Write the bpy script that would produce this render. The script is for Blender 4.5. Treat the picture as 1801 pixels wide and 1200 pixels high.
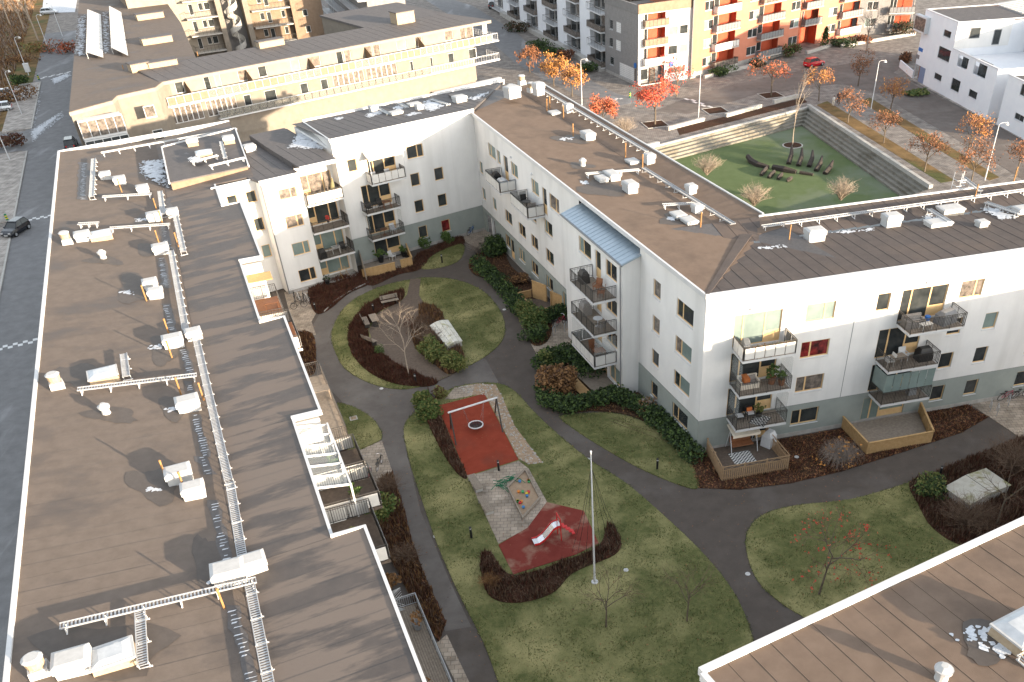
import bpy, bmesh, math, random
from mathutils import Vector, Matrix
R_ = math.radians
random.seed(7)
scene = bpy.context.scene
col = scene.collection
for o in list(bpy.data.objects): bpy.data.objects.remove(o)

# ---------------------------------------------------------------- camera, sky, sun, exposure
CX, CY, FOC, PITCH, ROLL, CAMH = 1012.3, 955.0, 1539.5, R_(40.5), R_(2.70), 39.0
_c, _s = math.cos(PITCH), math.sin(PITCH)
_f = Vector((0, _c, -_s)); _r0 = Vector((1, 0, 0)); _d0 = Vector((0, -_s, -_c))
_R = _r0*math.cos(ROLL) + _d0*math.sin(ROLL); _D = -_r0*math.sin(ROLL) + _d0*math.cos(ROLL)
cam_data = bpy.data.cameras.new("camera"); cam = bpy.data.objects.new("camera", cam_data); col.objects.link(cam)
cam_data.sensor_width = 36; cam_data.sensor_fit = 'HORIZONTAL'; cam_data.lens = FOC/1801*36
cam_data.shift_x = (900.5-CX)/1801; cam_data.shift_y = (CY-600)/1801
cam_data.clip_start = .5; cam_data.clip_end = 3000
M = Matrix((( _R.x, -_D.x, -_f.x), (_R.y, -_D.y, -_f.y), (_R.z, -_D.z, -_f.z)))
cam.matrix_world = Matrix.Translation((0, 0, CAMH)) @ M.to_4x4()
scene.camera = cam

SUN_AZ, SUN_EL = R_(127.0), R_(8.3)          # azimuth clockwise from +Y, towards the sun
w = bpy.data.worlds.new("World"); scene.world = w; w.use_nodes = True
nt = w.node_tree; sky = nt.nodes.new('ShaderNodeTexSky'); sky.sky_type = 'NISHITA'; sky.sun_disc = False
sky.sun_elevation = SUN_EL; sky.sun_rotation = SUN_AZ; sky.air_density = 1.0; sky.dust_density = 1.5; sky.ozone_density = 1.0
bg = nt.nodes['Background']; bg.inputs[1].default_value = 0.15
hs_ = nt.nodes.new('ShaderNodeHueSaturation'); hs_.inputs['Saturation'].default_value = .42
nt.links.new(sky.outputs[0], hs_.inputs['Color'])
sky_fill = nt.nodes.new('ShaderNodeMix'); sky_fill.data_type = 'RGBA'; sky_fill.blend_type = 'ADD'; sky_fill.inputs[0].default_value = 1.0; sky_fill.inputs[7].default_value = (.72, .75, .80, 1)   # even fill added to the sky to brighten the shaded ground
nt.links.new(hs_.outputs[0], sky_fill.inputs[6]); nt.links.new(sky_fill.outputs[2], bg.inputs[0])
sd = bpy.data.lights.new("sun", 'SUN'); sd.energy = 5.0; sd.angle = R_(0.6); sd.color = (1, .80, .58)
so = bpy.data.objects.new("sun", sd); col.objects.link(so)
sv = Vector((math.sin(SUN_AZ)*math.cos(SUN_EL), math.cos(SUN_AZ)*math.cos(SUN_EL), math.sin(SUN_EL)))
so.rotation_euler = sv.to_track_quat('Z', 'Y').to_euler(); so.location = (60, -60, 60)
scene.view_settings.view_transform = 'Standard'; scene.view_settings.look = 'None'
scene.view_settings.exposure = 1.72; scene.view_settings.gamma = 1

# ---------------------------------------------------------------- measuring helpers: photo pixel -> point at a known height
def ray(x, y): return _R*((x-CX)/FOC) + _D*((y-CY)/FOC) + _f
def G(x, y, z=0.0):
    d = ray(x, y); t = (z-CAMH)/d.z
    return Vector((0, 0, CAMH)) + d*t
def Zm(ox, oy, s): return lambda x, y: (ox+x/s, oy+y/s)

# ---------------------------------------------------------------- materials
def mat(name, c1, c2=None, rough=.8, scale=4.0, detail=6, bump=0.0, bscale=None, spec=.3, c3=None, s3=.3, t3=(.5, .62), metal=0, r3=None, dist=0.0, wave=None):
    m = bpy.data.materials.new(name); m.use_nodes = True
    n = m.node_tree.nodes; l = m.node_tree.links; b = n['Principled BSDF']
    b.inputs['Roughness'].default_value = rough; b.inputs['Specular IOR Level'].default_value = spec; b.inputs['Metallic'].default_value = metal
    if c2 is None:
        b.inputs['Base Color'].default_value = (*c1, 1)
        if not bump: return m
    tc = n.new('ShaderNodeTexCoord'); co = tc.outputs['Object']
    if c2 is not None:
        nz = n.new('ShaderNodeTexNoise'); nz.inputs['Scale'].default_value = scale; nz.inputs['Detail'].default_value = detail; nz.inputs['Roughness'].default_value = .65
        nz.inputs['Distortion'].default_value = dist
        l.new(co, nz.inputs['Vector'])
        r = n.new('ShaderNodeValToRGB'); r.color_ramp.elements[0].position = .32; r.color_ramp.elements[1].position = .68
        r.color_ramp.elements[0].color = (*c1, 1); r.color_ramp.elements[1].color = (*c2, 1)
        l.new(nz.outputs['Fac'], r.inputs['Fac']); out = r.outputs['Color']
        if c3 is not None:
            nz3 = n.new('ShaderNodeTexNoise'); nz3.inputs['Scale'].default_value = s3; nz3.inputs['Detail'].default_value = 7; nz3.inputs['Roughness'].default_value = .6
            mp = n.new('ShaderNodeMapping'); l.new(co, mp.inputs['Vector']); l.new(mp.outputs[0], nz3.inputs['Vector'])
            if wave: mp.inputs['Scale'].default_value = wave
            r3n = n.new('ShaderNodeValToRGB'); r3n.color_ramp.elements[0].position = t3[0]; r3n.color_ramp.elements[1].position = t3[1]
            l.new(nz3.outputs['Fac'], r3n.inputs['Fac'])
            mx = n.new('ShaderNodeMix'); mx.data_type = 'RGBA'; l.new(r3n.outputs['Color'], mx.inputs[0]); l.new(out, mx.inputs[6]); mx.inputs[7].default_value = (*c3, 1)
            out = mx.outputs[2]
            if r3 is not None:
                mr = n.new('ShaderNodeMapRange'); l.new(r3n.outputs['Color'], mr.inputs[0]); mr.inputs[3].default_value = rough; mr.inputs[4].default_value = r3
                l.new(mr.outputs[0], b.inputs['Roughness'])
        l.new(out, b.inputs['Base Color'])
    if bump:
        nb = n.new('ShaderNodeTexNoise'); nb.inputs['Scale'].default_value = bscale or scale*4; nb.inputs['Detail'].default_value = 5; l.new(co, nb.inputs['Vector'])
        bp = n.new('ShaderNodeBump'); bp.inputs['Strength'].default_value = bump; bp.inputs['Distance'].default_value = .05
        l.new(nb.outputs['Fac'], bp.inputs['Height']); l.new(bp.outputs[0], b.inputs['Normal'])
    return m
def tiles(name, c1, c2, mortar, sx, sy, rough=.85, ms=.02, off=.5, bump=.3, noise=.35):
    m = bpy.data.materials.new(name); m.use_nodes = True
    n = m.node_tree.nodes; l = m.node_tree.links; b = n['Principled BSDF']; b.inputs['Roughness'].default_value = rough; b.inputs['Specular IOR Level'].default_value = .25
    tc = n.new('ShaderNodeTexCoord'); br = n.new('ShaderNodeTexBrick'); l.new(tc.outputs['Object'], br.inputs['Vector'])
    br.offset = off; br.inputs['Color1'].default_value = (*c1, 1); br.inputs['Color2'].default_value = (*c2, 1); br.inputs['Mortar'].default_value = (*mortar, 1)
    br.inputs['Scale'].default_value = 1; br.inputs['Mortar Size'].default_value = ms; br.inputs['Brick Width'].default_value = sx; br.inputs['Row Height'].default_value = sy
    nz = n.new('ShaderNodeTexNoise'); nz.inputs['Scale'].default_value = .8; nz.inputs['Detail'].default_value = 8; l.new(tc.outputs['Object'], nz.inputs['Vector'])
    mr = n.new('ShaderNodeMapRange'); l.new(nz.outputs['Fac'], mr.inputs[0]); mr.inputs[1].default_value = .3; mr.inputs[2].default_value = .7; mr.inputs[3].default_value = 1-noise; mr.inputs[4].default_value = 1+noise
    mx = n.new('ShaderNodeMix'); mx.data_type = 'RGBA'; mx.blend_type = 'MULTIPLY'; mx.inputs[0].default_value = 1; l.new(br.outputs['Color'], mx.inputs[6]); l.new(mr.outputs[0], mx.inputs[7])
    l.new(mx.outputs[2], b.inputs['Base Color'])
    bp = n.new('ShaderNodeBump'); bp.inputs['Strength'].default_value = bump; bp.inputs['Distance'].default_value = .01; bp.invert = True
    l.new(br.outputs['Fac'], bp.inputs['Height']); l.new(bp.outputs[0], b.inputs['Normal'])
    return m
MT = {}
MT['white'] = mat('white_render', (.655, .65, .64), (.715, .71, .695), .9, .6, 8, .12, 60, .15, c3=(.56, .555, .54), s3=.45, t3=(.45, .75), wave=(1, 1, .12))
MT['greygreen'] = mat('grey_green_render', (.245, .272, .255), (.295, .322, .302), .9, .7, 8, .12, 60, .15)
MT['plinth'] = mat('plinth_concrete', (.30, .285, .265), (.40, .385, .36), .9, 2, 8, .15, 40, .2)
MT['concrete'] = mat('concrete', (.34, .33, .31), (.46, .45, .42), .9, 1.2, 8, .15, 30, .2, c3=(.2, .19, .17), s3=.6, t3=(.55, .75))
MT['pine'] = mat('pine_frame', (.60, .40, .19), (.68, .47, .25), .6, 3, 4, 0, None, .3)
MT['doorwood'] = mat('door_wood', (.62, .41, .18), (.70, .48, .24), .6, 2, 4)
MT['sill'] = mat('sill_metal', (.52, .53, .55), (.60, .61, .62), .45, 3, 3)
MT['flash'] = mat('flashing_white', (.50, .51, .52), (.58, .58, .58), .45, 1.5, 5, 0, None, .4)
MT['darkmetal'] = mat('dark_metal', (.035, .032, .03), (.06, .055, .05), .5, 6, 3)
MT['pipe'] = mat('grey_pipe', (.16, .165, .175), (.2, .205, .21), .45, 4, 3)
MT['galv'] = mat('galvanised_steel', (.34, .355, .375), (.44, .455, .47), .42, 3, 5, 0, None, .5, metal=.35)
MT['zinc'] = mat('zinc_sheet', (.30, .37, .43), (.37, .44, .50), .35, 1.5, 6, .05, 3, .5, metal=.4)
MT['felt'] = mat('roof_felt', (.122, .099, .083), (.150, .122, .103), .88, 1.3, 8, .22, 45, .25, c3=(.088, .073, .064), s3=.28, t3=(.52, .66), wave=(.7, 1.1, 1), r3=.6)
MT['feltwet'] = mat('roof_felt_wet', (.066, .056, .051), (.085, .071, .063), .6, 1.3, 8, .18, 45, .4, c3=(.150, .122, .104), s3=.34, t3=(.47, .54), wave=(.42, 1.9, 1), r3=.88)
MT['feltC'] = mat('roof_felt_brown', (.140, .101, .076), (.172, .126, .096), .9, 1.1, 8, .22, 45, .22, c3=(.105, .078, .061), s3=.3, t3=(.5, .75))
MT['feltD'] = mat('roof_felt_dark', (.072, .058, .052), (.096, .077, .068), .8, 1.2, 8, .22, 45, .28, c3=(.118, .089, .072), s3=.22, t3=(.52, .75))
MT['feltN'] = mat('roof_felt_slate', (.085, .078, .078), (.115, .104, .10), .75, 1.4, 8, .2, 45, .3, c3=(.3, .31, .33), s3=.5, t3=(.66, .80))
MT['feltdampshade'] = mat('damp_shade_felt', (.072, .060, .052), (.092, .077, .067), .65, 2, 6, .18, 45, .35)  # wet felt tone that also paints in the vents' shadow
MT['feltdark'] = mat('felt_shade_strip', (.07, .065, .065), (.10, .092, .09), .6, 4, 6, .2, 30, .35)  # dark roof base, also the painted shadow strips by the walkways
MT['snow'] = mat('snow', (.40, .43, .47), (.66, .68, .71), .8, 3, 8, .4, 14, .3)
MT['capwhite'] = mat('vent_white', (.40, .40, .395), (.48, .48, .475), .6, 3, 6, 0, None, .3)
MT['ventbrick'] = mat('vent_beige', (.30, .23, .155), (.38, .30, .21), .8, 6, 6)
MT['rust'] = mat('orange_pole', (.26, .135, .05), (.33, .18, .075), .7, 8, 4)
MT['skyl'] = mat('skylight_dome', (.36, .385, .41), (.50, .52, .54), .2, 1.5, 5, 0, None, .5)
MT['asphalt'] = mat('asphalt', (.145, .145, .148), (.20, .20, .204), .9, .8, 9, .25, 90, .25, c3=(.36, .365, .375), s3=.16, t3=(.56, .78), wave=(1.6, .25, 1))
MT['path'] = mat('path_asphalt', (.068, .057, .050), (.090, .076, .066), .9, .9, 9, .25, 90, .25, c3=(.125, .114, .106), s3=.16, t3=(.50, .72))
MT['paving'] = tiles('paving_slabs', (.26, .215, .17), (.33, .28, .23), (.17, .14, .11), .5, .35)
MT['asphaltw'] = mat('brown_asphalt', (.115, .098, .088), (.155, .135, .122), .9, .8, 9, .25, 90, .25, c3=(.20, .18, .165), s3=.14, t3=(.5, .75))
MT['paving2'] = tiles('plaza_setts', (.185, .165, .147), (.25, .225, .205), (.11, .10, .09), .6, .3, ms=.03)
MT['sidewalk'] = tiles('sidewalk_slabs', (.30, .275, .25), (.36, .33, .30), (.18, .16, .15), .7, .7, off=.0)
MT['lawn'] = mat('lawn_soil_grass', (.078, .092, .034), (.150, .152, .062), .95, 2.2, 10, .7, 40, .1, c3=(.29, .265, .125), s3=.19, t3=(.46, .66))
MT['mulch'] = mat('mulch_bark', (.032, .019, .013), (.085, .043, .028), .95, 9, 8, .9, 30, .1, c3=(.05, .032, .02), s3=.5)
MT['rubber'] = mat('red_rubber', (.20, .036, .020), (.25, .050, .028), .95, 1.2, 9, .3, 120, .1, c3=(.155, .045, .03), s3=.35, t3=(.5, .75))
MT['rubber2'] = mat('worn_red_rubber', (.150, .030, .024), (.185, .042, .032), .95, 1.2, 9, .3, 120, .1, c3=(.26, .155, .115), s3=.45, t3=(.53, .66))
MT['sand'] = mat('sand', (.26, .19, .13), (.36, .27, .19), .95, 3, 8, .5, 40, .1)
MT['stone'] = mat('river_stone', (.30, .26, .22), (.50, .46, .41), .8, 3, 6)
MT['timber'] = mat('new_timber', (.40, .25, .11), (.50, .33, .16), .75, 4, 5, .1, 30)
MT['timberg'] = mat('weathered_timber', (.20, .165, .13), (.29, .245, .20), .85, 5, 6, .2, 30)
MT['timbert'] = mat('tan_timber', (.27, .18, .105), (.36, .25, .15), .8, 5, 6, .15, 30)
MT['stepstone'] = mat('step_stone', (.16, .152, .13), (.235, .222, .19), .9, 1.5, 8, .2, 30, .2, c3=(.13, .12, .095), s3=.5, t3=(.5, .7))
MT['timberd'] = mat('dark_timber', (.085, .065, .05), (.13, .10, .08), .85, 5, 6, .2, 30)
MT['cream'] = mat('cream_brick', (.185, .162, .135), (.235, .207, .172), .9, 1.2, 8, .2, 50, .15)
MT['creamw'] = mat('cream_render', (.225, .203, .172), (.27, .245, .21), .9, .8, 8, .1, 50, .15)
MT['brown'] = mat('brown_panel', (.19, .135, .092), (.24, .175, .125), .8, 1.5, 6)
MT['orange'] = mat('orange_render', (.44, .175, .115), (.50, .21, .14), .9, .8, 8, .1, 50, .15)
MT['yellow'] = mat('yellow_render', (.72, .50, .22), (.77, .56, .28), .9, .8, 8, .1, 50, .15)
MT['pathlight'] = mat('pale_path_asphalt', (.098, .087, .080), (.125, .112, .103), .9, .9, 9, .25, 90, .25, c3=(.165, .152, .142), s3=.2, t3=(.52, .75))
MT['redwall'] = mat('red_panel', (.38, .06, .025), (.43, .08, .035), .7, 1, 4)
MT['greyslat'] = mat('grey_board', (.20, .195, .19), (.26, .25, .245), .8, 1.5, 8)
MT['townwhite'] = mat('town_white', (.68, .70, .74), (.74, .76, .79), .9, .6, 8, .1, 50, .15)
MT['tin'] = mat('tin_roof', (.38, .37, .36), (.48, .47, .45), .4, 1, 6, metal=.3)
MT['glass'] = mat('glass_dark', (.018, .022, .024), (.05, .055, .055), .06, .7, 3, 0, None, .6)
MT['glasst'] = mat('glass_blind', (.14, .185, .175), (.21, .265, .25), .12, .5, 3, 0, None, .5)
MT['glassc'] = mat('glass_curtain', (.06, .055, .05), (.24, .20, .17), .1, 2.5, 4, 0, None, .5)
MT['glassr'] = mat('glass_red_curtain', (.03, .01, .01), (.25, .03, .03), .1, 1.5, 3, 0, None, .5)
def glassy(name, c, a):
    m = bpy.data.materials.new(name); m.use_nodes = True; b = m.node_tree.nodes['Principled BSDF']
    b.inputs['Base Color'].default_value = (*c, 1); b.inputs['Roughness'].default_value = .05; b.inputs['Alpha'].default_value = a
    return m
MT['glassclear'] = glassy('clear_glass', (.55, .6, .6), .14)
MT['glassbal'] = glassy('balcony_glass', (.25, .24, .21), .6)
MT['whitepanel'] = mat('white_panel', (.52, .51, .485), (.60, .59, .565), .6, 1, 4)
MT['bark'] = mat('bark', (.085, .068, .05), (.15, .12, .09), .9, 8, 6, .3, 40)
MT['barkp'] = mat('pale_bark', (.26, .21, .16), (.36, .30, .24), .9, 8, 6)
MT['twig'] = mat('twig_brown', (.10, .066, .045), (.17, .115, .08), .9, 4, 3)
MT['twigg'] = mat('twig_grey', (.20, .165, .14), (.30, .255, .22), .9, 4, 3)
def leafm(n, a, b): return mat(n, a, b, .7, 3, 3, 0, None, .25)
MT['hedge'] = leafm('leaf_dark_green', (.010, .022, .008), (.032, .056, .018))
MT['bush'] = leafm('leaf_green', (.035, .068, .016), (.085, .125, .032))
MT['bushy'] = leafm('leaf_yellow_green', (.10, .115, .03), (.17, .17, .055))
MT['dry'] = leafm('leaf_dry_brown', (.15, .075, .03), (.27, .15, .065))
MT['maroon'] = leafm('leaf_maroon', (.045, .016, .012), (.105, .038, .024))
MT['brownleaf'] = leafm('leaf_brown', (.055, .030, .017), (.12, .065, .036))
MT['leafred'] = leafm('leaf_red_orange', (.38, .075, .038), (.48, .14, .065))
MT['leafora'] = leafm('leaf_orange', (.38, .165, .045), (.50, .25, .065))
MT['leafrust'] = leafm('leaf_rust', (.19, .078, .036), (.29, .125, .058))
MT['berry'] = leafm('berry_red', (.42, .035, .025), (.52, .06, .04))
MT['drygrass'] = mat('dry_grass', (.10, .066, .030), (.23, .15, .07), .95, .5, 10, .9, 12, .1, c3=(.085, .09, .035), s3=.12)
MT['turf'] = mat('play_turf', (.085, .118, .050), (.108, .142, .066), .95, .6, 8, .2, 90, .1, c3=(.140, .165, .115), s3=.06, t3=(.48, .60))
MT['black'] = mat('black_plastic', (.012, .012, .013), (.022, .022, .023), .4, 3, 3)
MT['rub'] = mat('tyre_rubber', (.012, .012, .012), None, .9)
MT['chrome'] = mat('bright_metal', (.6, .6, .62), None, .25, metal=.8)
MT['brownwood'] = mat('red_brown_wood', (.19, .075, .035), (.26, .115, .055), .6, 5, 4)
MT['fabricg'] = mat('grey_fabric', (.20, .185, .17), (.29, .27, .25), .95, 12, 4)
MT['cream2'] = mat('cream_fabric', (.62, .55, .45), (.70, .63, .53), .9, 3, 4)
MT['redpaint'] = mat('red_paint', (.50, .02, .02), (.56, .03, .03), .35, 2, 3)
MT['green'] = mat('green_net', (.01, .12, .06), (.03, .20, .10), .8, 20, 3)
MT['white'].diffuse_color = (1, 1, 1, 1)

# ---------------------------------------------------------------- mesh builder
class MB:
    def __init__(s): s.v = []; s.f = []; s.m = []
    def poly(s, pts, m=0):
        i = len(s.v); s.v += [tuple(p) for p in pts]; s.f.append(tuple(range(i, i+len(pts)))); s.m.append(m); return s
    def box(s, x0, x1, y0, y1, z0, z1, m=0):
        i = len(s.v)
        s.v += [(x0,y0,z0),(x1,y0,z0),(x1,y1,z0),(x0,y1,z0),(x0,y0,z1),(x1,y0,z1),(x1,y1,z1),(x0,y1,z1)]
        for f in ((0,3,2,1),(4,5,6,7),(0,1,5,4),(1,2,6,5),(2,3,7,6),(3,0,4,7)): s.f.append(tuple(i+k for k in f)); s.m.append(m)
        return s
    def hexa(s, b, t, m=0):
        n = len(b); i = len(s.v); s.v += [tuple(p) for p in b]+[tuple(p) for p in t]
        s.f.append(tuple(i+k for k in reversed(range(n)))); s.f.append(tuple(i+n+k for k in range(n))); s.m += [m, m]
        for k in range(n): s.f.append((i+k, i+(k+1) % n, i+n+(k+1) % n, i+n+k)); s.m.append(m)
        return s
    def prism(s, pts, z0, z1, m=0): return s.hexa([(p[0],p[1],z0) for p in pts], [(p[0],p[1],z1) for p in pts], m)
    def frus(s, cx, cy, z0, z1, a0, b0, a1, b1, m=0):
        return s.hexa([(cx-a0,cy-b0,z0),(cx+a0,cy-b0,z0),(cx+a0,cy+b0,z0),(cx-a0,cy+b0,z0)], [(cx-a1,cy-b1,z1),(cx+a1,cy-b1,z1),(cx+a1,cy+b1,z1),(cx-a1,cy+b1,z1)], m)
    def tube(s, pts, r, n=6, m=0, cap=True):
        pts = [Vector(p) for p in pts]; k = len(pts)
        rs = r if isinstance(r, (list, tuple)) else [r]*k
        i0 = len(s.v); up = None
        for i, p in enumerate(pts):
            d = (pts[min(i+1, k-1)]-pts[max(i-1, 0)])
            if d.length < 1e-9: d = Vector((0, 0, 1))
            d.normalize()
            if up is None: up = Vector((0, 0, 1)) if abs(d.z) < .9 else Vector((1, 0, 0))
            a = d.cross(up)
            if a.length < 1e-4: a = d.cross(Vector((0, 1, 0)))
            a.normalize(); b = d.cross(a).normalized(); up = -b if False else up
            for j in range(n):
                t = 2*math.pi*(j+.5)/n; q = p + (a*math.cos(t)+b*math.sin(t))*rs[i]; s.v.append((q.x, q.y, q.z))
        for i in range(k-1):
            for j in range(n):
                a = i0+i*n+j; b = i0+i*n+(j+1) % n; s.f.append((a, b, b+n, a+n)); s.m.append(m)
        if cap:
            s.f.append(tuple(i0+j for j in reversed(range(n)))); s.f.append(tuple(i0+(k-1)*n+j for j in range(n))); s.m += [m, m]
        return s
    def cyl(s, x, y, z0, z1, r0, r1=None, n=12, m=0): return s.tube([(x, y, z0), (x, y, z1)], [r0, r1 if r1 is not None else r0], n, m)
    def build(s, name, mats, parent=None, loc=(0,0,0), rz=0.0, smooth=False, label=None, cat=None, group=None, kind=None):
        me = bpy.data.meshes.new(name); me.from_pydata(s.v, [], s.f); me.update()
        if not isinstance(mats, (list, tuple)): mats = [mats]
        for m in mats: me.materials.append(MT[m] if isinstance(m, str) else m)
        if len(mats) > 1: me.polygons.foreach_set('material_index', s.m)
        if smooth: me.polygons.foreach_set('use_smooth', [True]*len(me.polygons))
        return mkobj(name, me, parent, loc, rz, label, cat, group, kind)
def mkobj(name, me, parent=None, loc=(0,0,0), rz=0.0, label=None, cat=None, group=None, kind=None):
    o = bpy.data.objects.new(name, me); col.objects.link(o); o.location = loc; o.rotation_euler = (0, 0, rz)
    if parent is not None: o.parent = parent
    tag(o, label, cat, group, kind); return o
def tag(o, label=None, cat=None, group=None, kind=None):
    if label: o['label'] = label
    if cat: o['category'] = cat
    if group: o['group'] = group
    if kind: o['kind'] = kind
def thing(name, loc, rz, label, cat, group=None): return mkobj(name, None, None, loc, rz, label, cat, group)
_tree = {}
def copy_thing(o, loc, rz, label, group=None):
    def rec(a, par):
        c = a.copy(); col.objects.link(c); c.parent = par
        for ch in a.children: rec(ch, c)
        return c
    c = rec(o, None); c.location = loc; c.rotation_euler = (0, 0, rz); c['label'] = label
    if group: c['group'] = group
    return c

# ---------------------------------------------------------------- directions of the block
def dirv(deg): t = R_(deg); return Vector((math.cos(t), math.sin(t), 0))
AZL, AZD, AZE = 21.3, 12.28, 32.6
dB = dirv(AZL); dA = Vector((-dB.y, dB.x, 0))
class Frame:
    """local axes on the ground: x along, y into the building"""
    def __init__(s, o, ang): s.o = Vector(o); s.ang = R_(ang); s.x = dirv(ang); s.y = Vector((-s.x.y, s.x.x, 0))
    def loc(s, p): d = Vector(p)-s.o; return Vector((d.dot(s.x), d.dot(s.y), p[2]))
    def g(s, px, py, z): return s.loc(G(px, py, z))
    def wall(s, px, py, y=0.0):          # photo pixel -> (x, z) on the vertical plane at local depth y
        d = ray(px, py); b = s.o + s.y*y; t = (b-Vector((0, 0, CAMH))).dot(s.y)/d.dot(s.y)
        q = Vector((0, 0, CAMH)) + d*t; return ((q-s.o).dot(s.x), q.z)
    def root(s, name, label, cat='building', group=None): return thing(name, s.o, s.ang, label, cat, group)
FL = Frame((0, 0, 0), AZL)
FD = Frame((9.65, 55.7, 0), AZD)
FE = Frame((-9.0, 103.65, 0), AZE)
FN = Frame(G(508, 518, 0), AZE)
FC = Frame(dB*29.25 + dA*99.84, AZL-90)

# ---------------------------------------------------------------- building pieces
def wall(parent, x0, x1, z0, z1, y, holes, m, name='wall', rev=.16):
    """vertical wall facing -y with real openings and reveals"""
    hs = [h for h in holes if h[0] < x1 and h[1] > x0 and h[2] < z1 and h[3] > z0]
    xs = sorted({x0, x1} | {v for h in hs for v in (max(h[0], x0), min(h[1], x1))}); zs = sorted({z0, z1} | {v for h in hs for v in (max(h[2], z0), min(h[3], z1))})
    b = MB()
    for i in range(len(xs)-1):
        run = None
        for j in range(len(zs)-1):
            cx, cz = (xs[i]+xs[i+1])/2, (zs[j]+zs[j+1])/2
            inside = any(h[0] < cx < h[1] and h[2] < cz < h[3] for h in hs)
            if not inside: b.poly([(xs[i],y,zs[j]),(xs[i+1],y,zs[j]),(xs[i+1],y,zs[j+1]),(xs[i],y,zs[j+1])])
    for h in hs:
        a, c, d, e = max(h[0], x0), min(h[1], x1), max(h[2], z0), min(h[3], z1); r = y+rev
        b.poly([(a,y,d),(a,y,e),(a,r,e),(a,r,d)]); b.poly([(c,y,d),(c,r,d),(c,r,e),(c,y,e)])
        if h[3] <= z1: b.poly([(a,y,e),(c,y,e),(c,r,e),(a,r,e)])
        if h[2] >= z0: b.poly([(a,y,d),(a,r,d),(c,r,d),(c,y,d)])
    return b.build(name, m, parent)
PANES = ['glass', 'glass', 'glasst', 'glass', 'glassc', 'glass', 'glasst']
def window(parent, x0, x1, z0, z1, y=0.0, split=None, pane=None, frame='pine', sill=True, fw=.075, rec=.09, name='window', door=None):
    """recessed timber window: frame (part) with panes and sill (sub-parts)"""
    yy = y+rec; b = MB(); cuts = [x0]+[x0+(x1-x0)*t for t in (split or [])]+[x1]
    b.box(x0, x1, yy, yy+.06, z0, z0+fw); b.box(x0, x1, yy, yy+.06, z1-fw, z1)
    for i, c in enumerate(cuts):
        a0, a1 = (c, c+fw) if i == 0 else ((c-fw, c) if i == len(cuts)-1 else (c-fw*.75, c+fw*.75))
        b.box(a0, a1, yy+.001, yy+.059, z0+fw, z1-fw)
    if door is not None:                     # index of the bay that has a timber lower panel
        b.box(cuts[door]+fw, cuts[door+1]-fw, yy+.015, yy+.05, z0+fw, z0+(z1-z0)*.36)
    o = b.build(name, frame, parent)
    for i in range(len(cuts)-1):
        p = pane or random.choice(PANES); lo = z0+fw
        if door == i: lo = z0+(z1-z0)*.36
        MB().box(cuts[i]+fw*.7, cuts[i+1]-fw*.7, yy+.025, yy+.04, lo, z1-fw).build('pane', p, o)
    if sill: MB().hexa([(x0-.04,y-.07,z0-.07),(x1+.04,y-.07,z0-.07),(x1+.04,yy+.05,z0-.045),(x0-.04,yy+.05,z0-.045)], [(x0-.04,y-.07,z0-.045),(x1+.04,y-.07,z0-.045),(x1+.04,yy+.05,z0-.002),(x0-.04,yy+.05,z0-.002)]).build('sill', 'sill', o)
    return o
def railing(b, pts, z, h=1.05, gap=.13, bar=.015, m=0, post=.03):
    """metal railing along a polyline (local)"""
    for (ax, ay), (bx, by) in zip(pts[:-1], pts[1:]):
        L = math.hypot(bx-ax, by-ay); n = max(2, int(L/gap))
        for zz, r in ((z+h, .028), (z+.09, .02), (z+h-.13, .014)): b.tube([(ax,ay,zz),(bx,by,zz)], r, 4, m)
        for i in range(n+1):
            t = i/n; x, y = ax+(bx-ax)*t, ay+(by-ay)*t; big = i in (0, n) or i % 8 == 0
            b.tube([(x,y,z-.12 if big else z+.09),(x,y,z+h)], post if big else bar, 4, m, cap=False)
def balcony(parent, x0, x1, y0, z, dep, infill=None, glass=None, roof=None, slabm='flash', h=1.05, floor='timberg'):
    """slab (part) with railing, infill panels, glass screens (sub-parts); front at y0-dep"""
    yf = y0-dep
    o = MB().box(x0, x1, yf, y0-.002, z-.20, z-.02).build('balcony', slabm, parent)
    MB().box(x0+.05, x1-.05, yf+.05, y0-.01, z-.02, z).build('floor', floor, o)
    b = MB(); railing(b, [(x0+.03, y0-.02), (x0+.03, yf+.03), (x1-.03, yf+.03), (x1-.03, y0-.02)], z, h); b.build('railing', 'darkmetal', o)
    if infill:
        n = 5; wd = (x1-x0-.2)/n
        for i in range(n): MB().box(x0+.1+i*wd+.03, x0+.1+(i+1)*wd-.03, yf-.012, yf+.004, z+.08, z+h-.12).build('infill_panel', infill, o)
        for i in range(2):
            a = yf+.1+i*(dep-.2)/2
            for xx in (x0-.012, x1-.004): MB().box(xx, xx+.016, a+.03, a+(dep-.2)/2-.03, z+.08, z+h-.12).build('infill_panel', infill, o)
    if glass:
        for xx in (x0+.07, x1-.09):
            if glass in ('both', 'left' if xx < (x0+x1)/2 else 'right'): MB().box(xx, xx+.02, yf+.08, y0-.02, z+.02, z+2.45).build('glass_screen', 'glassclear', o)
    if glass == 'front' or glass == 'full':
        n = 6; wd = (x1-x0)/n
        for i in range(n): MB().box(x0+i*wd+.02, x0+(i+1)*wd-.02, yf+.07, yf+.09, z+h-.05, z+2.5).build('glass_panel', 'glasst', o)
        MB().box(x0+.05, x0+.07, yf+.1, y0-.02, z+h-.05, z+2.5).build('glass_panel', 'glasst', o)
    return o
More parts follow.
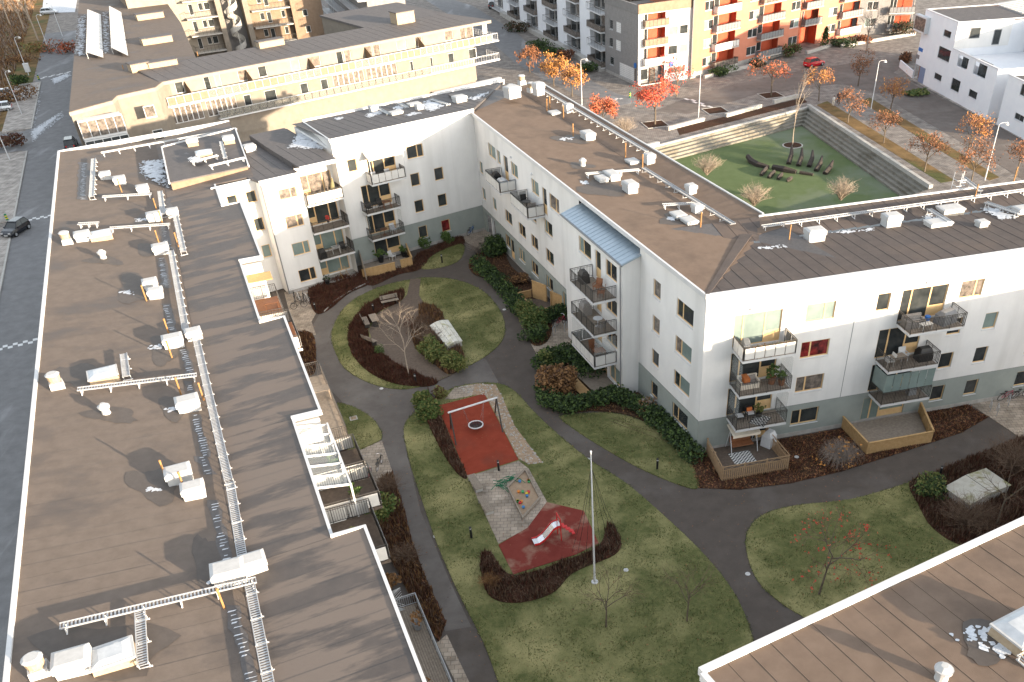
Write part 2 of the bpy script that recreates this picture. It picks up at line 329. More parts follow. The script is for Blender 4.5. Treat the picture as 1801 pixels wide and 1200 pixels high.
def strips(roof, a0, a1, step, lo, hi, zf, axis, m, name='felt_strip'):
    """felt lengths laid over a roof, each its own piece; a = coordinate across the lengths, lo/hi(a) their ends"""
    n = max(1, round((a1-a0)/step)); st = (a1-a0)/n
    for i in range(n):
        A, B = a0+i*st, a0+(i+1)*st-(.009 if axis == 'y' else .014)
        if i == n-1: B = a1
        e = random.uniform(0, .006); pts = []
        for a, lift in (((A, .010), (B, .018)) if axis == 'y' else ((A, .022), (B, .010))):
            l, h = lo(min(max(a, a0), a1)), hi(min(max(a, a0), a1))
            if h-l < .02: h = l+.02
            for c in (l, h):
                x, y = (a, c) if axis == 'x' else (c, a); pts.append((x, y, zf(x, y)+lift+e))
        p0, p1, p2, p3 = pts[0], pts[1], pts[3], pts[2]
        order = [p0, p3, p2, p1] if axis == 'x' else [p0, p1, p2, p3]
        MB().hexa([(p[0], p[1], p[2]-.025) for p in order], order).build(name, m, roof)
# roof fittings -----------------------------------------------------------------
def vent_box(parent, x, y, z, w=1.1, d=.8, h=.75, rz=0, m='capwhite'):
    b = MB(); b.box(-w/2, w/2, -d/2, d/2, 0, h*.55); o = b.build('vent_box', 'ventbrick' if m == 'b' else 'capwhite', parent, (x, y, z-.05), rz)
    MB().box(-w/2-.06, w/2+.06, -d/2-.06, d/2+.06, h*.56, h*.92).frus(0, 0, h*.921, h, w/2+.06, d/2+.06, w*.42, d*.40).build('cover', 'capwhite', o)
    return o
def chimney_cowl(parent, x, y, z, rz=0):
    o = MB().frus(0, 0, 0, .45, .42, .36, .38, .32).build('vent_base', 'capwhite', parent, (x, y, z-.04), rz)
    MB().frus(0, 0, .452, .55, .26, .26, .26, .26).cyl(0, 0, .55, .95, .36, .40, 14).build('cowl', 'ventbrick', o)
    MB().cyl(0, 0, .952, 1.05, .44, .30, 14).build('cowl_cap', 'capwhite', o); return o
def mushroom(parent, x, y, z):
    o = MB().cyl(0, 0, 0, .4, .26, .22, 14).build('roof_fan', 'capwhite', parent, (x, y, z-.03))
    MB().cyl(0, 0, .402, .55, .33, .36, 14).cyl(0, 0, .551, .72, .3, .14, 14).build('fan_hood', 'capwhite', o); return o
def skylight(parent, x, y, z, w=1.5, d=1.2, h=.5, rz=0):
    o = MB().frus(0, 0, 0, h, w/2, d/2, w/2-.04, d/2-.04).build('roof_hatch', 'ventbrick', parent, (x, y, z-.04), rz)
    MB().box(-w/2-.04, w/2+.04, -d/2-.04, d/2+.04, h+.002, h+.09).build('frame', 'capwhite', o)
    MB().frus(0, 0, h+.092, h+.2, w/2-.06, d/2-.06, w*.28, d*.28).build('dome', 'skyl', o); return o
def pole(parent, x, y, z, h=1.2):
    return MB().tube([(0, 0, 0), (.02, .01, h)], .055, 6).cyl(.02, .01, h, h+.1, .075, .06, 6).build('vent_pipe', 'rust', parent, (x, y, z-.03))
def walkway(parent, p, q, z, wd=.38, z2=None, legs=True, h=.32):
    p, q = Vector((p[0], p[1], z)), Vector((q[0], q[1], z if z2 is None else z2)); d = q-p; L = d.length
    o = mkobj('roof_walkway', None, parent, p, math.atan2(d.y, d.x)); o.rotation_euler = (0, -math.asin(d.z/L), math.atan2(d.y, d.x))
    b = MB(); b.box(0, L, -wd/2-.03, -wd/2, h-.02, h+.07); b.box(0, L, wd/2, wd/2+.03, h-.02, h+.07); b.build('side_rail', 'galv', o)
    b = MB(); n = int(L/.16)
    for i in range(n+1): x = L*i/max(1, n); b.box(max(0, x-.035), min(L, x+.035), -wd/2, wd/2, h+.005, h+.03)
    t = b.build('treads', 'galv', o); t['kind'] = 'stuff'
    if legs:
        for i in range(max(2, int(L/1.5))+1):
            x = .2+(L-.4)*i/max(2, int(L/1.5)); MB().box(x-.03, x+.03, -wd/2-.1, wd/2+.1, -.05, .02).box(x-.025, x+.025, -wd/2-.028, -wd/2-.002, .02, h).box(x-.025, x+.025, wd/2+.002, wd/2+.028, .02, h).build('bracket', 'flash', o)
    return o
def snow(pts_world, label, seed=0):
    """melting snow lying on a roof: irregular outline, slightly mounded"""
    rnd = random.Random(seed); pts = [Vector(p) for p in pts_world]; b = MB(); n = len(pts); c = sum(pts, Vector())/n
    xs, ys = [p.x for p in pts], [p.y for p in pts]; A = abs(sum(pts[k-1].x*pts[k].y-pts[k].x*pts[k-1].y for k in range(n)))/2
    for t in range(int(60+A*70)):
        x, y = rnd.uniform(min(xs), max(xs)), rnd.uniform(min(ys), max(ys)); ins = False
        for k in range(n):
            p, q = pts[k-1], pts[k]
            if (p.y > y) != (q.y > y) and x < (q.x-p.x)*(y-p.y)/(q.y-p.y)+p.x: ins = not ins
        if not ins: continue
        e = min(1, min(abs((q-p).cross(Vector((x, y, 0))-Vector((p.x, p.y, 0))).z)/max(.01, (q-p).to_2d().length) for p, q in zip(pts, pts[1:]+pts[:1]))/.8)
        if rnd.random() > .25+.75*e: continue
        wz = sorted(((Vector((x, y))-p.to_2d()).length+.01, p.z) for p in pts); sw = sum(1/d_**2 for d_, z_ in wz); z = sum(z_/d_**2 for d_, z_ in wz)/sw
        r = rnd.uniform(.05, .13)+.22*e*rnd.random(); k0 = rnd.random()*6
        b.poly([(x+r*rnd.uniform(.55, 1.3)*math.cos(k0+a*.9), y+r*rnd.uniform(.55, 1.3)*math.sin(k0+a*.9), z+.006+t*.00002) for a in range(7)])
    return b.build('snow_patch', 'snow', None, label=label, cat='snow', kind='stuff')
# ================================================================ left long block (its roof fills the left of the picture)
ZE = 11.5
def east(v):
    for a, b, e in ((0, 35.7, 2.6), (35.7, 47.8, .95), (47.8, 61.7, 2.6), (61.7, 73.8, .93), (73.8, 87.8, 2.63), (87.8, 94.6, .97)):
        if a <= v < b: return e
    return 4.75
def zl(x, y): return 11.15+(-3.6-x)*.072 if x < -3.6 else 11.15+(x+3.6)*.0565
def northv(u): return 112.9+.2*(u+13.25)
L = FL.root('apartment_block', 'long four-storey white block with the brown felt roof filling the left side')
UW = -13.25
segs = [(16, 35.7), (35.7, 47.8), (47.8, 61.7), (61.7, 73.8), (73.8, 87.8), (87.8, 94.6)]
body = [(UW+.12, 16)] + [q for a, b in segs for q in ((east(a)-.12, a+.0), (east(a)-.12, b))] + [(4.63, 94.6), (4.63, northv(4.63)-.1), (UW+.12, northv(UW)-.1)]
MB().prism(body, .0, 11.02).build('wall', 'white', L)
rb = MB()
for a, b in segs + [(94.6, 116.4)]:
    for l, h in ((UW, -3.6), (-3.6, east(a))):
        bb = [(l, a), (h, a), (h, min(b, northv(h)) if b > 100 else b), (l, min(b, northv(l)) if b > 100 else b)]
        rb.hexa([(x, y, zl(x, y)-.16) for x, y in bb], [(x, y, zl(x if x != -3.6 or l != -3.6 else -3.5999, y)) for x, y in bb])
roofL = rb.build('roof', 'feltwet', L)
strips(roofL, 16, northv(UW)-.02, 1.02, lambda v: UW+.02 if v < 112.9 else UW+(v-112.9)/.2, lambda v: -3.62, zl, 'y', 'felt')
for a, b in segs: strips(roofL, a+.01, b-.01, 1.02, lambda v: -3.58, lambda v, e=east(a): e-.06, zl, 'y', 'feltwet')
strips(roofL, 94.62, 114.8, 1.02, lambda v: -3.58, lambda v: 4.7, zl, 'y', 'feltwet')
# white flashing round the roof edge
def trim(parent, p, q, z0, z1, w=.2, m='flash', zq0=None, zq1=None, name='edge_flashing'):
    p, q = Vector((*p, 0)), Vector((*q, 0)); d = (q-p).normalized(); n = Vector((-d.y, d.x, 0))*w/2
    c = [p-n, q-n, q+n, p+n]; zz0 = [z0, z0 if zq0 is None else zq0]; zz1 = [z1, z1 if zq1 is None else zq1]
    B = [(c[i].x, c[i].y, zz0[k]) for i, k in ((0, 0), (1, 1), (2, 1), (3, 0))]; T = [(c[i].x, c[i].y, zz1[k]) for i, k in ((0, 0), (1, 1), (2, 1), (3, 0))]
    return MB().hexa(B, T).build(name, m, parent)
zw = zl(UW, 0)
trim(L, (UW-.05, 16), (UW-.05, 112.9), zw-.3, zw+.12, .22)
trim(L, (UW-.15, 113.0), (4.75, northv(4.75)+.08), zw-.3, zw+.10, .2, zq0=11.2, zq1=11.72)
for a, b in segs:
    e = east(a); trim(L, (e+.03, a), (e+.03, b), zl(e, 0)-.25, zl(e, 0)+.07, .16)
for v, a, b in ((35.7, .95, 2.6), (47.8, .95, 2.6), (61.7, .93, 2.6), (73.8, .93, 2.63), (87.8, .97, 2.63)):
    trim(L, (a-.05, v), (b+.11, v), zl(b, 0)-.26, zl(b, 0)+.075, .16)
# raised box on the north end of the roof (lift house)
zb = 11.98
bx = MB().prism([(-2.9, 95.6), (4.55, 97.0), (4.9, 111.2), (-2.9, 108.0)], 11.0, zb-.12); bxo = bx.build('lift_house', 'brown', L)
MB().prism([(-3.0, 95.5), (4.65, 96.9), (5.0, 111.4), (-3.0, 108.2)], zb-.118, zb).build('roof_deck', 'feltN', bxo)
for p, q in (((-3.0, 95.5), (-3.0, 108.2)), ((-3.0, 108.2), (5.0, 111.4)), ((4.65, 96.9), (5.0, 111.4))): trim(L, p, q, zb-.15, zb+.12, .14)
# roof fittings measured in the photograph
def PL(px, py): p = FL.g(px, py, 11.35); return p.x, p.y, zl(p.x, p.y)+.03
for px, py, k in ((188.6, 318, .8), (213, 325, 1.0), (253, 338, 1.0), (273, 386, 1.25), (304.6, 377, .8), (284.6, 443, 1.3), (267, 506, .9), (276, 522, .9), (306.7, 606, 1.4), (341.7, 591, .9), (333, 716, 1.5), (318, 843, 1.5), (343, 869, 1.1), (405, 1014, 1.9), (448, 996, 1.1), (140, 1185, 1.7), (150.6, 429, 1.2)):
    x, y, z = PL(px, py); vent_box(L, x, y, z, 1.0*k**.5*1.05, .85*k**.35, .62+.12*k, random.uniform(-.06, .06))
for px, py in ((181, 424), (187, 672), (206, 1168)):
    x, y, z = PL(px, py); skylight(L, x, y, z, 1.75, 1.35, .42, R_(4))
for px, py in ((123, 437), (107, 692), (80, 1196)):
    x, y, z = PL(px, py); chimney_cowl(L, x, y, z, .1)
for px, py in ((184, 459), (190, 733)):
    x, y, z = PL(px, py); mushroom(L, x, y, z)
for px, py in ((280, 429), (258, 530), (302, 628), (297, 588), (318, 693), (357, 700), (215, 340), (276, 371), (285.7, 393), (313, 431), (293, 843), (393, 1067), (325, 862)):
    x, y, z = PL(px, py); pole(L, x, y, z, 1.15)
WK = [((168.6, 290), (165.4, 358)), ((282.5, 340), (288, 381)), ((310, 383), (324, 447)), ((302, 445), (328, 584)), ((347, 602), (404, 850)), ((406, 852), (428, 984)), ((442, 1036), (480, 1235)), ((253, 1090), (258, 1184)), ((222, 634), (227, 674)),
      ((183.4, 357), (267.8, 346)), ((196, 412), (300, 398)), ((143, 702), (347, 664)), ((116, 1122), (452, 1026)), ((142, 408), (178, 404))]
for a, b in WK:
    pa, pb = PL(*a), PL(*b); walkway(L, pa, pb, pa[2], .40 if abs(a[0]-b[0]) < 90 else .36, pb[2])
pa, pb = FL.g(182, 281, 11.4), FL.g(418, 233, 11.4); walkway(L, pa, pb, 11.75, .3, 11.45)
def PB(px, py): p = FL.g(px, py, zb); return p.x, p.y, zb+.01
x, y, z = PB(361, 277); skylight(L, x, y, z, 1.6, 1.3, .5)
for a, b in (((338, 292), (385, 280)), ((370, 299), (432, 284)), ((390, 255), (398, 285))): walkway(L, PB(*a), PB(*b), zb+.02, .3)
for px, py in ((340, 256), (404, 252)): x, y, z = PB(px, py); vent_box(L, x, y, z, 1.1, .9, .8, m='b')
# courtyard-side balconies that stand out past the eaves, and the glazed terraces in the notches
def side_balcony(v0, v1, u0, z, dep, **k):
    o = balcony(L, 0, v1-v0, 0, z, dep, **k); o.location = (u0, v0, 0); o.rotation_euler = (0, 0, R_(90)); return o
side_balcony(48.6, 57.8, 2.62, 8.55, 1.35, slabm='timberg')
side_balcony(62.4, 67.2, .95, 8.55, 2.4, infill='whitepanel', slabm='flash', floor='brownwood')
side_balcony(67.6, 72.6, .95, 8.55, 2.1, slabm='flash', floor='brownwood')
side_balcony(67.6, 72.9, .95, 5.7, 2.1, infill='whitepanel', floor='brownwood')
side_balcony(44.3, 47.5, .97, 8.55, 3.2, infill='whitepanel', slabm='timberd', floor='timberd'); side_balcony(41.0, 44.0, .97, 8.55, 3.3, infill='whitepanel', slabm='timberd', floor='timberd'); side_balcony(36.2, 40.6, .97, 8.55, 2.6, infill='whitepanel', slabm='timberd', floor='timberd')
cn = mkobj('glazed_canopy', None, L, (0, 0, 0)); b = MB()
for i in range(7): v = 40.6+i*1.1; b.hexa([(.98, v-.035, 11.05), (2.75, v-.035, 10.75), (2.75, v+.035, 10.75), (.98, v+.035, 11.05)], [(.98, v-.035, 11.17), (2.75, v-.035, 10.87), (2.75, v+.035, 10.87), (.98, v+.035, 11.17)])
b.box(2.76, 2.86, 40.5, 47.3, 10.7, 10.9); b.build('canopy_frame', 'flash', cn)
for i in range(6):
    v = 40.66+i*1.1; MB().hexa([(.98, v, 11.09), (2.74, v, 10.79), (2.74, v+.98, 10.79), (.98, v+.98, 11.09)], [(.98, v, 11.10), (2.74, v, 10.80), (2.74, v+.98, 10.80), (.98, v+.98, 11.10)]).build('canopy_pane', 'glassclear', cn)
for v in (40.56, 43.9, 47.2): MB().box(2.76, 2.86, v, v+.1, 8.55, 10.69).build('canopy_post', 'flash', cn)
# slatted timber screen over the upper notch balcony
for i in range(13): MB().box(1.0, 3.0, 72.0+i*.13, 72.08+i*.13, 10.2, 10.26).build('slat', 'timber', L)
# ground-floor plank deck at the foot of the picture
for i in range(16): MB().box(2.62+i*.15, 2.75+i*.15, 17, 41.2, .18, .24).build('deck_plank', 'timberg', L)
b = MB(); railing(b, [(5.05, 17), (5.05, 41.2), (2.7, 41.2)], .24, .9); b.build('deck_railing', 'galv', L)
# trellis by the deck
b = MB()
for i in range(9):
    for s_ in (-1, 1): z0 = .3+.2*i; b.tube([(2.8, 40.9, z0), (4.2, 40.9, min(2.2, max(.3, z0+s_*1.2)))], .014, 4)
b.build('trellis', 'flash', L)

# ================================================================ courtyard facades
def holes_from(ws): return [(w[0], w[1], w[2], w[3]) for w in ws]
SILL = [1.05, 3.92, 6.80, 9.70]; TOPS = [2.36, 5.25, 8.13, 11.06]; FLO = [.12, 2.78, 5.64, 8.50]
D2 = [.36]
# ---- right wing (faces the camera)
D = FD.root('apartment_block', 'white four-storey wing on the right, low sun on its top edge, grey ground floor')
LD = 46.0
wd = []      # x0,x1,z0,z1,split,pane,door
for f, pn in ((3, 'glasst'), (2, 'glassr'), (1, 'glassc'), (0, 'glass')): wd.append((7.64, 9.9, SILL[f], TOPS[f], [.34] if f < 3 else [.66], pn, None))
for f in (1, 2, 3): wd.append((2.2, 5.82, FLO[f]+.12, TOPS[f], [.2, .66], 'glasst' if f == 3 else 'glass', 2))
wd.append((2.9, 5.9, .15, TOPS[0], [.66], 'glass', 1))
wd.append((13.15, 14.2, SILL[3], TOPS[3], None, 'glass', None)); wd.append((15.1, 18.8, FLO[3]+.12, TOPS[3], [.22, .64], 'glass', 2))
wd.append((19.85, 21.72, SILL[3], TOPS[3], [.68], 'glassc', None))
wd.append((13.85, 17.4, FLO[2]+.12, TOPS[2], [.25, .66], 'glass', 2)); wd.append((13.85, 17.4, FLO[1]+.12, TOPS[1], [.25, .66], 'glass', 2)); wd.append((13.7, 17.4, .15, TOPS[0], [.2, .42], 'glasst', 2))
for f, pn in ((2, 'glasst'), (1, 'glass'), (0, 'glass')): wd.append((22.65, 23.75, SILL[f], TOPS[f], None, pn, None))
for f, pn in ((2, 'glass'), (1, 'glass'), (0, 'glass')): wd.append((19.62, 20.76, SILL[f], TOPS[f], None, pn, None))
for x in (27.2, 31, 35): 
    for f in range(4): wd.append((x, x+1.9, SILL[f], TOPS[f], [.6], None, None))
hd = holes_from(wd)
wall(D, 0, LD, 2.86, 12.75, 0, hd, 'white'); wall(D, 0, LD, .38, 2.858, -.02, hd, 'greygreen', 'ground_floor_wall')
MB().box(-.05, LD, -.05, .3, -.3, .379).build('plinth', 'plinth', D)
for x0, x1, z0, z1, sp, pn, dr in wd: window(D, x0, x1, z0, z1, 0 if z0 > 2.8 else -.02, sp, pn, sill=dr is None, door=dr)
MB().box(.02, LD, .45, 11.6, 0, 12.6).build('core', 'glass', D)
MB().box(11.56, 11.60, -.012, .0, .4, 12.2).build('expansion_joint', 'pipe', D)
balcony(D, 2.25, 6.25, 0, FLO[3], 1.9, infill='whitepanel')
balcony(D, 2.25, 6.25, 0, FLO[2], 1.9, glass='both'); balcony(D, 2.25, 6.25, 0, FLO[1], 1.9, glass='both')
balcony(D, 15.1, 19.5, 0, FLO[3], 1.9); balcony(D, 14.0, 18.1, 0, FLO[2], 1.9); balcony(D, 14.0, 18.1, 0, FLO[1], 1.9, glass='full')
for x in (3.4, 16.9): MB().cyl(x, -.06, 11.35, 11.5, .12, .09, 10).build('wall_lamp', 'sill', D)
def zd(x, y): return 13.02-.055*y if y < 8.2 else 12.57+.07*(y-8.2)
rb = MB()
for l, h in ((-.12, 8.2), (8.2, 12.2)): rb.hexa([(0, l, zd(0, l)-.2), (LD, l, zd(0, l)-.2), (LD, h, zd(0, h)-.2), (0 if l < 0 else 0, h, zd(0, h)-.2)], [(0, l, zd(0, l)), (LD, l, zd(0, l)), (LD, h, zd(0, h)), (0, h, zd(0, h))])
roofD = rb.build('roof', 'feltdark', D)
HD = math.tan(R_(90-AZD+AZL)/2)   # mitre between the two roofs
cN = Vector((math.cos(R_(49.5)), math.sin(R_(49.5))))   # hip runs back from the corner
def hipx(y): return y*.80
strips(roofD, .06, LD, 1.05, lambda x: -.1, lambda x: min(8.18, max(.03, x/.80)), zd, 'x', 'feltD')
strips(roofD, 5.0, LD, 1.05, lambda x: 8.22, lambda x: 12.15, zd, 'x', 'feltD')
trim(D, (-.12, -.14), (LD, -.14), 12.72, 13.06, .16)
trim(D, (9.0, 12.25), (LD, 12.25), 12.5, 12.98, .14)
# ---- middle wing
C = FC.root('apartment_block', 'white middle wing in shade with brown felt roof, bay with blue zinc roof')
LC = 51.5
wc = [(4.5, 6.9, SILL[3], TOPS[3], [.3], 'glasst', None), (7.4, 8.45, SILL[3], TOPS[3], None, 'glasst', None), (9.45, 10.75, FLO[3]+.12, TOPS[3], None, 'glass', 0), (11.7, 13.7, SILL[3], TOPS[3], [.35], 'glasst', None),
      (17.6, 19.5, SILL[3], TOPS[3], [.3], 'glasst', None), (20.45, 21.55, FLO[3]+.12, TOPS[3], None, 'glass', 0), (22.25, 24.67, SILL[3], TOPS[3], [.62], 'glassc', None),
      (.5, 1.65, SILL[2], TOPS[2], None, 'glasst', None), (.5, 1.75, SILL[1], TOPS[1], None, 'glasst', None), (4.25, 5.45, SILL[1], TOPS[1], None, 'glasst', None), (8.4, 10.6, SILL[1], TOPS[1], [.36], None, None),
      (12.7, 14.75, SILL[1], TOPS[1], [.36], None, None), (16.37, 18.3, SILL[1], TOPS[1], [.36], 'glass', None), (20.5, 22.6, SILL[2], TOPS[2], [.36], None, None), (20.5, 22.55, SILL[1], TOPS[1], [.36], None, None), (16.4, 18.3, SILL[2], TOPS[2], [.36], 'glass', None), (12.7, 14.7, SILL[2], TOPS[2], [.36], 'glass', None),
      (25.6, 27.7, SILL[2], TOPS[2], [.36], None, None), (25.6, 27.7, SILL[1], TOPS[1], [.36], None, None),
      (7.8, 9.3, SILL[0], TOPS[0], [.4], None, None), (9.45, 10.6, .15, TOPS[0], None, 'glass', 0), (12.2, 14.0, SILL[0], TOPS[0], [.4], None, None), (16.0, 17.9, SILL[0], TOPS[0], [.4], None, None), (20.2, 22.0, SILL[0], TOPS[0], [.4], None, None), (24.6, 26.6, .15, TOPS[0], [.55], None, 1)]
for f in range(4): wc.append((43.6, 44.8, SILL[f], TOPS[f], None, None, None)); wc.append((47.35, 49.85, SILL[f], TOPS[f], [.34], None, None))
hc = holes_from(wc) + [(1.2, 4.4, .0, 2.5)]
wall(C, 0, 29.42, 2.86, 12.75, 0, hc, 'white'); wall(C, 41.28, LC, 2.86, 12.75, 0, hc, 'white')
wall(C, 0, 29.42, .2, 2.858, -.02, hc, 'greygreen', 'ground_floor_wall'); wall(C, 41.28, LC, .2, 2.858, -.02, hc, 'greygreen', 'ground_floor_wall')
MB().box(4.5, LC, -.05, .2, -.3, .199).build('plinth', 'plinth', C)
for x0, x1, z0, z1, sp, pn, dr in wc: window(C, x0, x1, z0, z1, 0 if z0 > 2.8 else -.02, sp, pn, sill=dr is None, door=dr)
MB().box(4.6, LC-.02, .45, 11.0, 0, 12.1).box(.0, 4.59, .45, 11, 2.9, 12.1).box(0, 4.59, 2.6, 11, 0, 2.899).build('core', 'glass', C)
MB().box(1.4, 2.5, 2.5, 2.58, 0, 2.2).box(2.9, 4.1, 2.5, 2.58, 0, 2.2).build('entrance_door', 'doorwood', C)
MB().box(2.6, 2.85, .1, .35, 0, 2.6).build('column', 'white', C)
balcony(C, 8.45, 12.9, 0, FLO[3], 1.8, infill='whitepanel'); balcony(C, 16.15, 20.9, 0, FLO[3], 1.8, infill='whitepanel')
# projecting bay with sloping zinc roof
yb = -1.52
wb = [(32.75, 35.3, SILL[3]-.12, TOPS[3]-.12, [.36], None, None), (36.15, 37.25, FLO[3]+.12, TOPS[3]-.12, None, 'glass', 0), (38.2, 40.3, SILL[3]-.12, TOPS[3]-.12, [.4], None, None)]
for f in (1, 2): wb += [(36.15, 37.25, FLO[f]+.12, TOPS[f]-.12, None, 'glass', 0), (38.2, 40.3, SILL[f]-.12, TOPS[f]-.12, [.4], 'glass', None), (32.75, 35.3, SILL[f]-.12, TOPS[f]-.12, [.36], None, None)]
wb += [(38.7, 40.8, .55, TOPS[0]-.3, [.45], 'glasst', None), (36.9, 38.2, .15, TOPS[0]-.3, None, 'glass', 0)]
wall(C, 29.4, 41.3, .02, 11.5, yb, holes_from(wb), 'white', 'bay_wall')
MB().poly([(41.3, yb, 0), (41.3, .3, 0), (41.3, .3, 12.3), (41.3, yb, 11.5)]).build('bay_side', 'white', C)
MB().poly([(29.4, yb, 0), (29.4, yb, 11.5), (29.4, .3, 12.3), (29.4, .3, 0)]).build('bay_side', 'white', C)
for x0, x1, z0, z1, sp, pn, dr in wb: window(C, x0, x1, z0, z1, yb, sp, pn, sill=dr is None, door=dr)
MB().box(29.6, 41.1, yb+.4, .4, .05, 11.3).build('bay_core', 'glass', C)
zr = MB().hexa([(29.2, yb-.12, 11.5), (41.5, yb-.12, 11.5), (41.5, .55, 12.16), (29.2, .55, 12.16)], [(29.2, yb-.12, 11.62), (41.5, yb-.12, 11.62), (41.5, .55, 12.28), (29.2, .55, 12.28)]).build('bay_roof', 'zinc', C)
for i in range(21): x = 29.4+i*.6; MB().hexa([(x, yb-.1, 11.622), (x+.035, yb-.1, 11.622), (x+.035, .5, 12.266), (x, .5, 12.266)], [(x, yb-.1, 11.65), (x+.035, yb-.1, 11.65), (x+.035, .5, 12.29), (x, .5, 12.29)]).build('standing_seam', 'zinc', zr)
MB().tube([(29.15, yb-.17, 11.52), (41.55, yb-.17, 11.52)], .07, 8).build('gutter', 'pipe', C)
MB().tube([(41.2, yb-.13, 11.5), (41.2, yb-.13, .1)], .05, 8).build('downpipe', 'pipe', C)
balcony(C, 35.5, 40.2, yb, FLO[3]-.12, 2.05); balcony(C, 35.5, 40.2, yb, FLO[2]-.12, 2.05); balcony(C, 35.3, 40.2, yb, FLO[1]-.12, 2.05, infill='whitepanel', glass='both')
for x in (12.0, 17.9): MB().cyl(x, -.06, 11.4, 11.55, .12, .09, 10).build('wall_lamp', 'sill', C)
def zc(x, y): return 13.02-.055*y if y < 8.2 else 12.57+.10*(y-8.2)
rb = MB()
for l, h in ((-.12, 8.2), (8.2, 11.3)): rb.hexa([(-9, l, zc(0, l)-.2), (LC, l, zc(0, l)-.2), (LC, h, zc(0, h)-.2), (-9, h, zc(0, h)-.2)], [(-9, l, zc(0, l)), (LC, l, zc(0, l)), (LC, h, zc(0, h)), (-9, h, zc(0, h))])
rb.m = [0]*len(rb.f); roofC = rb.build('roof', 'feltdark', C)
strips(roofC, -8.9, LC-.05, 1.03, lambda x: max(-.1, -x*1.12) if x < 0 else -.1, lambda x: 8.18 if x < 44.7 else 8.18-(x-44.7)*1.2, zc, 'x', 'feltC')
strips(roofC, -8.9, 43.5, 1.03, lambda x: 8.22, lambda x: 11.25, zc, 'x', 'feltC')
trim(C, (0, -.14), (LC+.06, -.14), 12.72, 13.06, .16)
trim(C, (-9, 11.35), (40.5, 11.35), 12.55, 12.98, .14)
# hip covering strip between the two roofs
h0, h1 = FD.o+FD.x*0+FD.y*(-.1), G(1322, 396, 12.75)
hx = MB(); a, b = Vector((h0.x, h0.y, 13.07)), Vector((h1.x, h1.y, 12.64)); dd = (b-a).normalized(); nn = Vector((-dd.y, dd.x, 0))*.5
hx.hexa([a-nn*.3-Vector((0,0,.05)), b-nn-Vector((0,0,.05)), b+nn-Vector((0,0,.05)), a+nn*.3-Vector((0,0,.05))], [a-nn*.3, b-nn, b+nn, a+nn*.3])
hs = hx.build('hip_strip', 'feltD', D); hs.matrix_world = hs.matrix_world; 
hs.parent = None; hs.parent = D; hs.matrix_parent_inverse = Matrix.LocRotScale(FD.o, Matrix.Rotation(FD.ang, 3, 'Z').to_quaternion(), None).inverted()
# ---- north wing
N = FE.root('apartment_block', 'white north wing with two balcony stacks and a snowy dark roof, behind the round lawn')
wn = [(-15.25, -14.2, 9.79, 11.06, None, 'glass', None), (-8.45, -6.5, 9.73, 11.05, [.64], 'glass', None)]
for f in (0, 1, 2): wn.append((-8.47, -7.38, SILL[f]+.06, TOPS[f]+.08, None, 'glass', None)); wn.append((-5.55, -4.45, SILL[f]+.06, TOPS[f]+.08, None, ['glassr', 'glass', 'glass'][f], None))
wn += [(-13.1, -9.9, FLO[3]+.2, 11.0, [.2, .6], 'glass', 2)] + [(-14.3, -11.0, FLO[f]+.2, TOPS[f]+.05, [.22, .62], 'glass', 2) for f in (1, 2)] + [(-14.0, -10.9, .2, 2.4, [.5], 'glass', 1)]
wall(N, -16.55, -.03, 2.98, 13.1, 0, holes_from(wn), 'white'); wall(N, -16.55, -.03, .35, 2.978, -.02, holes_from(wn), 'greygreen', 'ground_floor_wall')
MB().box(-16.5, -.05, -.05, .2, -.3, .349).build('plinth', 'plinth', N)
for x0, x1, z0, z1, sp, pn, dr in wn: window(N, x0, x1, z0, z1, 0 if z0 > 2.9 else -.02, sp, pn, sill=dr is None, door=dr)
MB().box(-16.5, -.1, .45, 11.0, 0, 12.3).build('core', 'white', N)
balcony(N, -13.45, -9.5, 0, FLO[3], 1.3, infill='whitepanel'); balcony(N, -14.6, -10.6, 0, FLO[2], 1.3); balcony(N, -14.55, -10.6, 0, FLO[1], 1.2, glass='both')
b = MB(); b.hexa([(-13.45, -1.5, 10.9), (-9.45, -1.5, 10.9), (-9.45, .02, 11.5), (-13.45, .02, 11.5)], [(-13.45, -1.5, 10.95), (-9.45, -1.5, 10.95), (-9.45, .02, 11.55), (-13.45, .02, 11.55)]); aw = b.build('awning', 'cream2', N)
for i in range(5): x = -13.45+i*.98; MB().hexa([(x, -1.52, 10.951), (x+.05, -1.52, 10.951), (x+.05, .0, 11.551), (x, .0, 11.551)], [(x, -1.52, 11.0), (x+.05, -1.52, 11.0), (x+.05, .0, 11.6), (x, .0, 11.6)]).build('awning_rib', 'galv', aw)
for x in (-13.4, -9.52): MB().box(x, x+.04, -1.47, -1.43, FLO[3], 10.9).build('awning_post', 'flash', aw)
for x in (-13.7, -9.2): MB().box(x-.015, x+.015, -.03, .0, 11.2, 13.1).build('rain_chain', 'pipe', N)
def zn(x, y): return 13.36-.075*y
rb = MB(); rb.hexa([(-16.7, -.1, 13.17), (.1, -.1, 13.17), (10.6, 11.3, 12.3), (-15.2, 11.3, 12.3)], [(-16.7, -.1, zn(0, -.1)), (.1, -.1, zn(0, -.1)), (10.6, 11.3, zn(0, 11.3)), (-15.2, 11.3, zn(0, 11.3))]); roofN = rb.build('roof', 'feltdark', N)
strips(roofN, -16.6, 9.9, .98, lambda x: max(-.08, (x-.1)*1.14), lambda x: 11.2, zn, 'x', 'feltN')
trim(N, (-16.7, -.12), (.05, -.12), 13.05, 13.4, .14); trim(N, (-15.3, 11.35), (10.7, 11.35), 12.2, 12.75, .14)
wl = MB().poly([(-16.58, 0, 10), (-16.58, 0, 13.2), (-15.3, 11.3, 12.4), (-15.3, 11.3, 10)]).build('side_wall', 'white', N)
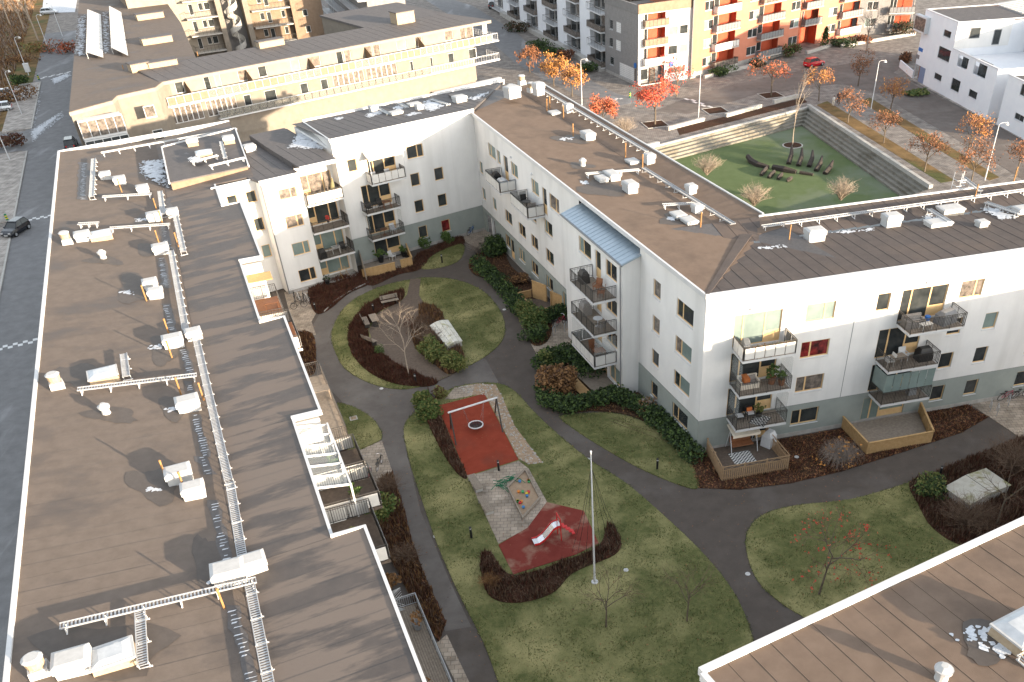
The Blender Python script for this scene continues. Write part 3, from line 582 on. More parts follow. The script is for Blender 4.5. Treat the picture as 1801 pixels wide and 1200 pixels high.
trim(N, (-16.68, -.1), (-15.3, 11.3), 13.15, 13.42, .14, zq0=12.3, zq1=12.58)
# ---- north-west piece: steps forward of the north wing, with a stack of loggias
W = FN.root('apartment_block', 'sunlit white corner house with a stack of timber-faced loggias, left of the north wing')
SW = [.84, 3.70, 6.56, 9.40]; TW = [2.16, 5.0, 7.76, 10.42]
ww = [(1.55, 3.38, SW[f], TW[f], [.66], ['glass', 'glasst', 'glassc', 'glassc'][f], None) for f in range(4)]
wall(W, 0, 4.0, .35, 11.3, 0, holes_from(ww), 'white'); MB().box(-.03, 4.0, -.04, .2, -.3, .349).build('plinth', 'plinth', W)
for x0, x1, z0, z1, sp, pn, dr in ww: window(W, x0, x1, z0, z1, 0, sp, pn)
wv = [(4.3, 7.7, [.2, 2.75, 5.6, 8.45][f]+.1, [2.3, 5.1, 7.95, 10.75][f], [.27, .72], ['glasst', 'glasst', 'glass', 'glassc'][f], 0) for f in range(4)]
wall(W, 4.0, 7.95, .1, 11.6, 1.5, holes_from(wv), 'white', 'loggia_wall')
for x0, x1, z0, z1, sp, pn, dr in wv: window(W, x0, x1, z0, z1, 1.5, sp, pn, sill=False, door=0)
MB().poly([(4.0, 0, .1), (4.0, 1.5, .1), (4.0, 1.5, 11.6), (4.0, 0, 11.6)]).poly([(7.95, 1.5, .1), (7.95, 0, .1), (7.95, 0, 12.1), (7.95, 1.5, 12.1)]).poly([(0, 0, .1), (0, 0, 11.4), (0, 1.6, 11.4), (0, 1.6, .1)]).build('return_wall', 'white', W)
for f, inf in ((1, None), (2, None), (3, 'whitepanel')): balcony(W, 4.02, 7.95, 1.48, [.2, 2.75, 5.6, 8.45][f], 1.9, infill=inf)
MB().box(4.05, 7.95, -.35, 1.5, .02, .15).build('terrace', 'concrete', W)
wl2 = [(-1.2, -.2, SW[3]-.1, TW[3], None, 'glass', None), (-1.15, -.17, SW[2]-.1, TW[2], None, 'glass', None), (-1.1, -.2, SW[1], TW[1], None, 'glasst', None), (-3.1, -2.1, SW[3]-.1, TW[3], None, 'glass', None)]
wall(W, -4.2, .0, .1, 11.4, 1.6, holes_from(wl2), 'white', 'link_wall')
for x0, x1, z0, z1, sp, pn, dr in wl2: window(W, x0, x1, z0, z1, 1.6, sp, pn)
MB().box(.1, 3.95, .45, 14, 0, 11.2).box(-4, .09, 2, 14, 0, 11.0).box(3.96, 7.9, 2, 14, 0, 11.2).build('core', 'white', W)
def zw2(x, y): return 11.62-.012*y
rb = MB(); rb.hexa([(-.1, -.12, 11.45), (4.0, -.12, 11.45), (4.0, 14.8, 11.3), (-3.0, 14.8, 11.3)], [(-.1, -.12, zw2(0, 0)), (4.0, -.12, zw2(0, 0)), (4.0, 14.8, zw2(0, 14.8)), (-3.0, 14.8, zw2(0, 14.8))])
rb.hexa([(4.0, -.5, 12.05), (8.05, -.5, 12.05), (8.3, 14.8, 11.7), (4.0, 14.8, 11.7)], [(4.0, -.5, 12.2), (8.05, -.5, 12.2), (8.3, 14.8, 11.85), (4.0, 14.8, 11.85)]); rb.box(4.02, 8.0, 1.6, 14.7, 11.2, 12.0)
roofW = rb.build('roof', 'feltN', W)
strips(roofW, -.05, 3.97, 1.0, lambda x: -.08, lambda x: 14.7, lambda x, y: zw2(x, y), 'x', 'feltN'); strips(roofW, 4.03, 8.0, 1.0, lambda x: -.45, lambda x: 14.7, lambda x, y: 12.2-.0229*(y+.5), 'x', 'feltN')
trim(W, (-.1, -.15), (4.0, -.15), 11.3, 11.68, .14); trim(W, (4.0, -.55), (8.05, -.55), 11.9, 12.26, .14)
trim(W, (-4.3, 1.5), (-.05, 1.5), 11.2, 11.55, .14)
MB().tube([(.06, -.1, 11.3), (.06, -.1, .1)], .06, 8).build('downpipe', 'pipe', W); MB().tube([(8.02, .2, 11.9), (8.02, .2, .1)], .05, 8).build('downpipe', 'pipe', W)

# ---- wing nearest the camera, bottom right
p0, p1 = G(1232, 1182, 13.0), G(1801, 916, 13.0)
FS = Frame((p0.x, p0.y, 0), math.degrees(math.atan2(p1.y-p0.y, p1.x-p0.x)))
S = FS.root('apartment_block', 'nearest wing in the lower right corner, sunlit brown felt roof with white edge')
MB().box(.15, 60, -16, -.15, 0, 12.7).build('wall', 'white', S)
def zs(x, y): return 13.0+.018*(-y) if y > -8 else 13.144+.01*(-8-y)
rb = MB(); rb.hexa([(0, -16, zs(0, -16)-.25), (60, -16, zs(0, -16)-.25), (60, 0, 12.8), (0, 0, 12.8)], [(0, -16, zs(0, -16)), (60, -16, zs(0, -16)), (60, 0, 13), (0, 0, 13)]); roofS = rb.build('roof', 'feltdark', S)
strips(roofS, .1, 40, 1.05, lambda x: -15.9, lambda x: -.2, zs, 'x', 'feltC')
trim(S, (-.02, -.02), (60, -.02), 12.75, 13.16, .3); trim(S, (-.02, -.17), (-.02, -16), 12.75, 13.16, .26)
# the far slope of this wing's roof: the taller stair houses that stand on it beyond the picture
q = FS.g(1655, 1193, 13.1); mushroom(S, q.x, q.y, zs(q.x, q.y)+.03)
q = FS.g(1790, 1122, 13.1); skylight(S, q.x+.3, q.y, zs(q.x, q.y)+.03, 2.3, 1.5, .5); 
a, b = FS.g(1790, 1172, 13.1), FS.g(1840, 1150, 13.1); walkway(S, a, b, 13.15, .36)

# ---- fittings on the other roofs
def fit(fr, parent, zf, lst, fn, **k):
    for e in lst:
        p = fr.g(e[0], e[1], 12.85); fn(parent, p.x, p.y, zf(p.x, p.y)+.03, *e[2:], **k)
fit(FC, C, zc, [(1034, 240, 1.5, 1.0, .75), (1108, 336, 1.3, .9, .9), (1215, 336, .8, .7, .8), (975, 196, 1.2, 1.0, .3), (1000, 195, .8, .7, .9), (1112, 282, 1.2, .9, .35), (1142, 284, .8, .8, .9), (1058, 318, 1.2, .8, .4), (1076, 313, 1.7, .9, .6), (1193, 379, 1.2, .9, .35), (1212, 389, 1.3, .9, .35), (1226, 369, .7, .7, .7)], vent_box)
fit(FC, C, zc, [(1025, 292)], mushroom)
fit(FC, C, zc, [(1008, 238), (1100, 272), (1130, 292), (1232, 399), (962, 192), (967, 188), (991, 204)], pole)
for a, b in (((955, 163), (1138, 273)), ((1131, 298), (1290, 397))):
    p, q = FC.g(*a, 12.8), FC.g(*b, 12.8); walkway(C, p, q, zc(p.x, p.y)+.02, .34, zc(q.x, q.y)+.02)
for a, b in (((1030, 315), (1125, 302)), ((1165, 367), (1222, 361))):
    p, q = FC.g(*a, 12.8), FC.g(*b, 12.8); walkway(C, p, q, zc(p.x, p.y)+.02, .34, zc(q.x, q.y)+.02)
fit(FE, N, zn, [(657, 194, .8, .8, .7), (697, 203, 1.3, .9, .35), (728, 184, 1.3, .9, .3), (809, 182, 1.3, 1.1, .7), (738, 195, .7, .7, .6)], vent_box)
fit(FE, N, zn, [(900, 170), (935, 168)], chimney_cowl); fit(FE, N, zn, [(918, 148)], chimney_cowl); fit(FE, N, zn, [(902, 178, 1.5, 1.3, 1.2), (948, 175, 1.0, 1.0, 1.3)], vent_box)
for a, b in (((664, 188), (685, 204)), ((700, 178), (716, 190)), ((757, 173), (790, 189))):
    p, q = FE.g(*a, 12.9), FE.g(*b, 12.9); walkway(N, p, q, zn(p.x, p.y)+.02, .4, zn(q.x, q.y)+.02, h=.1)
fit(FN, W, zw2, [(434, 242, 1.1, .9, .7), (530, 211, 1.0, .8, .9)], vent_box)
fit(FD, D, zd, [(1432, 418, 1.3, 1.0, .95), (1567, 391, 1.2, 1.0, .95), (1672, 366, 1.8, 1.2, .35), (1650, 392, 1.8, 1.1, .4), (1726, 396, .7, .7, .5), (1800, 370, 1.4, 1.0, .5)], vent_box)
fit(FD, D, zd, [(1388, 420), (1714, 350), (1782, 322)], pole)
for a, b in (((1340, 406), (1801, 342)), ((1632, 374), (1668, 398)), ((1732, 362), (1790, 384)), ((1690, 325), (1722, 345))):
    p, q = FD.g(*a, 12.7), FD.g(*b, 12.7); walkway(D, p, q, zd(p.x, p.y)+.02, .34, zd(q.x, q.y)+.02)
# access ladder hoops at the far edge of the right wing's roof
b = MB(); q = FD.g(1683, 328, 12.9)
for i in range(4): b.tube([(q.x-.5+i*.02, q.y, 12.2+i*.45), (q.x-.45, q.y-.55, 12.2+i*.45), (q.x+.35, q.y-.55, 12.2+i*.45), (q.x+.4, q.y, 12.2+i*.45)], .025, 5)
for dx in (-.5, -.1, .4): b.tube([(q.x+dx, q.y-(.5 if dx == -.1 else 0), 11.4), (q.x+dx, q.y-(.5 if dx == -.1 else 0), 14.1)], .03, 5)
b.build('ladder_cage', 'flash', D)
# ================================================================ ground, streets, park, courtyard surfaces
import numpy as np
def catmull(pts, n=6):
    k = len(pts); out = []
    for i in range(k):
        p0, p1, p2, p3 = pts[i-1], pts[i], pts[(i+1) % k], pts[(i+2) % k]
        for j in range(n):
            t = j/n; t2, t3 = t*t, t*t*t
            out.append(tuple(.5*((2*p1[a])+(-p0[a]+p2[a])*t+(2*p0[a]-5*p1[a]+4*p2[a]-p3[a])*t2+(-p0[a]+3*p1[a]-3*p2[a]+p3[a])*t3) for a in (0, 1)))
    return out
def px2(pts, z=0.0, smooth=False, n=5):
    w_ = [(q.x, q.y) for q in (G(x, y, z) for x, y in pts)]
    return catmull(w_, n) if smooth else w_
def area2(p): return sum(p[i-1][0]*p[i][1]-p[i][0]*p[i-1][1] for i in range(len(p)))
def sheet(name, pts, z0, z1, m, kind='structure', label=None, cat=None, parent=None):
    if area2(pts) < 0: pts = pts[::-1]
    return MB().prism(pts, z0, z1).build(name, m, parent, kind=kind, label=label, cat=cat)
def inside(P, xs, ys):
    P = np.array(P); r = np.zeros(len(xs), bool); n = len(P)
    for i in range(n):
        x1, y1 = P[i-1]; x2, y2 = P[i]
        c = (y1 > ys) != (y2 > ys)
        with np.errstate(divide='ignore', invalid='ignore'): r ^= c & (xs < (x2-x1)*(ys-y1)/(y2-y1+1e-12)+x1)
    return r
rng = np.random.default_rng(3)
def sample(P, dens, excl=()):
    A = np.array(P); lo, hi = A.min(0), A.max(0); n = int(dens*(hi[0]-lo[0])*(hi[1]-lo[1]))
    q = rng.uniform(lo, hi, (n, 2)); k = inside(P, q[:, 0], q[:, 1])
    for e in excl: k &= ~inside(e, q[:, 0], q[:, 1])
    return q[k]
def blades(name, q, z, h, wdt, lean, mats, label, cat, upf=1.0, parent=None):
    """many small upright blades or leaf flakes, one stuff object"""
    n = len(q)
    if n == 0: return
    a = rng.uniform(0, 2*np.pi, n); hh = h*rng.uniform(.5, 1.3, n); ll = lean*rng.uniform(-1, 1, (n, 2))
    zz = z if np.ndim(z) else np.full(n, z)
    cl = .5+.25*(np.sin(q[:, 0]*2.3+q[:, 1]*1.1)+np.sin(q[:, 0]*-1.3+q[:, 1]*2.9+1.0)); hh *= .35+1.1*cl*rng.uniform(.6, 1.4, n)
    v = np.zeros((n, 3, 3)); w_ = wdt*rng.uniform(.6, 1.4, n)
    v[:, 0, 0] = q[:, 0]-np.cos(a)*w_; v[:, 0, 1] = q[:, 1]-np.sin(a)*w_; v[:, 1, 0] = q[:, 0]+np.cos(a)*w_; v[:, 1, 1] = q[:, 1]+np.sin(a)*w_
    v[:, 2, 0] = q[:, 0]+ll[:, 0]; v[:, 2, 1] = q[:, 1]+ll[:, 1]; v[:, :2, 2] = zz[:, None]; v[:, 2, 2] = zz+hh*upf
    me = bpy.data.meshes.new(name); me.from_pydata(v.reshape(-1, 3).tolist(), [], np.arange(n*3).reshape(-1, 3).tolist())
    for m in mats: me.materials.append(MT[m])
    if len(mats) > 1: me.polygons.foreach_set('material_index', rng.integers(0, len(mats), n))
    return mkobj(name, me, parent, label=label, cat=cat, kind='stuff')

# --- sunken play square
PNE, PSE = G(1424, 188), G(1640, 331); PN2 = G(1200, 245)
dW = (PN2-PNE).normalized(); PNW = PNE+dW*36; PSW = PSE+dW*36
ZP = -1.5
P4 = [(p.x, p.y) for p in (PSW, PSE, PNE, PNW)]
out = [(-700, -200), (900, -200), (900, 1500), (-700, 1500)]
b = MB()
for i in range(4): j = (i+1) % 4; b.poly([(*out[i], 0), (*out[j], 0), (*P4[j], 0), (*P4[i], 0)])
b.build('ground', 'paving2', kind='structure')
dS = (PSE-PNE).normalized()
pk = sheet('play_turf', [(p.x, p.y) for p in (PSW, PSE, PNE, PNW)], ZP-.2, ZP, 'turf')
nst = 5
stp = thing('stone_steps', PNE, 0, 'stepped concrete seating round two sides of the sunken green play square', 'steps')
for i in range(nst):
    z1 = -.05-i*(1.5/nst); a = i*.62; c = a+.62
    def rel(p): return (p-PNE).x, (p-PNE).y
    q = [PNE+dW*0+(-dW)*0, ]
    # north side run
    A0, A1 = PNE+dS*a+dW*a, PNE+dS*a+dW*36; B1, B0 = PNE+dS*c+dW*36, PNE+dS*c+dW*c
    MB().prism([rel(p) for p in (A0, A1, B1, B0)], ZP, z1).build('step', 'stepstone', stp)
    A0, A1 = PNE+dW*a+dS*a, PSE+dW*a; B1, B0 = PSE+dW*c, PNE+dW*c+dS*c
    MB().prism([rel(p) for p in (A0, B0, B1, A1)], ZP, z1-.004).build('step', 'stepstone', stp)
def wallstrip(name, p, q, w, z0, z1, m, label, cat):
    d = (q-p).normalized(); n = Vector((-d.y, d.x, 0))*w
    o = MB().prism([(0, 0), ((q-p).x, (q-p).y), ((q-p+n).x, (q-p+n).y), (n.x, n.y)], z0, z1)
    if area2([(0, 0), ((q-p).x, (q-p).y), ((q-p+n).x, (q-p+n).y), (n.x, n.y)]) < 0: o = MB().prism([(n.x, n.y), ((q-p+n).x, (q-p+n).y), ((q-p).x, (q-p).y), (0, 0)], z0, z1)
    return o.build(name, m, None, p, label=label, cat=cat)
wallstrip('stone_wall', PSE, PNE-dW*0, .5, -.2, .42, 'concrete', 'low stone wall along the right side of the sunken green play square', 'wall')
wallstrip('stone_wall', PNE+dW*.3, PNE+dW*36, .4, -.2, .16, 'concrete', 'low pale kerb wall along the back of the sunken green play square', 'wall')
wallstrip('stone_wall', PSE+dW*12.5, PSW, .4, -.2, .35, 'concrete', 'pale kerb wall on the near side of the green play square, beside the roof edge', 'wall')
MB().poly([(PSE.x, PSE.y, ZP-.1), (PSW.x, PSW.y, ZP-.1), (PSW.x, PSW.y, .0), (PSE.x, PSE.y, .0)]).poly([(PSW.x, PSW.y, ZP-.1), (PNW.x, PNW.y, ZP-.1), (PNW.x, PNW.y, 0), (PSW.x, PSW.y, 0)]).build('retaining_wall', 'concrete', kind='structure')
# soil strips and paths round it
def strip_px(name, pts, z, m): return sheet(name, px2(pts), z-.03, z, m)
strip_px('gravel_path', [(1195, 238), (1420, 180), (1412, 172), (1190, 226)], .012, 'mulch')
strip_px('planting_strip', [(1436, 185), (1655, 322), (1680, 318), (1455, 178)], .012, 'drygrass')
strip_px('planting_strip', [(1512, 178), (1740, 318), (1758, 312), (1530, 172)], .012, 'drygrass')
strip_px('road', [(1150, 196), (1215, 170), (1300, 147), (1420, 122), (1540, 106), (1640, 84), (1640, 104), (1590, 114), (1572, 128), (1610, 150), (1700, 195), (1830, 262), (1830, 335), (1700, 255), (1610, 204), (1545, 166), (1480, 147), (1400, 158), (1330, 166), (1262, 186), (1215, 200)], .016, 'asphaltw')
strip_px('road', [(700, -30), (830, 10), (905, 55), (945, 92), (1000, 122), (1080, 163), (1128, 178), (1090, 186), (1020, 170), (955, 140), (905, 110), (860, 70)], .016, 'asphalt')
strip_px('pavement', [(1600, 140), (1618, 132), (1801, 228), (1830, 250), (1830, 262), (1700, 195)], .10, 'sidewalk')
# --- left street
def fl(pts): return [((dB*u+dA*v).x, (dB*u+dA*v).y) for u, v in pts]
sheet('road', fl([(-23.7, 0), (-13.35, 0), (-13.35, 128), (-14.5, 270), (-25, 270)]), -.02, .02, 'asphalt')
sheet('road', fl([(-70, 168), (-23.69, 166), (-23.69, 178), (-70, 176)]), -.02, .024, 'asphalt')
for a, b_ in ((0, 126), (132, 165), (179, 215)): 
    sheet('pavement', fl([(-28.2, a), (-23.85, a), (-23.85, b_), (-28.2, b_)]), -.02, .13, 'sidewalk'); sheet('kerb', fl([(-23.84, a), (-23.62, a), (-23.62, b_), (-23.84, b_)]), -.02, .136, 'concrete')
sheet('pavement', fl([(-16.2, 126), (-12.5, 126), (-12.5, 160), (-16.2, 160)]), -.02, .12, 'paving2')
sheet('open_ground', fl([(-160, 0), (-28.2, 0), (-28.2, 165), (-160, 165)]), -.02, .05, 'drygrass')
sheet('open_ground', fl([(-160, 180), (-28.2, 180), (-28.2, 215), (-25.2, 216), (-24, 420), (-160, 420)]), -.02, .05, 'drygrass')
sheet('frosty_yard', px2([(78, -12), (138, -12), (132, 22), (74, 24)]), .05, .09, 'snow')
sheet('car_park', fl([(-60, 180.5), (-34, 180.5), (-34, 200), (-60, 200)]), .0, .07, 'asphalt')
q = sample(fl([(-120, 182), (-29, 182), (-29, 340), (-120, 340)]), 5, [fl([(-60, 180.5), (-34, 180.5), (-34, 200), (-60, 200)])]); blades('dry_grass', q, .05, .9, .11, .6, ['dry', 'brownleaf', 'twig', 'twigg'], 'tall dry brown grass and brush on the open ground at upper left', 'grass')
# frost along the street kerb
def marks(px0, px1, n, label):
    p, q = G(*px0), G(*px1); o = thing('road_marking', p, 0, label, 'road marking'); d = (q-p)/n; nn = Vector((-d.y, d.x, 0)).normalized()*.5
    for i in range(n):
        a = d*i; off = nn*(1 if i % 2 else 0); c = [a+off, a+d*.95+off, a+d*.95+off+nn, a+off+nn]
        if area2([(k.x, k.y) for k in c]) < 0: c = c[::-1]
        MB().prism([(k.x, k.y) for k in c], .018, .03).build('painted_square', 'flash', o)
marks((-4, 618), (76, 600), 9, 'chequered white squares of the speed bump nearest the camera on the left street')
marks((50, 389), (104, 380), 8, 'chequered white squares of the speed bump beside the dark car')
marks((72, 139), (128, 127), 8, 'chequered white squares of the farthest speed bump on the left street')
marks((1071, 179), (1096, 174), 5, 'chequered white squares across the street behind the red berry tree')
marks((1202, 174), (1246, 191), 6, 'chequered white squares near the lamp post beside the play square')

# --- courtyard
yard = [(-30.2, 88), (-9.2, 103.6), (9.65, 56), (60, 66), (60, 48), (20, 30), (5, 20), (-8.0, 16.0)]
yard = [(dB*2.0+dA*15), (dB*2.0+dA*96), FN.o+FN.y*2+FN.x*2, FE.o+FE.y*.3, FC.o+FC.x*51.4+FC.y*.3, FD.o+FD.x*45+FD.y*.3, FS.o+FS.x*50-FS.y*.5, FS.o-FS.y*.5, FS.o-FS.y*12]
sheet('courtyard_path', [(p.x, p.y) for p in yard], -.02, .02, 'path')
SURF = {}
sheet('path_section', px2([(651, 499), (657, 512), (760, 600), (855, 633), (877, 673), (800, 690), (712, 745), (716, 800), (740, 900), (790, 1020), (829, 1103), (783, 1111), (690, 860), (600, 705), (545, 650), (540, 590), (565, 548), (605, 522)]), 0, .026, 'pathlight')
def surf(key, name, pts, z, m, smooth=True, kind='structure'):
    P = px2(pts, 0, smooth); SURF[key] = P; return sheet(name, P, -.02, z, m, kind)
surf('round', 'lawn', [(584, 600), (589, 570), (610, 538), (650, 513), (700, 497), (755, 489), (805, 494), (848, 512), (877, 543), (888, 576), (880, 604), (850, 630), (812, 650), (770, 670), (725, 684), (680, 683), (636, 668), (602, 643)], .06, 'lawn')
surf('ring', 'planting_bed', [(708, 512), (668, 524), (632, 550), (613, 585), (619, 622), (648, 655), (694, 676), (748, 681), (770, 672), (735, 660), (690, 636), (656, 606), (648, 582), (664, 552), (706, 530)], .075, 'mulch')
surf('deck', 'gravel_floor', [(706, 531), (716, 520), (722, 492), (740, 491), (737, 520), (748, 540), (735, 560), (722, 585), (730, 615), (760, 640), (800, 658), (768, 673), (735, 660), (690, 636), (657, 606), (649, 582), (665, 552)], .085, 'timberd', False)
surf('midbed', 'planting_bed', [(742, 536), (772, 545), (786, 572), (815, 622), (812, 645), (790, 660), (762, 640), (732, 614), (724, 586), (735, 560)], .095, 'mulch')
surf('long', 'lawn', [(711, 752), (735, 722), (770, 698), (800, 683), (840, 675), (878, 676), (906, 690), (940, 726), (985, 768), (1040, 812), (1100, 850), (1170, 910), (1240, 978), (1290, 1042), (1318, 1105), (1322, 1140), (1290, 1170), (1235, 1230), (1150, 1290), (960, 1290), (890, 1225), (850, 1130), (805, 1040), (770, 960), (742, 880), (720, 810)], .06, 'lawn')
surf('gravel', 'stone_bed', [(800, 683), (840, 676), (872, 678), (884, 700), (905, 750), (935, 790), (955, 815), (930, 818), (912, 808), (880, 745), (855, 697), (828, 696)], .072, 'sand', False)
surf('patch', 'paving', [(782, 704), (800, 683), (836, 677), (830, 697), (800, 703)], .076, 'paving', False)
surf('rub1', 'rubber_pad', [(769.5, 715.5), (852, 693.6), (912, 810), (822, 838.6)], .085, 'rubber', False)
surf('pave', 'paving', [(823, 840), (912, 812), (930, 826), (962, 884), (928, 930), (877, 958)], .080, 'paving', False)
surf('rub2', 'rubber_pad', [(876.7, 960), (928, 930), (961.7, 885), (1026.7, 900), (1053, 957), (1013, 977), (903, 1012)], .092, 'rubber2', False)
surf('shrubL', 'planting_bed', [(738, 706), (757, 694), (775, 730), (800, 790), (822, 840), (806, 836), (780, 800), (755, 750)], .074, 'mulch')
surf('shrubB', 'planting_bed', [(845, 985), (862, 972), (905, 1014), (1015, 980), (1056, 958), (1070, 922), (1092, 952), (1080, 978), (1010, 1008), (970, 1046), (905, 1062), (858, 1046)], .098, 'mulch')
surf('lawnE', 'lawn', [(986, 733), (1030, 728), (1080, 728), (1130, 742), (1180, 776), (1214, 812), (1228, 858), (1190, 852), (1120, 822), (1050, 782), (1005, 752)], .06, 'lawn')
surf('bedE', 'planting_bed', [(950, 634), (960, 622), (1000, 616), (1040, 640), (1060, 665), (1075, 690), (1130, 694), (1200, 755), (1232, 800), (1222, 818), (1200, 800), (1150, 752), (1100, 730), (1040, 724), (985, 726), (958, 690)], .055, 'mulch')
surf('bedD', 'planting_bed', [(1215, 815), (1232, 797), (1480, 755), (1700, 712), (1738, 735), (1690, 762), (1600, 792), (1480, 830), (1390, 851), (1300, 862), (1228, 859)], .05, 'mulch', False)
surf('bikeP', 'paving', [(1706, 712), (1801, 690), (1840, 690), (1840, 780), (1801, 775)], .055, 'paving', False)
surf('lawnS', 'lawn', [(1312, 962), (1318, 930), (1345, 905), (1400, 890), (1490, 880), (1560, 862), (1610, 846), (1660, 836), (1760, 860), (1801, 900), (1850, 980), (1650, 1080), (1480, 1120), (1410, 1084), (1365, 1055), (1328, 1015)], .06, 'lawn')
surf('bedS', 'planting_bed', [(1600, 850), (1650, 830), (1720, 800), (1830, 770), (1860, 900), (1760, 960), (1690, 960), (1640, 930), (1615, 890)], .074, 'mulch')
surf('lawnN', 'lawn', [(741, 473), (762, 450), (805, 431), (817, 437), (808, 458), (780, 470)], .06, 'lawn')
surf('bedN', 'planting_bed', [(640, 490), (720, 466), (735, 448), (800, 420), (815, 418), (816, 432), (805, 431), (762, 449), (740, 474), (700, 484), (655, 503)], .05, 'mulch')
surf('bedW', 'planting_bed', [(545, 505), (598, 488), (640, 478), (648, 500), (615, 516), (575, 548), (552, 548)], .05, 'mulch')
surf('plazaN', 'paving', [(806, 416), (836, 395), (866, 412), (900, 436), (866, 428), (852, 424), (838, 436), (822, 428)], .045, 'paving', False)
surf('bikeW', 'paving', [(500, 515), (545, 505), (556, 552), (548, 566), (556, 590), (520, 592)], .045, 'paving', False)
surf('hedgebed', 'planting_bed', [(824, 466), (838, 448), (868, 424), (884, 436), (900, 470), (935, 500), (970, 565), (962, 602), (935, 606), (920, 560), (900, 520), (868, 494), (835, 484)], .055, 'mulch')
surf('patioC', 'paving', [(934, 606), (966, 575), (985, 562), (1010, 575), (1024, 612), (1040, 632), (1000, 617), (950, 634)], .05, 'paving', False)
surf('bedL1', 'planting_bed', [(517, 592), (550, 588), (556, 645), (545, 662), (530, 640)], .05, 'mulch')
surf('lawnL', 'lawn', [(590, 712), (620, 716), (655, 737), (672, 768), (655, 782), (612, 798), (604, 770), (596, 740)], .06, 'lawn')
surf('bedL2', 'planting_bed', [(588, 716), (600, 760), (612, 798), (606, 805), (590, 760)], .065, 'mulch')
surf('paveL', 'paving', [(610, 802), (672, 776), (690, 830), (668, 860), (640, 875), (622, 860)], .05, 'paving', False)
surf('bedL3', 'planting_bed', [(634, 876), (690, 832), (706, 880), (724, 950), (750, 1020), (785, 1095), (772, 1130), (735, 1075), (680, 970)], .05, 'mulch', False)
surf('paveS', 'paving', [(768, 1132), (786, 1117), (825, 1200), (850, 1260), (830, 1260)], .05, 'paving', False)
# pale edging stones along the north-west path
def kerbline(name, pts, w, h, m, label):
    P = px2(pts); b = MB(); b.tube([(x, y, h*.5) for x, y in P], w, 4); return b.build(name, m, label=label, cat='kerb')
kerbline('edging_kerb', [(571, 549), (590, 530), (615, 514), (648, 498)], .09, .12, 'concrete', 'pale curved edging kerb by the path below the corner house')
# grass blades on every lawn (short tufts) and twiggy cover on the beds
ex = [SURF[k] for k in ('ring', 'deck', 'midbed', 'gravel', 'patch', 'rub1', 'pave', 'rub2', 'shrubL', 'shrubB', 'bedS')]
MT['grass1'] = leafm('grass_green', (.085, .115, .032), (.125, .15, .045)); MT['grass2'] = leafm('grass_olive', (.155, .15, .06), (.215, .195, .09)); MT['grass3'] = leafm('grass_dark', (.062, .085, .026), (.09, .115, .038))
for k, dn in (('round', 110), ('long', 90), ('lawnE', 110), ('lawnS', 90), ('lawnN', 110), ('lawnL', 110)):
    lb = dict(round='short grass of the round lawn', long='short grass of the long lawn round the playground', lawnE='short grass of the small lawn below the green hedge', lawnS='short grass of the lawn with the red berry tree', lawnN='short grass of the little lawn by the north wing', lawnL='short grass of the small lawn beside the left block')[k]
    E_ = np.array(SURF[k]); t_ = rng.integers(0, len(E_), len(E_)*14); f_ = rng.random((len(t_), 1)); edge = E_[t_]*(1-f_)+np.roll(E_, -1, 0)[t_]*f_+rng.normal(0, .06, (len(t_), 2))
    blades('grass', np.concatenate([sample(SURF[k], dn, ex), edge]), .05, .075, .035, .06, ['grass1', 'grass2', 'grass3'], lb, 'grass')
for k, dn, ms, hh, lb in (('ring', 260, ['maroon', 'brownleaf', 'maroon'], .34, 'low maroon shrub cover in the curved bed on the round lawn'), ('midbed', 150, ['brownleaf', 'twig', 'dry'], .5, 'brown twiggy shrubs in the middle of the round lawn'),
                          ('shrubL', 130, ['maroon', 'twig', 'brownleaf'], .4, 'brown shrub cover left of the red swing pad'), ('shrubB', 200, ['brownleaf', 'twig', 'maroon'], .36, 'dark brown shrub mass below the red slide pad'),
                          ('bedE', 60, ['brownleaf', 'dry'], .1, 'fallen leaves in the hedge bed by the middle wing'), ('bedD', 150, ['maroon', 'brownleaf', 'dry', 'maroon', 'brownleaf', 'leafrust'], .12, 'dark fallen leaves in the bed along the right wing'), ('bedS', 140, ['brownleaf', 'maroon', 'twig'], .4, 'reddish brown shrub cover round the right-hand hatch'),
                          ('bedN', 180, ['maroon', 'brownleaf'], .25, 'maroon ground cover along the north wing'), ('bedW', 190, ['maroon', 'brownleaf', 'maroon'], .3, 'maroon ground cover below the corner house'), ('hedgebed', 50, ['brownleaf', 'dry'], .1, 'fallen leaves under the hedge by the middle wing'),
                          ('bedL1', 160, ['dry', 'maroon', 'brownleaf'], .3, 'dry brown ground cover beside the long roof'), ('bedL2', 160, ['maroon', 'brownleaf'], .3, 'maroon edging plants beside the small left lawn'), ('bedL3', 200, ['maroon', 'brownleaf', 'twig', 'dry'], .42, 'dark brown shrubs in the long bed beside the left block')):
    blades('ground_cover', sample(SURF[k], dn), .05, hh, .05, .16, ms, lb, 'ground cover')
# rounded stones of the stone bed
q = sample(SURF['gravel'], 16); base = MB().cyl(0, 0, -.03, .06, .13, .06, 7).cyl(0, 0, -.06, -.029, .10, .13, 7)
bs = MB()
for i, (x, y) in enumerate(q):
    r = random.uniform(.06, .12); k0 = random.uniform(0, 6); ring = [(x+r*math.cos(k0+t)*random.uniform(.8, 1.15), y+r*.8*math.sin(k0+t)*random.uniform(.8, 1.15)) for t in (0, 1.05, 2.1, 3.14, 4.19, 5.24)]
    bs.hexa([(a, c, .05) for a, c in ring], [(x+(a-x)*.55, y+(c-y)*.55, .075+r*.55) for a, c in ring], i % 3)
bs.build('river_stones', ['stone', 'plinth', 'concrete'], label='rounded river stones beside the red swing pad', cat='stones', kind='stuff')

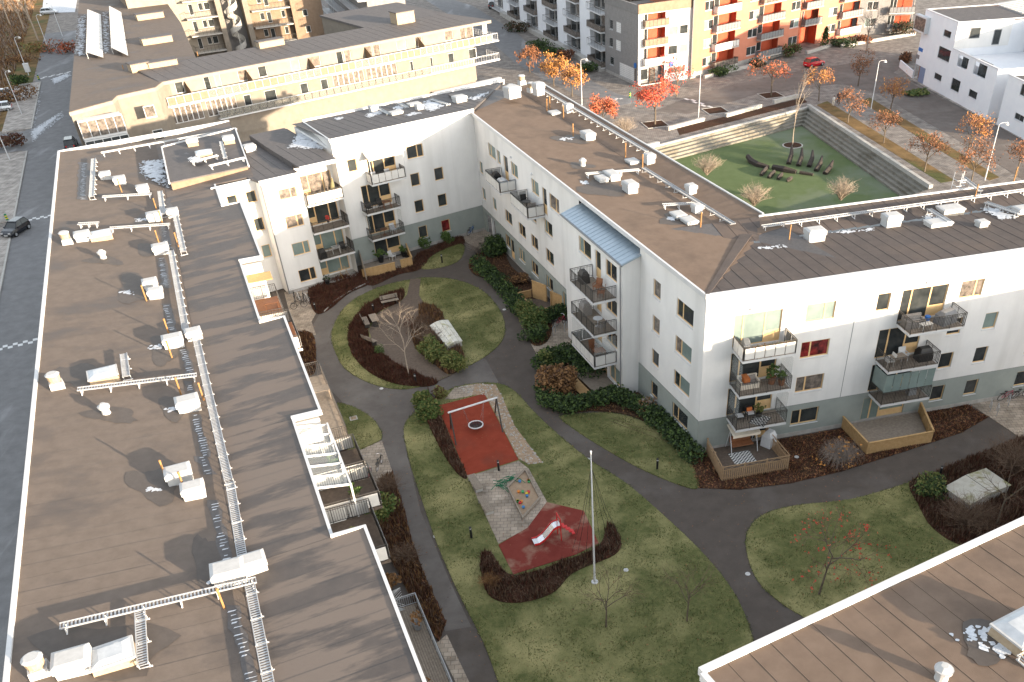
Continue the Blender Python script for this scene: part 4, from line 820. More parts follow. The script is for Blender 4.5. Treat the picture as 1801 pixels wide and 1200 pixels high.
# scattered fallen leaves on paths and lawns, frost on the street
yd = [(p.x, p.y) for p in yard]
blades('fallen_leaves', sample(yd, 1.6), .085, .02, .05, .08, ['dry', 'brownleaf', 'leafrust'], 'single fallen leaves scattered over the courtyard paths and lawns', 'leaves')
for i, (pts, lb) in enumerate((([(66, 165), (76, 160), (62, 232), (52, 238)], 'streak of frost along the left pavement kerb'), ([(52, 232), (86, 210), (110, 196), (112, 206), (70, 240), (58, 252)], 'frost fan where the side street meets the left street'), ([(88, 140), (122, 128), (126, 134), (96, 150)], 'frost beside the farthest speed bump'))): snow([Vector((*G(x, y)[:2], .04)) for x, y in pts], lb, 200+i)

q = G(622, 737); o = thing('lawn_plate', (q.x, q.y, .065), R_(20), 'small square stone plate set in the small left lawn', 'plate'); MB().box(-.32, .32, -.32, .32, 0, .02).build('slab', 'concrete', o); MB().box(-.22, .22, -.22, .22, .0205, .03).build('lid', 'sand', o)
# ================================================================ buildings beyond the block
def pw(fr, y, x0, y0, x1, y1, conv):
    """photo rectangle (in a zoom) -> (x0, x1, z0, z1) on the wall plane at depth y"""
    a, b = fr.wall(*conv(x0, y0), y), fr.wall(*conv(x1, y1), y); zt = (fr.wall(*conv(x0, y0), y)[1]+fr.wall(*conv(x1, y0), y)[1])/2; zb_ = (fr.wall(*conv(x0, y1), y)[1]+fr.wall(*conv(x1, y1), y)[1])/2
    m = (a[0]+b[0])/2; xm = (fr.wall(*conv((x0+x1)/2, (y0+y1)/2), y))[0]; hw = (fr.wall(*conv(x1, (y0+y1)/2), y)[0]-fr.wall(*conv(x0, (y0+y1)/2), y)[0])/2
    return (xm-hw, xm+hw, min(a[1], zb_)+.0 if False else (a[1]+b[1])/2-abs(zt-zb_)/2*.95, (a[1]+b[1])/2+abs(zt-zb_)/2*.95)
def simple_balcony(parent, x0, x1, y, z, dep, panel, m_slab='concrete', h=1.05, rail='darkmetal'):
    o = MB().box(x0, x1, y-dep, y-.004, z-.2, z).build('balcony', m_slab, parent)
    b = MB(); b.box(x0, x1, y-dep, y-dep+.04, z+h-.05, z+h).box(x0, x0+.04, y-dep+.041, y-.01, z+h-.05, z+h).box(x1-.04, x1, y-dep+.041, y-.01, z+h-.05, z+h); n = max(3, int((x1-x0)/.7))
    for i in range(n+1): x = x0+(x1-x0-.04)*i/n; b.box(x, x+.04, y-dep+.002, y-dep+.038, z, z+h-.051)
    b.build('railing', rail, o)
    if panel:
        for i in range(n): MB().box(x0+(x1-x0)*i/n+.05, x0+(x1-x0)*(i+1)/n-.02, y-dep+.012, y-dep+.028, z+.06, z+h-.1).build('panel', panel, o)
        MB().box(x0+.012, x0+.028, y-dep+.06, y-.05, z+.06, z+h-.1).build('panel', panel, o); MB().box(x1-.028, x1-.012, y-dep+.06, y-.05, z+.06, z+h-.1).build('panel', panel, o)
    return o
# ---- long cream terrace house behind the north wing
t0, t1 = G(287, 143, 11.4), G(830, 41, 11.4)
FT = Frame((t0.x, t0.y, 0), math.degrees(math.atan2(t1.y-t0.y, t1.x-t0.x))); LT = (t1-t0).length
T = FT.root('terrace_house', 'sunlit cream house with a roof terrace and glass balustrade, behind the north wing')
zA, zB2 = Zm(100, 0, 4.445), Zm(480, 0, 3.915)
YU = 1.7
up = [pw(FT, YU, *r, zA) for r in ((955, 735, 1025, 825), (1178, 685, 1228, 790), (1262, 668, 1312, 782), (1440, 640, 1525, 722), (1597, 605, 1665, 692))] + [pw(FT, YU, *r, zB2) for r in ((140, 488, 205, 565), (268, 460, 345, 535), (455, 430, 500, 530), (508, 420, 555, 520), (650, 385, 700, 490), (705, 378, 755, 482), (862, 345, 930, 420), (990, 328, 1040, 397), (1192, 285, 1250, 350), (1298, 268, 1338, 365), (1345, 255, 1390, 355), (1452, 240, 1482, 305))]
up = [(a, b_, 8.72 if i in (1, 2, 7, 8, 9, 10, 14, 15) else 9.2, 10.8) for i, (a, b_, c, d) in enumerate(up)]
lo = [pw(FT, .15, *r, zB2) for r in ((215, 685, 270, 755), (355, 650, 405, 735), (962, 532, 985, 592), (1100, 505, 1118, 582), (1222, 480, 1262, 550), (1362, 445, 1415, 522))] + [pw(FT, .15, *r, zA) for r in ((1490, 855, 1550, 910), (1650, 820, 1745, 872))]
lo = [(a, b_, 6.3, 7.75) for a, b_, c, d in lo]
gz = [pw(FT, .15, 435, 590, 655, 720, zB2), pw(FT, .15, 665, 560, 880, 690, zB2), pw(FT, .15, 900, 900, 1170, 1000, zA), pw(FT, .15, 1195, 885, 1440, 955, zA)]
gz = [(a, b_, 5.9, 8.0) for a, b_, c, d in gz]
wall(T, -.5, LT, 8.45, 10.95, YU, up, 'creamw'); wall(T, -.5, LT, 3.0, 8.25, .15, lo+gz, 'cream', 'lower_wall')
for a, b_, c, d in up: window(T, a, b_, c, d, YU, None, random.choice(['glass', 'glassc', 'glasst']), 'flash', sill=False)
for a, b_, c, d in lo: window(T, a, b_, c, d, .15, None, 'glass', 'flash', sill=True)
for a, b_, c, d in gz: window(T, a, b_, c, d, .15, [i/6 for i in range(1, 6)], 'glassc', 'flash', sill=False, name='glazed_loggia')
MB().box(-.4, LT-.1, YU+.3, 10.5, 0, 10.8).box(-.4, LT-.1, .4, YU+.29, 0, 8.3).build('core', 'cream', T)
MB().box(-.6, LT+4.5, -.75, YU, 8.26, 8.44).build('terrace_slab', 'flash', T)
n = int((LT+4)/1.15)
for i in range(n): x = -.4+i*1.15; MB().box(x, x+1.08, -.70, -.67, 8.5, 9.42).build('balustrade_pane', 'glassbal' if (i//5) % 2 else 'brown', T)
b = MB(); b.box(-.5, LT+4.3, -.72, -.65, 9.43, 9.5)
for i in range(0, n+1): b.box(-.46+i*1.15, -.41+i*1.15, -.71, -.66, 8.44, 9.43)
b.build('balustrade_rail', 'flash', T)
for x in (3.2, 12.2, 22, 31.5, 41): MB().hexa([(x, -.4, 8.45), (x+.06, -.4, 8.45), (x+.06, YU-.01, 8.45), (x, YU-.01, 8.45)], [(x, -.2, 9.6), (x+.06, -.2, 9.6), (x+.06, YU-.01, 10.6), (x, YU-.01, 10.6)]).build('terrace_divider', 'brown', T)
MB().box(-.7, LT+3.6, -.25, 1.2, 10.96, 11.35).build('fascia', 'creamw', T)
rt = MB().hexa([(-.7, -.25, 11.352), (LT+3.6, -.25, 11.352), (LT+1, 9.8, 11.352), (-.7, 9.8, 11.352)], [(-.7, -.25, 11.40), (LT+3.6, -.25, 11.40), (LT+1, 9.8, 11.62), (-.7, 9.8, 11.62)]).build('roof', 'feltN', T)
strips(rt, -.6, LT+.9, 1.5, lambda x: -.15, lambda x: 9.7, lambda x, y: 11.41+.0219*(y+.25), 'x', 'feltN')
MB().box(LT-14, LT+1, 9.0, 26, 0, 11.3).build('rear_wing', 'cream', T); MB().box(LT-14.2, LT+1.2, 9.9, 26.2, 11.31, 11.6).build('rear_roof', 'feltN', T)
for x0, x1, y0, y1, h in ((-1.5, 1.0, 8.2, 10.0, .9), (17.5, 21.5, 8.0, 9.4, .9), (LT-9.5, LT-6.2, 7.4, 9.6, 1.7)):
    o = MB().box(x0, x1, y0, y1, 11.3, 11.5+h).build('roof_box', 'ventbrick', T); MB().box(x0-.1, x1+.1, y0-.1, y1+.1, 11.502+h, 11.62+h).build('lid', 'feltN', o)
for px, py in ((217, 122), (285, 110), (348, 98)):
    p = FT.g(px, py, 11.5); pole(T, p.x, p.y, 11.5, .45)
MB().box(6, LT-8, -.7, .14, 5.42, 5.58).build('lower_balcony', 'flash', T)
for i in range(int((LT-15)/1.2)): MB().box(6.1+i*1.2, 7.2+i*1.2, -.66, -.63, 5.62, 6.5).build('balustrade_pane', 'glassbal', T)
MB().box(6, LT-8, -.68, -.61, 6.51, 6.57).build('lower_rail', 'flash', T)
for z_ in (5.45, 2.6): MB().box(LT-9, LT+4.4, -.75, .1, z_, z_+.18).build('corner_balcony', 'flash', T)
b = MB(); railing(b, [(LT-9, -.7), (LT+4.3, -.7), (LT+4.3, 3)], 5.63, .95, .5); railing(b, [(LT+4.3, -.7), (LT+4.3, 9)], 8.44, .95, .5); b.build('corner_railing', 'flash', T)
# west part along the street with its glazed bay
w0 = G(121, 198, 11.4)
FW = Frame((w0.x, w0.y, 0), AZE)
Wp = [FW.loc(G(x, y, 11.4)) for x, y in ((121, 198), (197, 177), (205, 169), (273, 154), (287, 143), (345, 103), (318, 40), (262, -40), (143, -40))]
TW_ = FW.root('street_house', 'cream corner house with glazed bays and rows of solar panels on its roof, upper left')
def inset(P, d=.25): c = sum((Vector((p[0], p[1])) for p in P), Vector((0, 0)))/len(P); return [((Vector((p[0], p[1]))-c)*(1-d/((Vector((p[0], p[1]))-c).length))+c)[:] for p in P]
Wq = [(p.x, p.y) for p in Wp]
MB().prism(inset(Wq, .35), 0, 10.95).build('wall', 'cream', TW_); MB().prism(Wq, 10.952, 11.36).build('fascia', 'creamw', TW_); rw = MB().prism(inset(Wq, .1), 11.362, 11.42).build('roof', 'felt', TW_)
p = [(Wq[0][0], Wq[0][1]), (Wq[1][0], Wq[1][1])]
bl = math.hypot(p[1][0], p[1][1])*.86
for zz0, zz1, mm in ((8.35, 10.2, 'glassc'), (5.6, 7.9, 'glass')):
    o = MB().box(.5, .5+bl, -.55, .9, zz0-.25, zz0-.02).box(.5, .5+bl, -.55, .9, zz1, zz1+.15).build('glazed_bay', 'flash', TW_)
    for i in range(5): MB().box(.55+bl/5*i, .45+bl/5*(i+1), -.5, -.46, zz0, zz1-.01).build('pane', mm, o)
    b = MB()
    for i in range(6): b.box(.5+bl/5*i-.04, .5+bl/5*i+.04, -.54, -.42, zz0-.019, zz1-.001)
    b.build('mullions', 'flash', o)
    MB().box(.5+bl+.01, .55+bl, -.3, 1.4, zz0, zz1-.01).build('pane', mm, o)
a = FW.wall(*zA(668, 838), 3.2); window(TW_, a[0], a[0]+1.4, 8.55, 9.95, 2.95, None, 'glassc', 'flash', rec=-.05); window(TW_, a[0]+.2, a[0]+1.5, 5.7, 7.0, 2.95, None, 'glass', 'flash', rec=-.05)
# solar panel rows: two long tilted racks
for k, (xa, xb) in enumerate((((158, 100), (190, 16)), ((205, 93), (196, 12)))):
    pass
for k, (c0, c1, c2, c3) in enumerate((((153, 96), (180, 97), (176, 22), (155, 20)), ((197, 88), (224, 94), (212, 18), (193, 14)))):
    Q = [FW.loc(G(x, y, 12.0)) for x, y in (c0, c1, c2, c3)]
    o = mkobj('solar_rack', None, TW_, (0, 0, 0)); n = 12
    for i in range(n):
        l0, l1 = Q[0].lerp(Q[3], i/n), Q[0].lerp(Q[3], (i+.94)/n); r0, r1 = Q[1].lerp(Q[2], i/n), Q[1].lerp(Q[2], (i+.94)/n)
        l0, l1, r0, r1 = [Vector((v.x, v.y, 0)) for v in (l0, l1, r0, r1)]
        hi, lw = Vector((0, 0, 12.3)), Vector((0, 0, 11.65)); tk = Vector((0, 0, .05))
        MB().hexa([l0+hi, r0+lw, r1+lw, l1+hi], [l0+hi+tk, r0+lw+tk, r1+lw+tk, l1+hi+tk]).build('solar_panel', 'whitepanel', o)
        MB().tube([l0+Vector((0, 0, 11.4)), l0+hi], .04, 4).build('strut', 'galv', o)
for pts_, lb_ in (([(136, 28), (154, 26), (151, 99), (129, 101)], 'snow lying left of the solar panel rows'), ([(179, 22), (193, 20), (197, 92), (178, 98)], 'snow lying between the two solar panel rows')):
    snow([Vector((*G(x, y, 11.45)[:2], 11.47)) for x, y in pts_], lb_, 5)
for px, py, w_ in ((262, 26, 4.6), (274, 68, 4.6), (284, 110, 4.0)):
    q = FW.g(px, py, 12.0); o = MB().box(q.x-w_/2, q.x+w_/2, q.y-.9, q.y+.9, 11.41, 12.25).build('roof_box', 'ventbrick', TW_); MB().box(q.x-w_/2-.1, q.x+w_/2+.1, q.y-1, q.y+1, 12.252, 12.36).build('lid', 'feltN', o)
# ---- gallery block far behind, with a spiral stair
f0 = G(330, 96, 3.0); FF = Frame((f0.x, f0.y, 0), 27)
F = FF.root('gallery_block', 'beige gallery-access block with balconies and a spiral stair, top left behind the terrace house')
zF = Zm(260, 0, 5.003)
def fx(px): return FF.wall(*zF(px, 300), 0)[0]
X = {k: fx(k) for k in (300, 420, 660, 700, 760, 890, 960, 1300, 1310, 1580)}
lv = [3.0, 5.9, 8.8, 11.7]
wf = []
for z_ in lv:
    for a, b_ in ((430, 470), (520, 560), (570, 620), (1040, 1080), (1100, 1140), (1230, 1265)): wf.append((fx(a), fx(b_), z_+.3 if a in (430, 1100) else z_+.9, z_+2.2))
    wf.append((fx(1400), fx(1445), z_+.9, z_+2.1))
wall(F, X[300]-8, X[700], 0, 14.5, 1.6, [h for h in wf], 'creamw'); wall(F, X[890], X[1310], 0, 14.5, 1.6, wf, 'brown'); wall(F, X[1310], X[1580], 0, 14.5, 0, wf, 'brown', 'end_wall')
wall(F, X[700]-.4, X[890]+.4, 0, 14.5, 3.0, [], 'greyslat', 'stair_recess')
for h in wf:
    window(F, *h, 0 if h[0] > X[1310] else 1.6, None, 'glass', 'flash', sill=False)
MB().box(X[300]-8, X[1580], 3.2, 14, 0, 14.6).build('core', 'brown', F)
MB().box(X[300]-8, X[1580], -.2, 14, 14.62, 14.9).build('roof', 'feltN', F)
for z_ in lv:
    simple_balcony(F, X[420]-.8, X[660], 1.6, z_, 1.9, None, 'concrete'); simple_balcony(F, X[960], X[1300], 1.6, z_, 1.9, None, 'concrete')
for x in (X[700]-.9, X[890]+.1): MB().box(x, x+1.0, -.3, 1.59, 0, 14.4).build('pier', 'cream', F)
sx, sy = (X[700]+X[890])/2, .4
sp = mkobj('spiral_stair', None, F, (sx, sy, 0)); MB().cyl(0, 0, 0, 14.5, .12, .12, 8).build('newel', 'concrete', sp)
b = MB()
for i in range(70):
    t = i*.36; z_ = .2+i*.19; c, s_, c2, s2 = math.cos(t), math.sin(t), math.cos(t+.38), math.sin(t+.38)
    b.hexa([(c*.1, s_*.1, z_), (c*1.15, s_*1.15, z_), (c2*1.15, s2*1.15, z_), (c2*.1, s2*.1, z_)], [(c*.1, s_*.1, z_+.05), (c*1.15, s_*1.15, z_+.05), (c2*1.15, s2*1.15, z_+.05), (c2*.1, s2*.1, z_+.05)])
    b.hexa([(c*1.16, s_*1.16, z_), (c*1.2, s_*1.2, z_), (c2*1.2, s2*1.2, z_+.19), (c2*1.16, s2*1.16, z_+.19)], [(c*1.16, s_*1.16, z_+1), (c*1.2, s_*1.2, z_+1), (c2*1.2, s2*1.2, z_+1.19), (c2*1.16, s2*1.16, z_+1.19)])
o = b.build('stair_treads', 'concrete', sp); o['kind'] = 'stuff'
# gallery side wing running towards the camera
g0, g1 = G(572, 0, 5.0), G(640, 62, 5.0)
FG = Frame((g0.x, g0.y, 0), math.degrees(math.atan2(g1.y-g0.y, g1.x-g0.x))); LG = (g1-g0).length
GW = FG.root('gallery_wing', 'side wing with grey access galleries and glass roof, top centre left')
MB().box(-8, LG, 1.6, 9, 0, 13.2).build('wall', 'greyslat', GW); MB().box(-8, LG+.3, -.3, 9.2, 13.22, 13.5).build('roof', 'zinc', GW)
for z_ in (2.2, 5.0, 7.9, 10.7):
    simple_balcony(GW, -8, LG, 1.6, z_, 1.7, None, 'sill', rail='sill')
for i in range(9): MB().box(-7.5+i*2.2, -7.4+i*2.2, -.08, .02, 0, 13.2).build('post', 'sill', GW)
# ---- grey corner house with shop, and its row of white bays
h0, h1, h2, h3 = G(915, 42), G(1065, 126), G(1122, 152.5), G(1213, 138)
def frame2(a, b_): return Frame((a.x, a.y, 0), math.degrees(math.atan2(b_.y-a.y, b_.x-a.x))), (b_-a).length
zH, zO = Zm(860, 0, 4.74), Zm(1140, 0, 3.602)
FH1, LH1 = frame2(h0, h1)
H1 = FH1.root('bay_house', 'row of white wall strips and stacked dark balconies, top centre')
nb = 4; un = LH1/nb
MB().box(-12, LH1-1.5, .9, 10, 0, 15).build('core', 'glassc', H1); MB().box(-12, LH1, -.1, 10, 15.02, 15.3).build('roof', 'feltN', H1)
for i in range(-2, nb):
    x = i*un
    MB().box(x+un*.0, x+un*.42, 0, .9, 0, 15).build('white_strip', 'townwhite', H1)
    for k in range(5):
        z_ = .6+k*2.86
        if i >= 0 or k < 3:
            simple_balcony(H1, x+un*.44, x+un*.98, .9, z_, 1.7, 'glassc' if (i+k) % 2 else None, 'sill')
            window(H1, x+un*.46, x+un*.68, z_+.2, z_+2.3, .72, None, 'glass', 'flash', sill=False); window(H1, x+un*.72, x+un*.95, z_+.2, z_+2.3, .72, None, random.choice(['glassc', 'glass']), 'flash', sill=False)
MB().box(-12, LH1-.3, -1.2, 0, 0, .8).build('garden_wall', 'concrete', H1)
FH2, LH2 = frame2(h1, h2)
H2 = FH2.root('corner_house', 'grey boarded corner house with a shop window on the ground floor, top centre')
w2 = [pw(FH2, 0, *r, zH) for r in ((1003, 80, 1032, 158), (1062, 95, 1100, 187), (1002, 240, 1032, 322), (1060, 265, 1098, 347), (1008, 480, 1040, 555))]
w2 = [(a, max(b_, a+.7), [7.2, 7.2, 4.4, 4.4, 1.6][i], [8.7, 8.7, 5.9, 5.9, 2.9][i]) for i, (a, b_, c, d) in enumerate(w2)] + [(LH2*.45, LH2*.95, .5, 2.6)]
wall(H2, 0, LH2, .5, 10.9, 0, w2, 'greyslat'); MB().box(-.05, LH2+.05, -.04, .2, 0, .499).build('plinth', 'plinth', H2)
for i, h in enumerate(w2): window(H2, *h, 0, [.33, .66] if i == 5 else None, 'glassc' if i == 5 else 'glass', 'flash')
nrow = 36
for i in range(nrow): 
    if i % 1 == 0: MB().box(.02, LH2-.02, -.018, -.003, .55+i*.287, .57+i*.287).build('board_joint', 'pipe', H2)
MB().box(1.2, LH2-2.6, .5, 9, 0, 10.8).build('core', 'greyslat', H2)
pt = MB().box(-.1, LH2+.1, -.1, .2, 10.92, 12.2).build('parapet', 'greyslat', H2)
for i in range(int(LH2/.5)): MB().box(i*.5, i*.5+.04, -.14, -.102, 10.95, 12.2).build('batten', 'pipe', H2)
FH3, LH3 = frame2(h2, h3)
H3 = FH3.root('shop_house', 'narrow white house with orange-red balcony recesses above a shop entrance, top centre')
bays = [(LH3*.08, LH3*.50, 3.3, 5.7), (LH3*.08, LH3*.50, 6.2, 8.6), (LH3*.08, LH3*.50, 9.0, 10.8)]
w3 = [(LH3*.56, LH3*.74, 4.2, 5.6), (LH3*.77, LH3*.93, 4.2, 5.6), (LH3*.56, LH3*.74, 7.1, 8.5), (LH3*.77, LH3*.93, 7.1, 8.5), (LH3*.58, LH3*.9, 1.2, 2.2)]
gnd = [(LH3*.05, LH3*.50, .1, 2.8)]
wall(H3, 0, LH3, .0, 10.9, 0, bays+w3+gnd, 'white', rev=.16)
for i, h in enumerate(w3): window(H3, *h, 0, None, None, 'flash')
for a, b_, c, d in bays:
    MB().box(a-.3, b_+.3, 1.4, 1.5, c-.2, d+.2).build('recess_wall', 'redwall', H3); window(H3, a+.2, a+1.6, c+.5, d-.1, 1.2, [.5], 'glass', 'flash', sill=False)
    MB().box(a-.02, a+.02, .17, 1.39, c, d).build('recess_cheek', 'redwall', H3); MB().box(b_-.02, b_+.02, .17, 1.39, c, d).build('recess_cheek', 'redwall', H3)
    simple_balcony(H3, a, b_+.2, 0, c, .9, 'brown' if c > 4 else 'whitepanel')
MB().box(gnd[0][0], gnd[0][1], 1.2, 1.25, .1, 2.8).build('shop_wall', 'pipe', H3); window(H3, LH3*.06, LH3*.24, .6, 2.4, .9, None, 'glass', 'flash', sill=False); window(H3, LH3*.27, LH3*.37, .1, 2.3, .9, None, 'glassc', 'brownwood', sill=False)
MB().box(-.1, LH3, -.15, .25, 10.92, 12.3).build('parapet', 'brown', H3); MB().box(.05, LH3-.05, 1.6, 9, 0, 10.8).build('core', 'white', H3)
MT['blue'] = mat('blue_sign', (.02, .13, .42), None, .5)
for fr, par, x, z_ in ((FH2, H2, LH2*.93, 3.15), (FH3, H3, LH3*.62, 2.75)):
    MB().tube([(x, -.08, z_), (x, -.16, z_)], .42, 16).build('round_sign', 'blue', par)
# ---- orange balcony house
o0, o1 = G(1213.5, 139), G(1400, 92)
FO, LO = frame2(o0, o1)
O = FO.root('balcony_house', 'salmon orange apartment house with red balcony recesses, top right of centre')
wo = []; ro = []
lvz = [1.0, 3.86, 6.72, 9.58, 12.4]
for a, b_ in (((352, 407), 0), ((630, 690), 0), ((890, 945), 0)):
    x0, x1 = FO.wall(*zO(a[0], 230))[0], FO.wall(*zO(a[1], 230))[0]
    for z_ in lvz: wo.append((x0, x1, z_+.45, z_+1.85))
cols = []
for a0, a1 in ((405, 552), (690, 828)):
    x0, x1 = FO.wall(*zO(a0, 230))[0], FO.wall(*zO(a1, 230))[0]; cols.append((x0, x1))
    for z_ in lvz: ro.append((x0, x1-.1, z_-.15, z_+2.25))
wall(O, 0, LO, .9, 15, 0, wo+ro, 'orange'); MB().box(-.05, LO, -.06, .2, 0, .899).build('plinth', 'plinth', O)
for h in wo: window(O, *h, 0, [.5], None, 'flash')
for x0, x1, z0, z1 in ro:
    MB().box(x0-.1, x1+.1, 1.4, 1.5, z0-.1, z1+.1).build('recess_wall', 'redwall', O); MB().box(x1-.03, x1+.03, .17, 1.39, z0, z1).build('recess_cheek', 'redwall', O)
    window(O, x0+.1, x0+(x1-x0)*.45, z0+.6, z1-.15, 1.15, [.5], 'glass', 'flash', sill=False)
    simple_balcony(O, x0-.1, x1+.1, .0, z0+.1, 1.1, random.choice(['glassc', 'whitepanel', 'pipe', 'pipe']))
MB().box(.05, LO-.05, 1.6, 11, 0, 15).build('core', 'orange', O); MB().tube([(.0, -.1, 15), (.0, -.1, .1)], .12, 6).build('downpipe', 'pipe', O)
q0, q1 = G(1402, 84), G(1505, 62)
FO2, LO2 = frame2(q0, q1)
O2 = FO2.root('balcony_house', 'set-back part of the salmon orange house with a red entrance passage')
c0 = FO2.wall(*zO(1130, 190))[0]; c1 = FO2.wall(*zO(1185, 190))[0]; e0, e1 = 0.2, FO2.wall(*zO(1060, 240))[0]; b0, b1 = FO2.wall(*zO(1195, 190))[0], LO2-.1
wo = [(c0, c1, z_+.45, z_+1.85) for z_ in lvz]; ro = [(b0, b1, z_-.15, z_+2.2) for z_ in lvz]+[(e0+.2, e1, z_-.15, z_+2.2) for z_ in lvz[1:]]
wall(O2, 0, LO2, 0, 15, 0, wo+ro+[(e0, e1, 0, 3.3)], 'orange')
for h in wo: window(O2, *h, 0, [.5], None, 'flash')
for x0, x1, z0, z1 in ro:
    MB().box(x0-.1, x1+.1, 1.4, 1.5, z0-.1, z1+.1).build('recess_wall', 'redwall', O2); window(O2, x0+.1, x0+(x1-x0)*.4, z0+.6, z1-.15, 1.15, None, 'glass', 'flash', sill=False)
    simple_balcony(O2, x0-.1, x1+.1, 0, z0+.1, 1.1, 'pipe' if z0 > 2 else 'whitepanel')
MB().box(e0, e1, 2.2, 2.3, 0, 3.3).build('passage_wall', 'redwall', O2); MB().box(e1-.01, e1+.04, .17, 2.19, 0, 3.3).build('passage_wall', 'redwall', O2); MB().box(-.1, LO2, 2.4, 12, 0, 15).build('core', 'orange', O2)
q2 = G(1556, 60); FO3, LO3 = frame2(q1, q2)
O3 = FO3.root('grey_house', 'grey end section of the orange balcony house, behind the bare street tree')
L3 = LO3+5
wo = [(LO3*.25, LO3*.62, z_+.4, z_+1.9) for z_ in lvz]; ro = [(LO3*1.0, L3-.2, z_-.15, z_+2.2) for z_ in lvz]
wall(O3, 0, L3, 0, 15, .05, wo+ro, 'greyslat')
for h in wo: window(O3, *h, .05, [.5], None, 'flash')
for x0, x1, z0, z1 in ro:
    MB().box(x0-.1, x1+.1, 1.4, 1.5, z0-.1, z1+.1).build('recess_wall', 'redwall', O3); window(O3, x0+.4, x0+1.8, z0+.2, z1-.15, 1.15, [.5], 'glass', 'flash', sill=False); simple_balcony(O3, x0-.1, x1+.1, .05, z0+.1, 1.1, 'pipe')
MB().box(0.05, L3, 1.6, 12, 0, 15).build('core', 'greyslat', O3)
# planter walls at the foot of these houses
for a, b_, lb in (((1240, 139), (1348, 112), 'low concrete planter wall under the orange house, left of the parked red car'), ((1420, 96), (1470, 80), 'low concrete planter wall beside the red passage'), ((1480, 84), (1610, 62), 'long low planter wall under the grey end house'), ((1128, 264), (1160, 256), 'short pale bench wall by the play square, leftmost'), ((1176, 230), (1240, 213), 'pale bench wall beside the lamp post at the play square'), ((1278, 207), (1340, 190), 'pale bench wall between the lamp post and the square tree pit'), ((1362, 183), (1405, 172), 'pale bench wall nearest the far corner of the play square')):
    p, q = G(*a), G(*b_); wallstrip('bench_wall', p, q, .55, 0, .5, 'concrete', lb, 'wall')
# ---- white town houses on the right
a0, a1 = G(1605, 139.5), G(1734, 211)
FA, LA = frame2(a0, a1)
A_ = FA.root('town_house', 'white cubic town house with a tall back part and roof terrace, right edge')
zT_ = Zm(1580, 0, 4.615)
xt = FA.wall(1682, 60)[0]
wa = [pw(FA, 0, *r, zT_) for r in ((365, 245, 428, 308), (318, 385, 422, 498), (288, 597, 352, 655), (425, 638, 500, 748), (567, 732, 640, 802))]
op = [pw(FA, 0, *r, zT_) for r in ((478, 455, 568, 560), (607, 510, 718, 630))]
ent = [pw(FA, 0, 125, 500, 190, 655, zT_)]; ent = [(ent[0][0], ent[0][1]+1.2, .05, 2.4)]
H_t = FA.wall(1624, 15)[1]
wall(A_, 0, xt, 0, H_t, 0, wa+op+ent, 'townwhite'); wall(A_, xt, LA, 0, 6.75, 0, wa+op, 'townwhite')
for h in wa: window(A_, *h, 0, None, 'glass', 'pipe', sill=True)
for h in op: MB().box(h[0], h[1], .8, .85, h[2]-.2, h[3]+.2).build('loggia_glass', 'glass', A_)
MB().box(ent[0][0], (ent[0][0]+ent[0][1])/2, .9, .95, 0, 2.5).build('recess', 'brownwood', A_); MB().box((ent[0][0]+ent[0][1])/2, ent[0][1], .02, .1, .05, 2.38).build('door', mat('blue_grey_door', (.16, .21, .33), (.19, .24, .36), .6), A_)
MB().poly([(xt, 0, 6.7), (xt, 9, 6.7), (xt, 9, H_t), (xt, 0, H_t)]).build('south_wall', 'white', A_)
wS = FA
for y0, y1, z0, z1 in ((2.2, 3.9, H_t-2.3, H_t-.8), (6.2, 7.4, 6.9, 9.0)):
    o = MB().box(xt, xt+.06, y0, y1, z0, z1).build('window', 'pipe', A_); MB().box(xt+.061, xt+.075, y0+.1, y1-.1, z0+.1, z1-.1).build('pane', 'glass', o)
MB().poly([(LA, 0, 0), (LA, 9, 0), (LA, 9, 6.75), (LA, 0, 6.75)]).build('end_wall', 'townwhite', A_)
MB().box(.05, xt-.05, .95, 12, 0, H_t-.25).box(xt-.04, LA-.05, .95, 12, 0, 5.6).build('core', 'townwhite', A_)
MB().box(-.05, xt+.05, -.06, .3, H_t+.002, H_t+.1).box(-.05, .25, .31, 12, H_t+.002, H_t+.1).box(xt-.25, xt+.05, .31, 12, H_t+.002, H_t+.1).build('parapet_cap', 'sill', A_); MB().box(.3, xt-.3, .31, 11.9, H_t-.2, H_t-.12).build('flat_roof', 'feltN', A_)
MB().box(xt+.1, LA+.06, -.06, .3, 6.752, 6.85).build('terrace_cap', 'sill', A_)
MB().hexa([(-1, 12.2, H_t-.5), (LA+5, 12.2, H_t-.5), (LA+5, 24, H_t-.5), (-1, 24, H_t-.5)], [(-1, 12.2, H_t), (LA+5, 12.2, H_t), (LA+5, 24, H_t+1.0), (-1, 24, H_t+1.0)]).build('tin_roof', 'tin', A_); MB().box(-1, LA+5, 12.3, 24, 0, H_t-.51).build('rear_wall', 'white', A_)
for i in range(16): MB().hexa([(i*1.1, 12.25, H_t+.005), (i*1.1+.06, 12.25, H_t+.005), (i*1.1+.06, 23.9, H_t+.99), (i*1.1, 23.9, H_t+.99)], [(i*1.1, 12.25, H_t+.06), (i*1.1+.06, 12.25, H_t+.06), (i*1.1+.06, 23.9, H_t+1.05), (i*1.1, 23.9, H_t+1.05)]).build('roof_seam', 'tin', A_)
for x0, x1, z0, z1 in ((1.0, 3.4, 7.0, 8.8), (5, 7.5, 3.6, 5.4)): window(A_, xt+x0, xt+x1, z0, z1, 12.2, [.5], 'glass', 'flash', sill=False, rec=-.05)
bw = pw(FA, 0, 158, 120, 255, 268, zT_); o = MB().box(bw[0], bw[1], -.7, -.002, bw[2], bw[3]).build('box_window', 'sill', A_); MB().box(bw[0]+.15, bw[1]-.15, -.72, -.701, bw[2]+.25, bw[3]-.2).build('pane', 'glassc', o)
